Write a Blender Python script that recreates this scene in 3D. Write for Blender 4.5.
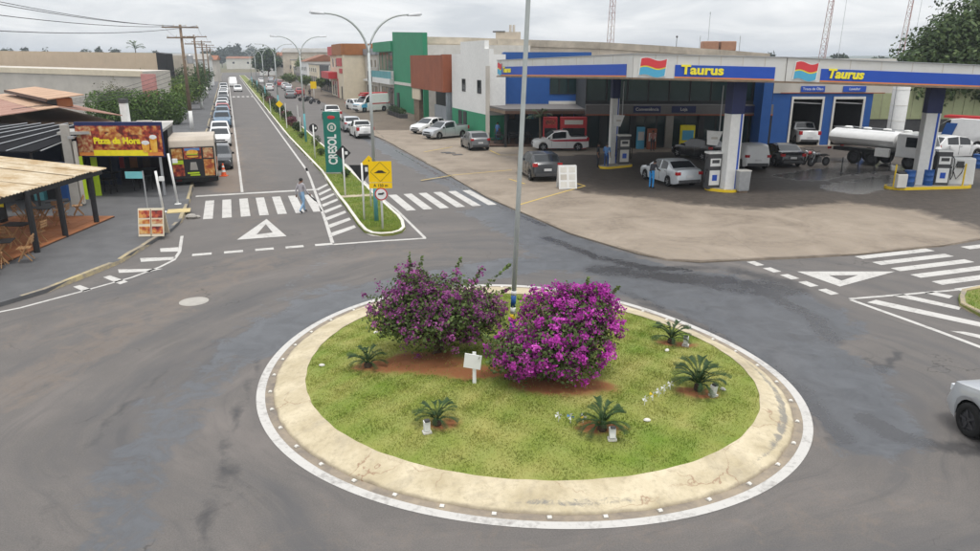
import bpy, bmesh, math, random
import numpy as np
from mathutils import Vector, Matrix, Euler

random.seed(7)
RNG = np.random.default_rng(7)
scene = bpy.context.scene
for o in list(bpy.data.objects):
    bpy.data.objects.remove(o, do_unlink=True)
COL = scene.collection
R = math.radians

# ------------------------------------------------------------------ camera
FPX, HORIZON, CAMH = 720.0, 58.5, 7.0
TILT = math.atan((275.5 - HORIZON) / FPX)
CT, ST = math.cos(TILT), math.sin(TILT)
cam_data = bpy.data.cameras.new('camera')
cam_data.sensor_width = 36.0
cam_data.lens = 36.0 * FPX / 980.0
cam_data.clip_start = 0.1
cam_data.clip_end = 9000.0
cam = bpy.data.objects.new('camera', cam_data)
cam.location = (0, 0, CAMH)
cam.rotation_euler = (R(90) - TILT, 0, 0)
COL.objects.link(cam)
scene.camera = cam

# ------------------------------------------------------------------ world: overcast sky over a Nishita base
SUN_EL, SUN_AZ = R(74), R(150)          # azimuth clockwise from +Y
world = bpy.data.worlds.new('World')
scene.world = world
world.use_nodes = True
wn, wl = world.node_tree.nodes, world.node_tree.links
wn.clear()
w_out = wn.new('ShaderNodeOutputWorld')
w_bg = wn.new('ShaderNodeBackground')
w_bg.inputs['Strength'].default_value = 0.1
w_sky = wn.new('ShaderNodeTexSky')
w_sky.sky_type = 'NISHITA'
w_sky.sun_disc = False
w_sky.sun_elevation = SUN_EL
w_sky.sun_rotation = SUN_AZ
w_tc = wn.new('ShaderNodeTexCoord')
w_sep = wn.new('ShaderNodeSeparateXYZ')
wl.new(w_tc.outputs['Generated'], w_sep.inputs[0])
w_add = wn.new('ShaderNodeMath'); w_add.operation = 'ADD'; w_add.inputs[1].default_value = 0.16
w_abs = wn.new('ShaderNodeMath'); w_abs.operation = 'ABSOLUTE'
wl.new(w_sep.outputs['Z'], w_abs.inputs[0]); wl.new(w_abs.outputs[0], w_add.inputs[0])
w_dx = wn.new('ShaderNodeMath'); w_dx.operation = 'DIVIDE'
w_dy = wn.new('ShaderNodeMath'); w_dy.operation = 'DIVIDE'
wl.new(w_sep.outputs['X'], w_dx.inputs[0]); wl.new(w_add.outputs[0], w_dx.inputs[1])
wl.new(w_sep.outputs['Y'], w_dy.inputs[0]); wl.new(w_add.outputs[0], w_dy.inputs[1])
w_cmb = wn.new('ShaderNodeCombineXYZ')
wl.new(w_dx.outputs[0], w_cmb.inputs[0]); wl.new(w_dy.outputs[0], w_cmb.inputs[1])
w_n1 = wn.new('ShaderNodeTexNoise'); w_n1.inputs['Scale'].default_value = 1.15
w_n1.inputs['Detail'].default_value = 7; w_n1.inputs['Roughness'].default_value = 0.55
w_n1.inputs['Distortion'].default_value = 0.6
wl.new(w_cmb.outputs[0], w_n1.inputs['Vector'])
w_ramp = wn.new('ShaderNodeValToRGB')
w_ramp.color_ramp.elements[0].position = 0.34; w_ramp.color_ramp.elements[0].color = (0.64, 0.67, 0.71, 1)
w_ramp.color_ramp.elements[1].position = 0.62; w_ramp.color_ramp.elements[1].color = (0.97, 0.975, 0.98, 1)
wl.new(w_n1.outputs['Fac'], w_ramp.inputs[0])
w_mul = wn.new('ShaderNodeVectorMath'); w_mul.operation = 'SCALE'; w_mul.inputs['Scale'].default_value = 9.0
wl.new(w_ramp.outputs[0], w_mul.inputs[0])
# overcast luminance law: brighter towards the zenith
w_zen = wn.new('ShaderNodeMath'); w_zen.operation = 'MULTIPLY_ADD'
w_zen.inputs[1].default_value = 0.8; w_zen.inputs[2].default_value = 0.90
wl.new(w_abs.outputs[0], w_zen.inputs[0])
w_mul2 = wn.new('ShaderNodeVectorMath'); w_mul2.operation = 'SCALE'
wl.new(w_mul.outputs[0], w_mul2.inputs[0]); wl.new(w_zen.outputs[0], w_mul2.inputs['Scale'])
w_mix = wn.new('ShaderNodeMix'); w_mix.data_type = 'RGBA'; w_mix.inputs['Factor'].default_value = 0.93
wl.new(w_sky.outputs[0], w_mix.inputs['A']); wl.new(w_mul2.outputs[0], w_mix.inputs['B'])
wl.new(w_mix.outputs['Result'], w_bg.inputs['Color'])
wl.new(w_bg.outputs[0], w_out.inputs[0])

# ------------------------------------------------------------------ sun behind thin cloud
sd = bpy.data.lights.new('sun', 'SUN')
sd.energy = 1.5
sd.angle = R(14)
sd.color = (1.0, 0.96, 0.9)
sun = bpy.data.objects.new('sun', sd)
sdir = Vector((math.sin(SUN_AZ) * math.cos(SUN_EL), math.cos(SUN_AZ) * math.cos(SUN_EL), math.sin(SUN_EL)))
sun.rotation_euler = sdir.to_track_quat('Z', 'Y').to_euler()
sun.location = sdir * 60
COL.objects.link(sun)

vs = scene.view_settings
vs.view_transform = 'Standard'; vs.look = 'None'; vs.gamma = 1.0
vs.exposure = 0.36
vs.use_curve_mapping = False
scene.render.resolution_x, scene.render.resolution_y = 1024, 576
scene.render.engine = 'CYCLES'

# ------------------------------------------------------------------ from a pixel of the photograph to the place
def g(x, y, z=0.0):
    """where the ray through pixel (x, y) meets the level z"""
    u = (x - 490) / FPX; v = (y - 275.5) / FPX
    t = (CAMH - z) / (ST + v * CT)
    return Vector((u * t, (CT - v * ST) * t, z))

def hgt(p, y):
    """height above p's ground point that shows at pixel row y"""
    v = (y - 275.5) / FPX
    return CAMH - p[1] * (ST + v * CT) / (CT - v * ST)

def xat(px, Y, z):
    return (px - 490) / FPX * (Y * CT + (CAMH - z) * ST)

SX, SY = -0.3315, 0.9435
STA = math.atan2(-SX, SY)                 # the avenue's frame: n across it, s along it
def W(n, s, z=0.0):
    return Vector((n * SY + s * SX, -n * SX + s * SY, z))
def NS(p):
    return (p[0] * SY - p[1] * SX, p[0] * SX + p[1] * SY)
AWAY = R(90) + STA                        # heading along the avenue, away from the camera

# ------------------------------------------------------------------ helpers
def tag(o, label=None, cat=None, group=None, kind=None):
    if label: o['label'] = label
    if cat: o['category'] = cat
    if group: o['group'] = group
    if kind: o['kind'] = kind
    return o

def thing(name, label, cat, loc=(0, 0, 0), rz=0.0, group=None):
    o = bpy.data.objects.new(name, None)
    o.empty_display_size = 0.3
    o.location = loc; o.rotation_euler = (0, 0, rz)
    COL.objects.link(o)
    return tag(o, label, cat, group)

def link(name, mesh, parent=None, loc=(0, 0, 0), rot=(0, 0, 0), scale=None):
    o = bpy.data.objects.new(name, mesh)
    o.location = loc; o.rotation_euler = rot
    if scale: o.scale = scale
    COL.objects.link(o)
    if parent: o.parent = parent
    return o

def copy_tree(o, parent=None):
    c = o.copy(); COL.objects.link(c); c.parent = parent
    for ch in list(o.children):
        copy_tree(ch, c)
    return c

class MB:
    """collects shapes that make up ONE mesh"""
    def __init__(self):
        self.v, self.f, self.mi, self.m = [], [], [], 0
    def add(self, verts, faces):
        b = len(self.v)
        self.v.extend([tuple(p) for p in verts])
        for f in faces:
            self.f.append(tuple(b + i for i in f)); self.mi.append(self.m)
        return self
    def box(self, c, s, rz=0.0, rx=0.0, ry=0.0, top=(1, 1)):
        hx, hy, hz = s[0] / 2, s[1] / 2, s[2] / 2
        m = Euler((rx, ry, rz)).to_matrix()
        vs_ = []
        for z in (-1, 1):
            k = top if z > 0 else (1, 1)
            for x, y in ((-1, -1), (1, -1), (1, 1), (-1, 1)):
                vs_.append(m @ Vector((x * hx * k[0], y * hy * k[1], z * hz)) + Vector(c))
        return self.add(vs_, [(3, 2, 1, 0), (4, 5, 6, 7), (0, 1, 5, 4), (1, 2, 6, 5), (2, 3, 7, 6), (3, 0, 4, 7)])
    def prism(self, pts, z0, z1):
        n = len(pts)
        a = sum(pts[i][0] * pts[(i + 1) % n][1] - pts[(i + 1) % n][0] * pts[i][1] for i in range(n))
        if a < 0: pts = pts[::-1]
        def zz(z, i): return z[i] if isinstance(z, (list, tuple)) else z
        vs_ = [(p[0], p[1], zz(z0, i)) for i, p in enumerate(pts)] + [(p[0], p[1], zz(z1, i)) for i, p in enumerate(pts)]
        fs = [tuple(range(n - 1, -1, -1)), tuple(range(n, 2 * n))]
        for i in range(n):
            j = (i + 1) % n
            fs.append((i, j, n + j, n + i))
        return self.add(vs_, fs)
    def extrude_y(self, prof, y0, y1):
        """profile in x-z, pushed along y"""
        n = len(prof)
        a = sum(prof[i][0] * prof[(i + 1) % n][1] - prof[(i + 1) % n][0] * prof[i][1] for i in range(n))
        if a < 0: prof = prof[::-1]
        vs_ = [(p[0], y0, p[1]) for p in prof] + [(p[0], y1, p[1]) for p in prof]
        fs = [tuple(range(n)), tuple(range(2 * n - 1, n - 1, -1))]
        for i in range(n):
            j = (i + 1) % n
            fs.append((j, i, n + i, n + j))
        return self.add(vs_, fs)
    def extrude_x(self, prof, x0, x1):
        """profile in y-z, pushed along x"""
        n = len(prof)
        a = sum(prof[i][0] * prof[(i + 1) % n][1] - prof[(i + 1) % n][0] * prof[i][1] for i in range(n))
        if a < 0: prof = prof[::-1]
        vs_ = [(x0, p[0], p[1]) for p in prof] + [(x1, p[0], p[1]) for p in prof]
        fs = [tuple(range(n - 1, -1, -1)), tuple(range(n, 2 * n))]
        for i in range(n):
            j = (i + 1) % n
            fs.append((i, j, n + j, n + i))
        return self.add(vs_, fs)
    def sheet(self, pts):
        return self.add(pts, [tuple(range(len(pts)))])
    def tube(self, path, r, n=8, caps=True):
        path = [Vector(p) for p in path]
        k = len(path)
        rr = list(r) if isinstance(r, (list, tuple)) else [r] * k
        vs_, fs = [], []
        up0 = Vector((0, 0, 1))
        for i, p in enumerate(path):
            d = (path[min(i + 1, k - 1)] - path[max(i - 1, 0)])
            if d.length < 1e-9: d = Vector((0, 0, 1))
            d.normalize()
            ref = up0 if abs(d.z) < 0.95 else Vector((1, 0, 0))
            a = d.cross(ref).normalized(); b = d.cross(a).normalized()
            for j in range(n):
                t = 2 * math.pi * j / n
                vs_.append(p + (a * math.cos(t) + b * math.sin(t)) * rr[i])
        for i in range(k - 1):
            for j in range(n):
                q = (j + 1) % n
                fs.append((i * n + j, (i + 1) * n + j, (i + 1) * n + q, i * n + q))
        if caps:
            fs.append(tuple(range(n)))
            fs.append(tuple((k - 1) * n + j for j in range(n - 1, -1, -1)))
        return self.add(vs_, fs)
    def cyl(self, p0, p1, r0, r1=None, n=12):
        return self.tube([p0, p1], [r0, r0 if r1 is None else r1], n)
    def lathe(self, prof, n=20, c=(0, 0, 0), axis='z', caps=True):
        """profile of (radius, height)"""
        vs_, fs = [], []
        k = len(prof)
        for r, z in prof:
            for j in range(n):
                t = 2 * math.pi * j / n
                p = (r * math.cos(t), r * math.sin(t), z)
                if axis == 'y': p = (p[0], z, p[1])
                if axis == 'x': p = (z, p[0], p[1])
                vs_.append((p[0] + c[0], p[1] + c[1], p[2] + c[2]))
        for i in range(k - 1):
            for j in range(n):
                q = (j + 1) % n
                f = (i * n + j, i * n + q, (i + 1) * n + q, (i + 1) * n + j)
                fs.append(f if axis != 'y' else f[::-1])
        if not caps: return self.add(vs_, fs)
        fs.append(tuple(range(n - 1, -1, -1)) if axis != 'y' else tuple(range(n)))
        e = tuple((k - 1) * n + j for j in range(n))
        fs.append(e if axis != 'y' else e[::-1])
        return self.add(vs_, fs)
    def ball(self, c, r, n=8):
        rx, ry, rz = r if isinstance(r, (list, tuple)) else (r, r, r)
        vs_, fs = [], []
        m = max(4, n // 2 + 1)
        for i in range(m + 1):
            a = math.pi * i / m
            for j in range(n):
                t = 2 * math.pi * j / n
                vs_.append((c[0] + rx * math.sin(a) * math.cos(t), c[1] + ry * math.sin(a) * math.sin(t), c[2] - rz * math.cos(a)))
        for i in range(m):
            for j in range(n):
                q = (j + 1) % n
                fs.append((i * n + j, i * n + q, (i + 1) * n + q, (i + 1) * n + j))
        return self.add(vs_, fs)
    def mesh(self, name, mats, smooth=False):
        me = bpy.data.meshes.new(name)
        me.from_pydata(self.v, [], self.f)
        if not isinstance(mats, (list, tuple)): mats = [mats]
        for m in mats: me.materials.append(m)
        if len(mats) > 1:
            me.polygons.foreach_set('material_index', self.mi)
        if smooth:
            me.polygons.foreach_set('use_smooth', [True] * len(me.polygons))
        me.update()
        return me
    def build(self, name, mats, parent=None, smooth=False, bevel=0.0, loc=(0, 0, 0), rz=0.0, seg=2, angle=40):
        o = link(name, self.mesh(name, mats, smooth), parent, loc, (0, 0, rz))
        if bevel:
            b = o.modifiers.new('bevel', 'BEVEL'); b.width = bevel; b.segments = seg
            b.limit_method = 'ANGLE'; b.angle_limit = R(35)
        if smooth == 'angle':
            o.data.set_sharp_from_angle(angle=R(angle))
        return o

def soup(name, V, F, mats, parent=None, cols=None, smooth=False, mi=None):
    """big mesh from numpy arrays; cols = per-vertex tint"""
    me = bpy.data.meshes.new(name)
    V = np.asarray(V, dtype=np.float32); F = np.asarray(F, dtype=np.int32)
    nv, nf, k = len(V), len(F), F.shape[1]
    me.vertices.add(nv); me.loops.add(nf * k); me.polygons.add(nf)
    me.vertices.foreach_set('co', V.ravel())
    me.loops.foreach_set('vertex_index', F.ravel())
    me.polygons.foreach_set('loop_start', np.arange(0, nf * k, k, dtype=np.int32))
    me.polygons.foreach_set('loop_total', np.full(nf, k, dtype=np.int32))
    if smooth: me.polygons.foreach_set('use_smooth', [True] * nf)
    for m in (mats if isinstance(mats, (list, tuple)) else [mats]): me.materials.append(m)
    if mi is not None: me.polygons.foreach_set('material_index', np.asarray(mi, dtype=np.int32))
    if cols is not None:
        a = me.color_attributes.new('tint', 'FLOAT_COLOR', 'POINT')
        c = np.ones((nv, 4), dtype=np.float32); c[:, :3] = cols
        a.data.foreach_set('color', c.ravel())
    me.update(calc_edges=True)
    me.validate()
    return link(name, me, parent)

# ------------------------------------------------------------------ materials
def _nt(name):
    m = bpy.data.materials.new(name); m.use_nodes = True
    nt = m.node_tree
    return m, nt, nt.nodes['Principled BSDF']

def mat(name, col, rough=0.75, var=0.12, scale=2.5, bump=0.0, bscale=30.0, metal=0.0, spec=0.4, col2=None,
        big=0.35, coat=0.0, alpha=None, thr=None):
    """procedural colour: two noises break up the base colour; optional second colour in patches; fine bump"""
    m, nt, bs = _nt(name)
    N, L = nt.nodes, nt.links
    geo = N.new('ShaderNodeNewGeometry')
    n1 = N.new('ShaderNodeTexNoise'); n1.inputs['Scale'].default_value = scale; n1.inputs['Detail'].default_value = 6
    n1.inputs['Roughness'].default_value = 0.65
    n2 = N.new('ShaderNodeTexNoise'); n2.inputs['Scale'].default_value = big; n2.inputs['Detail'].default_value = 4
    L.new(geo.outputs['Position'], n1.inputs['Vector']); L.new(geo.outputs['Position'], n2.inputs['Vector'])
    avg = N.new('ShaderNodeMath'); avg.operation = 'MULTIPLY_ADD'; avg.inputs[1].default_value = 0.6
    h = N.new('ShaderNodeMath'); h.operation = 'MULTIPLY'; h.inputs[1].default_value = 0.4
    L.new(n2.outputs['Fac'], h.inputs[0]); L.new(n1.outputs['Fac'], avg.inputs[0]); L.new(h.outputs[0], avg.inputs[2])
    ramp = N.new('ShaderNodeValToRGB')
    c = Vector(col[:3])
    lo, hi = c * (1 - var), c * (1 + var)
    if col2 is not None: lo, hi = c, Vector(col2[:3])
    t = thr if thr else (0.36, 0.64)
    ramp.color_ramp.elements[0].position = t[0]; ramp.color_ramp.elements[0].color = (*lo, 1)
    ramp.color_ramp.elements[1].position = t[1]; ramp.color_ramp.elements[1].color = (*hi, 1)
    L.new(avg.outputs[0], ramp.inputs[0])
    L.new(ramp.outputs[0], bs.inputs['Base Color'])
    bs.inputs['Roughness'].default_value = rough
    bs.inputs['Metallic'].default_value = metal
    bs.inputs['Specular IOR Level'].default_value = spec
    if coat: bs.inputs['Coat Weight'].default_value = coat; bs.inputs['Coat Roughness'].default_value = 0.08
    if bump:
        n3 = N.new('ShaderNodeTexNoise'); n3.inputs['Scale'].default_value = bscale; n3.inputs['Detail'].default_value = 3
        L.new(geo.outputs['Position'], n3.inputs['Vector'])
        b = N.new('ShaderNodeBump'); b.inputs['Strength'].default_value = bump; b.inputs['Distance'].default_value = 0.02
        L.new(n3.outputs['Fac'], b.inputs['Height']); L.new(b.outputs[0], bs.inputs['Normal'])
    if alpha is not None: bs.inputs['Alpha'].default_value = alpha
    return m

def leafmat(name, col, var=0.5, rough=0.6, trans=0.25):
    """foliage: per-leaf tint attribute times base colour, a little light through the leaf"""
    m, nt, bs = _nt(name)
    N, L = nt.nodes, nt.links
    at = N.new('ShaderNodeAttribute'); at.attribute_name = 'tint'
    mx = N.new('ShaderNodeMix'); mx.data_type = 'RGBA'; mx.blend_type = 'MULTIPLY'; mx.inputs['Factor'].default_value = 1.0
    mx.inputs['A'].default_value = (*col, 1)
    L.new(at.outputs['Color'], mx.inputs['B'])
    L.new(mx.outputs['Result'], bs.inputs['Base Color'])
    bs.inputs['Roughness'].default_value = rough
    bs.inputs['Specular IOR Level'].default_value = 0.25
    tr = N.new('ShaderNodeBsdfTranslucent'); L.new(mx.outputs['Result'], tr.inputs['Color'])
    ms = N.new('ShaderNodeMixShader'); ms.inputs[0].default_value = trans
    L.new(bs.outputs[0], ms.inputs[1]); L.new(tr.outputs[0], ms.inputs[2])
    L.new(ms.outputs[0], nt.nodes['Material Output'].inputs[0])
    return m

def paint(name, col, rough=0.28, metal=0.0):
    """car paint with road dust"""
    return mat(name, col, rough, 0.06, 3.0, metal=metal, spec=0.5, coat=0.5)

MT = {}
def M(k): return MT[k]
MT.update(
    white=mat('white_paint', (0.72, 0.72, 0.70), 0.6, 0.08, 4),
    offwhite=mat('off_white_plaster', (0.62, 0.60, 0.55), 0.8, 0.1, 1.5),
    cream=mat('cream_plaster', (0.66, 0.58, 0.44), 0.8, 0.08, 1.5),
    beige=mat('beige_parapet', (0.50, 0.44, 0.36), 0.85, 0.18, 0.8),
    tan=mat('tan_sheet_wall', (0.54, 0.43, 0.315), 0.8, 0.06, 1.0),
    greywall=mat('grey_wall', (0.50, 0.465, 0.41), 0.85, 0.1, 0.7),
    concrete=mat('concrete', (0.34, 0.32, 0.29), 0.85, 0.15, 2.0, bump=0.3),
    metalgrey=mat('galvanised_metal', (0.40, 0.41, 0.42), 0.45, 0.1, 5, metal=0.6),
    steel=mat('steel_sheet', (0.30, 0.33, 0.36), 0.5, 0.12, 1.5, metal=0.3),
    dark=mat('dark_paint', (0.02, 0.02, 0.022), 0.5, 0.2, 5),
    darkgrey=mat('dark_grey', (0.06, 0.06, 0.062), 0.6, 0.2, 4),
    black=mat('black_rubber', (0.014, 0.014, 0.014), 0.75, 0.2, 8, spec=0.2),
    glass=mat('tinted_glass', (0.012, 0.015, 0.018), 0.06, 0.1, 2, spec=0.6),
    shopglass=mat('shop_glass', (0.012, 0.03, 0.032), 0.08, 0.2, 1, spec=0.5),
    blue=mat('station_blue', (0.015, 0.085, 0.30), 0.5, 0.08, 2),
    bandblue=mat('fascia_blue', (0.016, 0.075, 0.42), 0.4, 0.05, 2),
    deepblue=mat('deep_blue', (0.012, 0.02, 0.09), 0.5, 0.15, 2),
    orange=mat('fascia_orange', (0.72, 0.24, 0.06), 0.5, 0.06, 2),
    yellow=mat('yellow_paint', (0.75, 0.52, 0.02), 0.5, 0.07, 4),
    signyellow=mat('sign_yellow', (0.85, 0.55, 0.0), 0.4, 0.03, 4),
    red=mat('red_paint', (0.48, 0.03, 0.035), 0.5, 0.1, 3),
    green=mat('green_facade', (0.025, 0.24, 0.12), 0.65, 0.08, 1.0),
    greenpanel=mat('totem_green', (0.012, 0.16, 0.12), 0.35, 0.06, 2),
    rust=mat('rust_cladding', (0.28, 0.085, 0.04), 0.75, 0.12, 0.7),
    orangeclad=mat('orange_brown_cladding', (0.32, 0.12, 0.035), 0.7, 0.14, 1.2),
    wood=mat('weathered_wood', (0.20, 0.145, 0.10), 0.85, 0.3, 3, bump=0.3),
    chairwood=mat('chair_wood', (0.36, 0.20, 0.09), 0.6, 0.25, 6),
    deck=mat('deck_wood', (0.09, 0.05, 0.035), 0.7, 0.25, 3),
    terracotta=mat('terracotta_tile', (0.36, 0.14, 0.055), 0.7, 0.18, 2, bump=0.15),
    skyblue=mat('light_blue', (0.08, 0.38, 0.58), 0.5, 0.05, 2),
    teal=mat('teal_paint', (0.10, 0.33, 0.36), 0.55, 0.1, 3),
    bark=mat('bark', (0.12, 0.085, 0.06), 0.9, 0.35, 6, bump=0.5),
    skin=mat('skin', (0.20, 0.105, 0.065), 0.6, 0.06, 8),
    hair=mat('black_hair', (0.012, 0.010, 0.009), 0.6, 0.2, 8),
    soil=mat('red_soil', (0.20, 0.075, 0.03), 0.95, 0.25, 5, bump=0.6, bscale=12),
)
MT['kerb'] = mat('worn_yellow_kerb', (0.24, 0.21, 0.175), 0.9, 0.2, 4, col2=(0.44, 0.36, 0.19), bump=0.5, thr=(0.42, 0.62))
MT['polegrey'] = mat('pale_pole_grey', (0.42, 0.45, 0.44), 0.5, 0.1, 3, metal=0.15)
MT['matteblack'] = mat('matte_black_cloth', (0.012, 0.012, 0.014), 0.95, 0.2, 2, spec=0.08)
MT['whitekerb'] = mat('whitewashed_kerb', (0.62, 0.59, 0.53), 0.85, 0.15, 4, bump=0.3)
# ================================================================== THE SETTING: ground, road, pavements, roundabout
def vnoise(x, y, seed=0.0):
    """cheap smooth noise for tints, about -1..1"""
    return (np.sin(x * 1.7 + 1.3 * np.sin(y * 1.1 + seed) + seed * 3.1) * np.cos(y * 1.9 + 1.1 * np.sin(x * 1.3 - seed))
            + 0.6 * np.sin(x * 4.1 + y * 2.7 + seed * 5.7 + 1.7 * np.sin(y * 2.9)) * np.cos(y * 3.7 - x * 1.9 + seed)
            + 0.4 * np.sin(x * 9.3 - y * 7.1 + seed + 2 * np.sin(x * 3))) / 2.0

# ---- earth sheet to the horizon, hills far behind the town
MT['earth'] = mat('earth', (0.16, 0.12, 0.07), 0.95, 0.2, 0.02, col2=(0.075, 0.10, 0.035), big=0.004, bump=0.2, bscale=2)
MT['farhill'] = mat('far_hill', (0.055, 0.075, 0.05), 0.95, 0.3, 0.03, big=0.006, col2=(0.10, 0.12, 0.07))
mb = MB(); mb.box((0, 1300, -0.55), (5100, 5100, 1.0))
tag(mb.build('ground', M('earth')), kind='structure')
def ridge(name, dist, x0, x1, hfun, depth, n=60):
    vs_, fs = [], []
    for i in range(n + 1):
        x = x0 + (x1 - x0) * i / n
        h = hfun(i / n, x)
        vs_ += [(x, dist - depth, -0.2), (x, dist - depth * 0.45, h * 0.7), (x, dist, h), (x, dist + depth, -0.2)]
    for i in range(n):
        for j in range(3):
            a = i * 4 + j
            fs.append((a, a + 4, a + 5, a + 1))
    m_ = MB(); m_.add(vs_, fs)
    return tag(m_.build(name, M('farhill'), smooth=True), kind='structure')
ridge('hills', 1900, -1900, 2600, lambda t, x: 13 + 6 * math.sin(t * 9) + 4 * math.sin(t * 31 + 1), 420)

# ---- asphalt with stains that have a shape of their own
STAINS = []     # (channel, pixel polyline, width in metres, strength)
def stain(ch, pts, w, k):
    STAINS.append((ch, [g(*p) for p in pts], w, k))
stain(0, [(255, 345), (300, 318), (345, 300), (420, 282), (500, 268), (560, 262), (620, 268)], 0.9, 0.95)
stain(0, [(380, 288), (450, 272), (520, 262)], 0.7, 0.8)
stain(0, [(352, 128), (388, 150), (430, 172), (475, 195), (520, 220)], 0.75, 1.0)
stain(0, [(500, 212), (545, 235), (600, 262), (660, 280), (720, 290)], 1.7, 0.95)
stain(0, [(580, 285), (640, 290), (700, 310), (750, 335), (800, 372), (835, 402), (860, 440)], 0.75, 0.95)
stain(0, [(650, 275), (720, 285), (780, 300), (815, 325)], 1.25, 1.0)
stain(2, [(600, 270), (680, 278), (760, 285), (790, 290)], 0.7, 0.8)
stain(2, [(735, 270), (790, 283)], 0.45, 0.8)
stain(2, [(545, 238), (600, 258), (650, 268), (710, 268)], 0.35, 0.8)
stain(2, [(620, 290), (700, 325), (770, 365), (820, 400)], 0.25, 0.55)
stain(2, [(395, 150), (440, 176), (485, 200), (545, 226)], 0.22, 0.7)
stain(2, [(868, 360), (882, 372), (900, 352)], 0.10, 0.9)
stain(2, [(868, 412), (905, 438), (975, 452)], 0.10, 0.8)
stain(2, [(20, 390), (110, 345), (190, 318), (250, 318)], 0.5, 0.35)
stain(2, [(30, 560), (62, 480), (110, 420), (170, 368), (240, 328), (300, 305)], 0.14, 0.55)
stain(2, [(205, 560), (212, 500), (228, 440), (250, 385), (262, 350)], 0.15, 0.62)
stain(2, [(228, 560), (232, 500), (246, 440)], 0.10, 0.5)
stain(0, [(110, 560), (135, 470), (180, 405), (250, 340), (330, 290)], 0.8, 0.55)
stain(0, [(150, 400), (240, 330), (320, 262), (330, 240)], 0.5, 0.4)
stain(1, [(0, 400), (90, 350), (200, 290), (260, 262)], 1.0, 0.55)
stain(1, [(255, 235), (262, 200), (246, 120)], 1.6, 0.42)
stain(1, [(228, 190), (229, 150), (227, 110)], 1.0, 0.95)
stain(2, [(868, 420), (895, 436), (940, 446), (990, 452)], 0.28, 0.9)
stain(0, [(820, 345), (850, 360), (880, 372)], 0.5, 0.7)
stain(2, [(640, 300), (720, 338), (800, 395), (840, 440)], 0.35, 0.75)
stain(2, [(700, 285), (770, 295), (815, 318), (832, 340)], 0.4, 0.7)
stain(0, [(700, 300), (790, 330), (850, 380), (880, 430)], 0.9, 0.8)
stain(1, [(360, 112), (400, 132), (440, 152), (500, 188)], 0.9, 0.9)
stain(1, [(545, 252), (560, 245), (600, 250)], 0.35, 0.5)
stain(1, [(430, 225), (520, 240), (560, 262)], 0.5, 0.4)
stain(1, [(770, 345), (800, 400), (812, 440)], 0.45, 0.55)
stain(1, [(60, 330), (250, 262), (420, 250)], 2.0, 0.4)
stain(1, [(300, 540), (520, 550), (760, 530), (900, 470)], 1.6, 0.3)
RC = Vector((0.68, 15.5, 0))      # centre of the roundabout
def seg_dist(x, y, pts):
    d = np.full(x.shape, 1e9)
    for a, b in zip(pts[:-1], pts[1:]):
        ax, ay, bx, by = a[0], a[1], b[0], b[1]
        L2 = (bx - ax) ** 2 + (by - ay) ** 2
        t = np.clip(((x - ax) * (bx - ax) + (y - ay) * (by - ay)) / L2, 0, 1)
        d = np.minimum(d, np.hypot(x - ax - t * (bx - ax), y - ay - t * (by - ay)))
    return d
def stain_fields(x, y):
    out = np.zeros((len(x), 3))
    for ch, pts, w, k in STAINS:
        ww = w * (1 + 0.35 * vnoise(x * 0.8, y * 0.8, ch + 1.0))
        out[:, ch] = np.maximum(out[:, ch], k * np.clip(1.5 - seg_dist(x, y, pts) / ww, 0, 1))
    # tyres polish two circulating tracks round the island
    r = np.hypot(x - RC.x, y - RC.y)
    tr = np.exp(-((r - 7.4) / 0.35) ** 2) + np.exp(-((r - 9.2) / 0.4) ** 2)
    out[:, 2] = np.maximum(out[:, 2], 0.22 * tr * (0.7 + 0.3 * vnoise(x * 0.3, y * 0.3, 2.0)))
    return np.clip(out, 0, 1)

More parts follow.
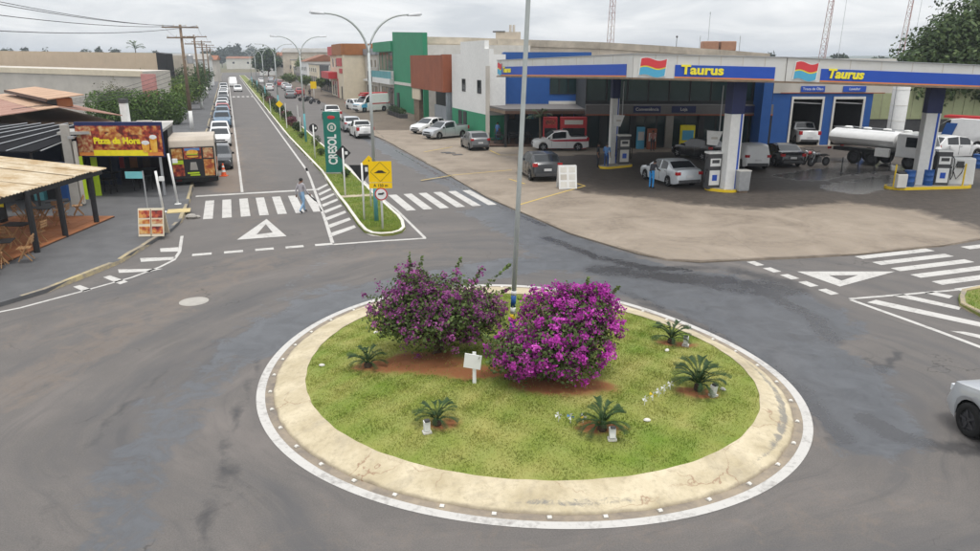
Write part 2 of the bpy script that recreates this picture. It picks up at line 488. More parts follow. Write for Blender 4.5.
def asphalt_material():
    m, nt, bs = _nt('asphalt')
    N, L = nt.nodes, nt.links
    geo = N.new('ShaderNodeNewGeometry')
    def noise(sc, det=6, ro=0.6, dist=0.0):
        n = N.new('ShaderNodeTexNoise'); n.inputs['Scale'].default_value = sc; n.inputs['Detail'].default_value = det
        n.inputs['Roughness'].default_value = ro; n.inputs['Distortion'].default_value = dist
        L.new(geo.outputs['Position'], n.inputs['Vector']); return n.outputs['Fac']
    def mix(a, b, f, mode='MIX'):
        x = N.new('ShaderNodeMix'); x.data_type = 'RGBA'; x.blend_type = mode
        for k, v in (('A', a), ('B', b)):
            if isinstance(v, tuple): x.inputs[k].default_value = (*v, 1)
            else: L.new(v, x.inputs[k])
        if isinstance(f, float): x.inputs['Factor'].default_value = f
        else: L.new(f, x.inputs['Factor'])
        return x.outputs['Result']
    def rampf(v, a, b):
        r = N.new('ShaderNodeMapRange'); r.inputs['From Min'].default_value = a; r.inputs['From Max'].default_value = b
        L.new(v, r.inputs['Value']); return r.outputs['Result']
    def math_(op, a, b):
        x = N.new('ShaderNodeMath'); x.operation = op
        for i, v in enumerate((a, b)):
            if isinstance(v, (int, float)): x.inputs[i].default_value = v
            else: L.new(v, x.inputs[i])
        return x.outputs[0]
    at = N.new('ShaderNodeAttribute'); at.attribute_name = 'tint'
    sp = N.new('ShaderNodeSeparateColor'); L.new(at.outputs['Color'], sp.inputs[0])
    base = mix((0.098, 0.087, 0.081), (0.140, 0.123, 0.113), rampf(noise(0.45, 5, 0.6, 0.5), 0.35, 0.65))
    base = mix(base, (0.110, 0.099, 0.093), rampf(noise(3.0, 4), 0.45, 0.75))
    grain = rampf(noise(38, 4, 0.75), 0.25, 0.75)
    base = mix(base, mix((0.05, 0.048, 0.046), (0.21, 0.20, 0.19), grain), 0.44)
    # traffic circles the island: streaks of polish and dust follow its course
    rel_ = N.new('ShaderNodeVectorMath'); rel_.operation = 'SUBTRACT'; rel_.inputs[1].default_value = (RC.x, RC.y, 0)
    L.new(geo.outputs['Position'], rel_.inputs[0])
    wob = N.new('ShaderNodeTexNoise'); wob.inputs['Scale'].default_value = 0.12; wob.inputs['Detail'].default_value = 2
    L.new(geo.outputs['Position'], wob.inputs['Vector'])
    len_ = N.new('ShaderNodeVectorMath'); len_.operation = 'LENGTH'; L.new(rel_.outputs[0], len_.inputs[0])
    sx_ = N.new('ShaderNodeSeparateXYZ'); L.new(rel_.outputs[0], sx_.inputs[0])
    phi = math_('ARCTAN2', sx_.outputs['Y'], sx_.outputs['X'])
    rr_ = math_('ADD', len_.outputs['Value'], math_('MULTIPLY', wob.outputs['Fac'], 5.0))
    def streak(fr, fp, det):
        cb = N.new('ShaderNodeCombineXYZ'); L.new(math_('MULTIPLY', rr_, fr), cb.inputs[0])
        L.new(math_('MULTIPLY', math_('SINE', phi, 0), fp), cb.inputs[1]); L.new(math_('MULTIPLY', math_('COSINE', phi, 0), fp), cb.inputs[2])
        n = N.new('ShaderNodeTexNoise'); n.inputs['Scale'].default_value = 1.0; n.inputs['Detail'].default_value = det; n.inputs['Roughness'].default_value = 0.6
        L.new(cb.outputs[0], n.inputs['Vector']); return n.outputs['Fac']
    nearw = math_('MULTIPLY', rampf(len_.outputs['Value'], 21.0, 12.0), 1.0)
    st1 = streak(0.85, 1.6, 5)
    base = mix(base, (0.088, 0.086, 0.088), math_('MULTIPLY', math_('MULTIPLY', rampf(st1, 0.50, 0.66), nearw), 0.75))
    base = mix(base, (0.185, 0.163, 0.150), math_('MULTIPLY', math_('MULTIPLY', rampf(st1, 0.46, 0.30), nearw), 0.55))
    st2 = streak(4.5, 2.4, 4)
    base = mix(base, (0.075, 0.073, 0.074), math_('MULTIPLY', math_('MULTIPLY', rampf(st2, 0.56, 0.72), nearw), 0.45))
    brk = noise(1.3, 8, 0.72, 0.8)
    fine = noise(6.5, 6, 0.7)
    def mask(ch, a=0.5, sharp=0.22):
        s = math_('ADD', sp.outputs[ch], math_('MULTIPLY', math_('SUBTRACT', brk, 0.5), 1.5))
        s = math_('ADD', s, math_('MULTIPLY', math_('SUBTRACT', fine, 0.5), 0.5))
        s = math_('MULTIPLY', rampf(s, a, a + sharp), rampf(sp.outputs[ch], 0.02, 0.25))
        return s
    base = mix(base, (0.20, 0.155, 0.12), math_('MULTIPLY', mask(1, 0.35, 0.6), 0.75))
    blue = mask(0, 0.40, 0.20)
    base = mix(base, mix((0.052, 0.056, 0.063), (0.092, 0.099, 0.110), rampf(brk, 0.35, 0.62)), math_('MULTIPLY', blue, 0.85))
    oil = mask(2, 0.38, 0.4)
    base = mix(base, (0.035, 0.034, 0.036), math_('MULTIPLY', oil, 0.75))
    # hairline cracks
    vo = N.new('ShaderNodeTexVoronoi'); vo.feature = 'DISTANCE_TO_EDGE'; vo.inputs['Scale'].default_value = 0.22
    dv = N.new('ShaderNodeVectorMath'); dv.operation = 'ADD'
    nz = N.new('ShaderNodeTexNoise'); nz.inputs['Scale'].default_value = 0.9; nz.inputs['Detail'].default_value = 5
    sc = N.new('ShaderNodeVectorMath'); sc.operation = 'SCALE'; sc.inputs['Scale'].default_value = 2.2
    L.new(geo.outputs['Position'], nz.inputs['Vector']); L.new(nz.outputs['Color'], sc.inputs[0])
    L.new(geo.outputs['Position'], dv.inputs[0]); L.new(sc.outputs[0], dv.inputs[1]); L.new(dv.outputs[0], vo.inputs['Vector'])
    crack = math_('MULTIPLY', rampf(vo.outputs['Distance'], 0.006, 0.0), rampf(noise(0.3, 3), 0.52, 0.6))
    base = mix(base, (0.04, 0.038, 0.036), math_('MULTIPLY', crack, 0.7))
    L.new(base, bs.inputs['Base Color'])
    ro = math_('SUBTRACT', 0.86, math_('MULTIPLY', blue, 0.42))
    L.new(math_('SUBTRACT', ro, math_('MULTIPLY', oil, 0.25)), bs.inputs['Roughness'])
    bs.inputs['Specular IOR Level'].default_value = 0.4
    b = N.new('ShaderNodeBump'); b.inputs['Strength'].default_value = 0.35; b.inputs['Distance'].default_value = 0.01
    L.new(noise(70, 3, 0.7), b.inputs['Height']); L.new(b.outputs[0], bs.inputs['Normal'])
    return m
MT['asphalt'] = asphalt_material()

def road_mesh():
    ns = np.arange(-26, 46.01, 0.25); ss = np.arange(1.0, 82.01, 0.25)
    A, B = np.meshgrid(ns, ss, indexing='ij')
    x = A * SY + B * SX; y = -A * SX + B * SY
    V = np.stack([x.ravel(), y.ravel(), np.zeros(x.size)], 1)
    col = stain_fields(V[:, 0], V[:, 1])
    i, j = np.meshgrid(np.arange(len(ns) - 1), np.arange(len(ss) - 1), indexing='ij')
    k = len(ss)
    a = (i * k + j).ravel()
    F = np.stack([a, a + k, a + k + 1, a + 1], 1)
    # coarse sheets join on: the avenue ahead, the side street both ways, the rest behind the camera
    ext = [(-26, 46, 82, 420), (46, 240, -60, 82), (-220, -26, -60, 82), (-26, 46, -60, 1.0)]
    for n0, n1, s0, s1 in ext:
        b = len(V)
        q = np.array([W(n0, s0), W(n1, s0), W(n1, s1), W(n0, s1)])
        V = np.vstack([V, q]); col = np.vstack([col, np.zeros((4, 3))])
        F = np.vstack([F, [[b, b + 1, b + 2, b + 3]]])
    return tag(soup('road', V, F, M('asphalt'), cols=col), kind='structure')
ROAD = road_mesh()

# ---- pavement on the left corner and along the avenue
KERB_L = [g(*p) for p in [(-60, 322), (0, 307), (47, 293), (82, 279), (120, 263.5), (153, 243.5), (172, 231.5), (182, 222), (188, 208)]]
KERB_L += [W(-2.42, s) for s in (43, 60, 90, 140, 220, 400)]
MT['pavement'] = mat('dark_pavement', (0.105, 0.105, 0.108), 0.85, 0.22, 0.9, bump=0.25, bscale=40)
mb = MB()
outer = [W(-60, 400), W(-60, 30), g(-60, 322) + Vector((-30, 3, 0))]
mb.prism([(p.x, p.y) for p in KERB_L + outer], -0.02, 0.13)
tag(mb.build('pavement', M('pavement')), kind='structure')

def kerb_strip(name, pts, w, z0, z1, m, side=1, kind='structure', jit=0.012):
    """kerb along a polyline as slightly uneven stones"""
    P = [Vector((p[0], p[1], 0)) for p in pts]
    # resample
    out = [P[0]]
    for a, b in zip(P[:-1], P[1:]):
        n = max(1, int((b - a).length / 0.9)) if (b - a).length < 40 else max(1, int((b - a).length / 6))
        for i in range(1, n + 1): out.append(a.lerp(b, i / n))
    vs_, fs = [], []
    for i, p in enumerate(out):
        d = (out[min(i + 1, len(out) - 1)] - out[max(i - 1, 0)]).normalized()
        nrm = Vector((-d.y, d.x, 0)) * side
        j1, j2 = random.uniform(-jit, jit), random.uniform(-jit, jit) * 0.7
        vs_ += [(*(p + nrm * (j1 - 0.006)).xy, z0), (*(p + nrm * (0.02 + j1)).xy, z1 + j2), (*(p + nrm * w).xy, z1 + j2), (*(p + nrm * w).xy, z0)]
    for i in range(len(out) - 1):
        for q in range(3):
            a = i * 4 + q
            fs.append((a, a + 4, a + 5, a + 1))
    fs += [(0, 1, 2, 3), tuple(len(vs_) - 4 + q for q in (3, 2, 1, 0))]
    m_ = MB(); m_.add(vs_, fs)
    o = m_.build(name, m)
    return tag(o, kind=kind)
kerb_strip('kerb', KERB_L, 0.16, -0.02, 0.142, M('kerb'), side=1, jit=0.03)

# ---- the station's concrete apron, cast slab by slab
FORE_PX = [(386, 141), (400, 149), (449, 176), (487, 198), (512, 209), (540, 221), (569, 234), (607, 245.5), (639, 255), (666, 260.5),
           (700, 263), (740, 261), (800, 258.5), (860, 255), (943, 246.5), (980, 240)]
FORE = [g(*p) for p in FORE_PX]
FORE = [W(14.6, 400), W(14.6, 110), W(14.0, 80)] + FORE + [W(60, 20.0), W(140, 20.0), W(140, 400)]
def slab_material():
    m, nt, bs = _nt('apron_concrete')
    N, L = nt.nodes, nt.links
    geo = N.new('ShaderNodeNewGeometry')
    def noise(sc, det=6, ro=0.6, dist=0.0):
        n = N.new('ShaderNodeTexNoise'); n.inputs['Scale'].default_value = sc; n.inputs['Detail'].default_value = det
        n.inputs['Roughness'].default_value = ro; n.inputs['Distortion'].default_value = dist
        L.new(geo.outputs['Position'], n.inputs['Vector']); return n.outputs['Fac']
    def rampf(v, a, b):
        r = N.new('ShaderNodeMapRange'); r.inputs['From Min'].default_value = a; r.inputs['From Max'].default_value = b
        L.new(v, r.inputs['Value']); return r.outputs['Result']
    def mix(a, b, f):
        x = N.new('ShaderNodeMix'); x.data_type = 'RGBA'
        for k, v in (('A', a), ('B', b)):
            if isinstance(v, tuple): x.inputs[k].default_value = (*v, 1)
            else: L.new(v, x.inputs[k])
        if isinstance(f, float): x.inputs['Factor'].default_value = f
        else: L.new(f, x.inputs['Factor'])
        return x.outputs['Result']
    def math_(op, a, b):
        x = N.new('ShaderNodeMath'); x.operation = op
        for i, v in enumerate((a, b)):
            if isinstance(v, (int, float)): x.inputs[i].default_value = v
            else: L.new(v, x.inputs[i])
        return x.outputs[0]
    at = N.new('ShaderNodeAttribute'); at.attribute_name = 'tint'
    sp = N.new('ShaderNodeSeparateColor'); L.new(at.outputs['Color'], sp.inputs[0])
    base = mix((0.185, 0.150, 0.117), (0.30, 0.25, 0.198), rampf(noise(0.42, 7, 0.66, 0.8), 0.36, 0.62))
    base = mix(base, (0.27, 0.22, 0.165), rampf(noise(4, 5), 0.4, 0.8))
    base = mix(base, (0.14, 0.12, 0.10), math_('MULTIPLY', rampf(noise(24, 3, 0.7), 0.5, 0.8), 0.35))
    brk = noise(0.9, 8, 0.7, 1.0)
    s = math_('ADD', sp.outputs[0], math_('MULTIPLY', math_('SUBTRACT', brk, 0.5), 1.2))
    oil = math_('MULTIPLY', rampf(s, 0.35, 0.7), rampf(sp.outputs[0], 0.02, 0.2))  # real oil stain, with some of the canopy's shade painted into it
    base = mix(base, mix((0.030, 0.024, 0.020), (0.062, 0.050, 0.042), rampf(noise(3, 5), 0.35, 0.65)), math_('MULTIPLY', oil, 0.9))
    s2 = math_('ADD', sp.outputs[1], math_('MULTIPLY', math_('SUBTRACT', brk, 0.5), 1.6))
    wet = math_('MULTIPLY', rampf(s2, 0.45, 0.6), rampf(sp.outputs[1], 0.02, 0.2))
    base = mix(base, (0.10, 0.095, 0.09), math_('MULTIPLY', wet, 0.7))
    L.new(base, bs.inputs['Base Color'])
    ro = math_('SUBTRACT', 0.85, math_('MULTIPLY', oil, 0.2))
    L.new(math_('SUBTRACT', ro, math_('MULTIPLY', wet, 0.5)), bs.inputs['Roughness'])
    bs.inputs['Specular IOR Level'].default_value = 0.4
    b = N.new('ShaderNodeBump'); b.inputs['Strength'].default_value = 0.3; b.inputs['Distance'].default_value = 0.01
    L.new(noise(50, 3, 0.7), b.inputs['Height']); L.new(b.outputs[0], bs.inputs['Normal'])
    return m
MT['slab'] = slab_material()
MT['jointdark'] = mat('apron_bed', (0.13, 0.105, 0.08), 0.95, 0.25, 2)
mb = MB(); mb.prism([(p.x, p.y) for p in FORE], -0.02, 0.018)
forecourt = tag(mb.build('forecourt', M('jointdark')), kind='structure')
OIL_SHADE = [g(*p) for p in [(575, 194), (640, 200), (700, 208), (760, 212), (850, 205), (910, 212), (990, 238)]]  # front edge of the oil stain, which also carries canopy shade in its colour
OIL_SHADE_POLY = OIL_SHADE + [Vector((60, 30, 0)), Vector((60, 70, 0)), g(520, 158), g(540, 172)]
WETPX = [[(840, 172), (880, 168), (940, 172)], [(850, 190), (900, 180)], [(800, 178), (850, 170), (870, 158)]]
def point_in(poly, x, y):
    ins = np.zeros(x.shape, bool)
    n = len(poly)
    for i in range(n):
        a, b = poly[i], poly[(i + 1) % n]
        c = ((a[1] > y) != (b[1] > y)) & (x < (b[0] - a[0]) * (y - a[1]) / (b[1] - a[1] + 1e-12) + a[0])
        ins ^= c
    return ins
def slabs():
    bm = bmesh.new()
    near = [p for p in FORE[3:-3]]
    poly = near + [Vector((50, near[-1].y, 0)), Vector((50, 74, 0)), Vector((-13, 74, 0))]
    vs_ = [bm.verts.new((p.x, p.y, 0)) for p in poly]
    bm.faces.new(vs_)
    for x in np.arange(-10, 50, 4.2):
        bmesh.ops.bisect_plane(bm, geom=bm.faces[:] + bm.edges[:] + bm.verts[:], plane_co=(x, 0, 0), plane_no=(1, 0.04, 0))
    for y in np.arange(24.5, 74, 4.6):
        bmesh.ops.bisect_plane(bm, geom=bm.faces[:] + bm.edges[:] + bm.verts[:], plane_co=(0, y, 0), plane_no=(-0.02, 1, 0))
    faces = [[v.co.copy() for v in f.verts] for f in bm.faces if f.calc_area() > 0.3]
    bm.free()
    for co in faces:
        b2 = bmesh.new()
        f = b2.faces.new([b2.verts.new(c) for c in co])
        bmesh.ops.inset_region(b2, faces=[f], thickness=0.025, use_even_offset=True)
        b2.faces.ensure_lookup_table()
        keep = [q for q in b2.faces if q is f]
        bmesh.ops.delete(b2, geom=[q for q in b2.faces if q is not f], context='FACES')
        ex = bmesh.ops.extrude_face_region(b2, geom=[f])
        dz = random.uniform(-0.004, 0.004)
        for q in ex['geom']:
            if isinstance(q, bmesh.types.BMVert): q.co.z += 0.045 + dz
        # cut the top finer so that the stain and shade tint has somewhere to live
        xs = [c.x for c in co]; ys = [c.y for c in co]
        for x in np.arange(min(xs) + 0.7, max(xs), 0.7):
            bmesh.ops.bisect_plane(b2, geom=b2.faces[:] + b2.edges[:] + b2.verts[:], plane_co=(x, 0, 0), plane_no=(1, 0, 0))
        for y in np.arange(min(ys) + 0.7, max(ys), 0.7):
            bmesh.ops.bisect_plane(b2, geom=b2.faces[:] + b2.edges[:] + b2.verts[:], plane_co=(0, y, 0), plane_no=(0, 1, 0))
        bmesh.ops.recalc_face_normals(b2, faces=b2.faces[:])
        me = bpy.data.meshes.new('slab'); b2.to_mesh(me); b2.free()
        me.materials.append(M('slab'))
        n = len(me.vertices)
        c = np.zeros(n * 3, dtype=np.float32); me.vertices.foreach_get('co', c); c = c.reshape(-1, 3)
        t = np.zeros((n, 4), dtype=np.float32); t[:, 3] = 1
        x, y = c[:, 0].astype(float), c[:, 1].astype(float)
        ins = point_in(OIL_SHADE_POLY, x, y)
        edge = seg_dist(x, y, OIL_SHADE)
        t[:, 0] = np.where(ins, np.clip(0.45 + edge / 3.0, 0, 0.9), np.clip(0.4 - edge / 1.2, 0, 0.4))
        for w_ in WETPX:
            t[:, 1] = np.maximum(t[:, 1], np.clip(1.4 - seg_dist(x, y, [g(*p) for p in w_]) / 1.6, 0, 1))
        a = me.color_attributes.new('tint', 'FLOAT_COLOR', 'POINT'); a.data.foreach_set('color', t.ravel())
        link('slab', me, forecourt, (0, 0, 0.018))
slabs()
kerb_strip('forecourt_edge', FORE[2:-2], 0.14, -0.02, 0.068, mat('apron_edge', (0.20, 0.165, 0.13), 0.9, 0.3, 2, bump=0.4), side=1, jit=0.03)

# ---- painted markings
MT['roadpaint'] = mat('worn_road_paint', (0.49, 0.475, 0.45), 0.75, 0.1, 9, col2=(0.24, 0.225, 0.21), thr=(0.50, 0.70), big=1.6)
MT['roadyellow'] = mat('worn_yellow_line', (0.50, 0.36, 0.10), 0.8, 0.1, 6, col2=(0.28, 0.22, 0.14), thr=(0.55, 0.68))
marks = tag(bpy.data.objects.new('road_markings', None), kind='structure'); COL.objects.link(marks)
def mark(name, pts, m='roadpaint', z=0.005):
    a = sum(pts[i][0] * pts[(i + 1) % len(pts)][1] - pts[(i + 1) % len(pts)][0] * pts[i][1] for i in range(len(pts)))
    if a < 0: pts = pts[::-1]
    m_ = MB(); m_.sheet([(p[0], p[1], z) for p in pts])
    return m_.build(name, M(m), marks)
def rect(name, n0, n1, s0, s1, **k):
    return mark(name, [W(n0, s0), W(n1, s0), W(n1, s1), W(n0, s1)], **k)
def pline(name, pts, w, **k):
    P = [Vector((p[0], p[1], 0)) for p in pts]
    L_, R_ = [], []
    for i, p in enumerate(P):
        d = (P[min(i + 1, len(P) - 1)] - P[max(i - 1, 0)]).normalized()
        nrm = Vector((-d.y, d.x, 0)) * w / 2
        L_.append(p + nrm); R_.append(p - nrm)
    m_ = MB()
    z = k.get('z', 0.005)
    n = len(P)
    m_.add([(p.x, p.y, z) for p in R_] + [(p.x, p.y, z) for p in L_], [(i, i + 1, n + i + 1, n + i) for i in range(n - 1)])
    return m_.build(name, M(k.get('m', 'roadpaint')), marks)
def gp(*pts): return [g(*p) for p in pts]

rect('parking_line', 0.08, 0.22, 41.3, 300)
rect('stop_line', -2.2, 4.1, 40.6, 41.0, z=0.009)
for k in range(7): rect('crosswalk_stripe', -1.68 + 0.82 * k, -1.26 + 0.82 * k, 34.6, 39.3)
for k in range(5): rect('yield_dash', -1.88 + 1.12 * k, -1.20 + 1.12 * k, 27.9, 28.22)
def tri(o, i):
    o, i = [g(*p) for p in o], [g(*p) for p in i]
    m_ = MB()
    m_.add([(p.x, p.y, 0.005) for p in o + i], [(0, 1, 4, 3), (1, 2, 5, 4), (2, 0, 3, 5)])
    ob = m_.build('yield_triangle', M('roadpaint'), marks)
    return ob
tri([(237, 239.8), (286.5, 236.2), (266.6, 219)], [(256.5, 234.6), (272.8, 232.6), (265.8, 224.2)])
tri([(797, 271.6), (839.9, 286.6), (895, 271.6)], [(829, 275.6), (841.7, 280.8), (858, 275.2)])
for k in range(7): rect('crosswalk_stripe', 7.5 + 0.83 * k, 7.95 + 0.83 * k, 33.4, 37.8)
# far zebra on the avenue
for k in range(5): rect('crosswalk_stripe', 0.5 + 0.85 * k, 0.95 + 0.85 * k, 148, 151.5)
# side street on the right
for k in range(6):
    n0 = 21.2 - 0.02 * k
    rect('crosswalk_stripe', n0, n0 + 3.5, 19.55 - 0.82 * k - 0.2, 19.55 - 0.82 * k + 0.2)
for k in range(3): rect('crosswalk_stripe', 26.2, 29.6, 19.3 - 0.82 * k - 0.2, 19.3 - 0.82 * k + 0.2)
for k in range(5): rect('yield_dash', 16.95, 17.28, 16.45 + 0.86 * k, 17.0 + 0.86 * k)
pline('lane_edge_line', gp((849.5, 299), (905, 294.5), (957, 290)), 0.13)
pline('lane_edge_line', gp((851, 300), (900, 317.5), (940, 332), (985, 349), (1060, 377)), 0.16)
mark('hatch_stripe', gp((867, 302.5), (876, 300), (985, 323.5), (985, 328)))
mark('hatch_stripe', gp((893, 296), (903, 294.2), (961, 307.2), (959, 310)))
mark('hatch_stripe', gp((924, 293), (932, 291.8), (953, 296), (949, 298.6)))
mark('hatch_stripe', gp((950, 331), (965, 332), (990, 337), (990, 341)))
# hatching round the left corner
pline('corner_line', gp((-20, 316), (20, 308), (80, 292), (131.8, 277.5), (160, 267), (174, 260), (179.5, 252), (182, 236)), 0.12)
for q in ([(160, 248.5), (178.3, 247.3), (178, 251.6), (160.5, 252)], [(140, 258.2), (176, 257), (172, 260), (141, 262)],
          [(118, 269.5), (163, 268.8), (150, 271.6), (119, 273)], [(103, 277.3), (110, 275.5), (128, 281.8), (120, 284.5)],
          [(73, 286.8), (80, 285.2), (92, 289.6), (84, 292)]):
    mark('hatch_stripe', gp(*q))
# median nose
pline('lane_edge_line', [W(4.3, s) for s in (300, 200, 120, 70, 48)] + gp((306, 168), (311, 180), (318, 200), (326, 222), (332.5, 243)), 0.14)
pline('nose_line', gp((333.5, 244.6), (380, 241.2), (426, 238.4)), 0.2, z=0.009)
pline('lane_edge_line', gp((425, 238), (396.5, 210), (384, 200), (370, 187), (345, 163.6)), 0.13)
MED_L = gp((337, 196.6), (343.6, 205), (363.5, 231.7))
for k in range(8):
    t = k / 7.6
    a = Vector(g(316.5, 190)).lerp(g(331.5, 240.5), t)
    b = Vector(g(329, 184.5)).lerp(g(361, 232), t)
    d = (W(0, 1) - W(0, 0)) * 0.31
    c_ = (b - a) * 0.06
    mark('hatch_stripe', [a + c_ - d, b - c_ - d * 0.8 + W(0, 0.22), b - c_ + d * 0.8 + W(0, 0.22), a + c_ + d])
# bay lines on the forecourt
for pts in ([(421, 180.5), (455, 175), (512, 170)], [(424, 152), (452, 147)], [(519, 205), (560, 193), (585, 186), (575, 183)],
            [(509, 179), (525, 184)], [(490, 150.5), (500, 155), (520, 155)]):
    pline('bay_line', [g(p[0], p[1], 0.06) for p in pts], 0.13, m='roadyellow', z=0.073)
# manhole
mh = thing('manhole_cover', 'round concrete manhole cover set in the asphalt left of the roundabout', 'manhole cover', g(194, 301.5))
MB().lathe([(0.42, 0.0), (0.42, 0.006), (0.36, 0.007)], 28).build('frame_ring', M('concrete'), mh)
MB().lathe([(0.34, 0.0), (0.34, 0.010)], 28).build('lid', M('concrete'), mh)

# ---- roundabout: white ring, sloping concrete collar, lawn
RING_PX = [(256.5, 397.6), (260.9, 373.6), (271.8, 358.4), (293.5, 336.6), (321.8, 319.2), (367.6, 301.8), (740, 349.7), (708.9, 333.3), (682.7, 321.4),
           (658.8, 312.7), (621.8, 300.7), (813.7, 427.1), (807.1, 401), (791.9, 381.4), (767.9, 364), (271.2, 436.3), (309.3, 469.2), (378.7, 505.6),
           (461.9, 523), (538, 528.5), (617.6, 527.4), (695.1, 515.9), (757.2, 494.8), (803.7, 454.5)]
LAWN_PX = [(372, 312.6), (337, 332), (311, 354), (305.5, 373.6), (306.6, 400), (333.6, 429.3), (385.6, 457), (448, 474.4), (503.5, 480.3), (571, 481.8),
           (657.9, 474.6), (713.7, 457.6), (751, 429.6), (761.8, 404.8), (757, 385.8), (741.8, 364), (611, 308), (680, 330)]
LAWN_Z = 0.20
def polar_fit(px, z):
    P = [g(*p, z) for p in px]
    ph = np.array([math.atan2(p.y - RC.y, p.x - RC.x) for p in P]); r = np.array([math.hypot(p.x - RC.x, p.y - RC.y) for p in P])
    A = np.stack([np.ones_like(ph)] + [f(k * ph) for k in (1, 2, 3) for f in (np.cos, np.sin)], 1)
    c = np.linalg.lstsq(np.vstack([A, 0.3 * np.eye(7)[3:]]), np.concatenate([r, np.zeros(4)]), rcond=None)[0]
    return lambda a: float(c[0] + sum(c[1 + 2 * i] * math.cos((i + 1) * a) + c[2 + 2 * i] * math.sin((i + 1) * a) for i in range(3)))
RO = polar_fit(RING_PX, 0.0)
RG = polar_fit(LAWN_PX, LAWN_Z)
def ringpt(a, r, z): return (RC.x + r * math.cos(a), RC.y + r * math.sin(a), z)
NA = 200
def ring_mesh(name, rows, m, smooth=True, kind='structure', parent=None):
    """rows of (radius function, height)"""
    vs_, fs = [], []
    for i in range(NA):
        a = 2 * math.pi * i / NA
        for rf, z in rows: vs_.append(ringpt(a, rf(a), z(a) if callable(z) else z))
    k = len(rows)
    for i in range(NA):
        j = (i + 1) % NA
        for q in range(k - 1):
            fs.append((i * k + q, j * k + q, j * k + q + 1, i * k + q + 1))
    m_ = MB(); m_.add(vs_, fs)
    o = m_.build(name, m, parent, smooth=smooth)
    if parent is None: tag(o, kind=kind)
    return o
ring_mesh('ring_line', [(RO, 0.006), (lambda a: RO(a) - 0.185, 0.006)], M('roadpaint'), parent=marks)
def collar_material():
    m, nt, bs = _nt('cream_collar_concrete')
    N, L = nt.nodes, nt.links
    geo = N.new('ShaderNodeNewGeometry')
    def noise(sc, det=6, ro=0.65, dist=0.0):
        n = N.new('ShaderNodeTexNoise'); n.inputs['Scale'].default_value = sc; n.inputs['Detail'].default_value = det
        n.inputs['Roughness'].default_value = ro; n.inputs['Distortion'].default_value = dist
        L.new(geo.outputs['Position'], n.inputs['Vector']); return n.outputs['Fac']
    def rampf(v, a, b):
        r = N.new('ShaderNodeMapRange'); r.inputs['From Min'].default_value = a; r.inputs['From Max'].default_value = b
        L.new(v, r.inputs['Value']); return r.outputs['Result']
    def mix(a, b, f):
        x = N.new('ShaderNodeMix'); x.data_type = 'RGBA'
        for k, v in (('A', a), ('B', b)):
            if isinstance(v, tuple): x.inputs[k].default_value = (*v, 1)
            else: L.new(v, x.inputs[k])
        if isinstance(f, float): x.inputs['Factor'].default_value = f
        else: L.new(f, x.inputs['Factor'])
        return x.outputs['Result']
    def math_(op, a, b):
        x = N.new('ShaderNodeMath'); x.operation = op
        for i, v in enumerate((a, b)):
            if isinstance(v, (int, float)): x.inputs[i].default_value = v
            else: L.new(v, x.inputs[i])
        return x.outputs[0]
    at = N.new('ShaderNodeAttribute'); at.attribute_name = 'tint'
    sp = N.new('ShaderNodeSeparateColor'); L.new(at.outputs['Color'], sp.inputs[0])
    base = mix((0.40, 0.335, 0.215), (0.57, 0.495, 0.35), rampf(noise(1.2), 0.35, 0.65))
    base = mix(base, (0.30, 0.25, 0.17), rampf(noise(7, 7, 0.75), 0.5, 0.8))
    base = mix(base, (0.27, 0.235, 0.18), math_('MULTIPLY', rampf(noise(0.7, 6, 0.7, 1.0), 0.52, 0.72), 0.6))
    scuff = math_('MULTIPLY', rampf(math_('ADD', sp.outputs[0], math_('MULTIPLY', math_('SUBTRACT', noise(5, 7, 0.75, 0.8), 0.5), 1.6)), 0.5, 0.75), rampf(sp.outputs[0], 0.02, 0.2))
    base = mix(base, (0.17, 0.165, 0.155), math_('MULTIPLY', scuff, 0.8))
    low = math_('ADD', sp.outputs[1], math_('MULTIPLY', math_('SUBTRACT', noise(2.2, 6), 0.5), 0.9))
    base = mix(base, (0.16, 0.125, 0.095), math_('MULTIPLY', rampf(low, 0.55, 0.95), 0.75))
    vo = N.new('ShaderNodeTexVoronoi'); vo.feature = 'DISTANCE_TO_EDGE'; vo.inputs['Scale'].default_value = 0.42
    nz = N.new('ShaderNodeTexNoise'); nz.inputs['Scale'].default_value = 2.5; nz.inputs['Detail'].default_value = 5
    sc = N.new('ShaderNodeVectorMath'); sc.operation = 'SCALE'; sc.inputs['Scale'].default_value = 0.5
    dv = N.new('ShaderNodeVectorMath'); dv.operation = 'ADD'
    L.new(geo.outputs['Position'], nz.inputs['Vector']); L.new(nz.outputs['Color'], sc.inputs[0])
    L.new(geo.outputs['Position'], dv.inputs[0]); L.new(sc.outputs[0], dv.inputs[1]); L.new(dv.outputs[0], vo.inputs['Vector'])
    base = mix(base, (0.20, 0.09, 0.05), math_('MULTIPLY', math_('MULTIPLY', rampf(vo.outputs['Distance'], 0.005, 0.001), rampf(noise(0.5, 3), 0.46, 0.56)), 0.6))
    L.new(base, bs.inputs['Base Color'])
    bs.inputs['Roughness'].default_value = 0.85
    b = N.new('ShaderNodeBump'); b.inputs['Strength'].default_value = 0.35; b.inputs['Distance'].default_value = 0.01
    L.new(noise(30, 4, 0.7), b.inputs['Height']); L.new(b.outputs[0], bs.inputs['Normal'])
    return m
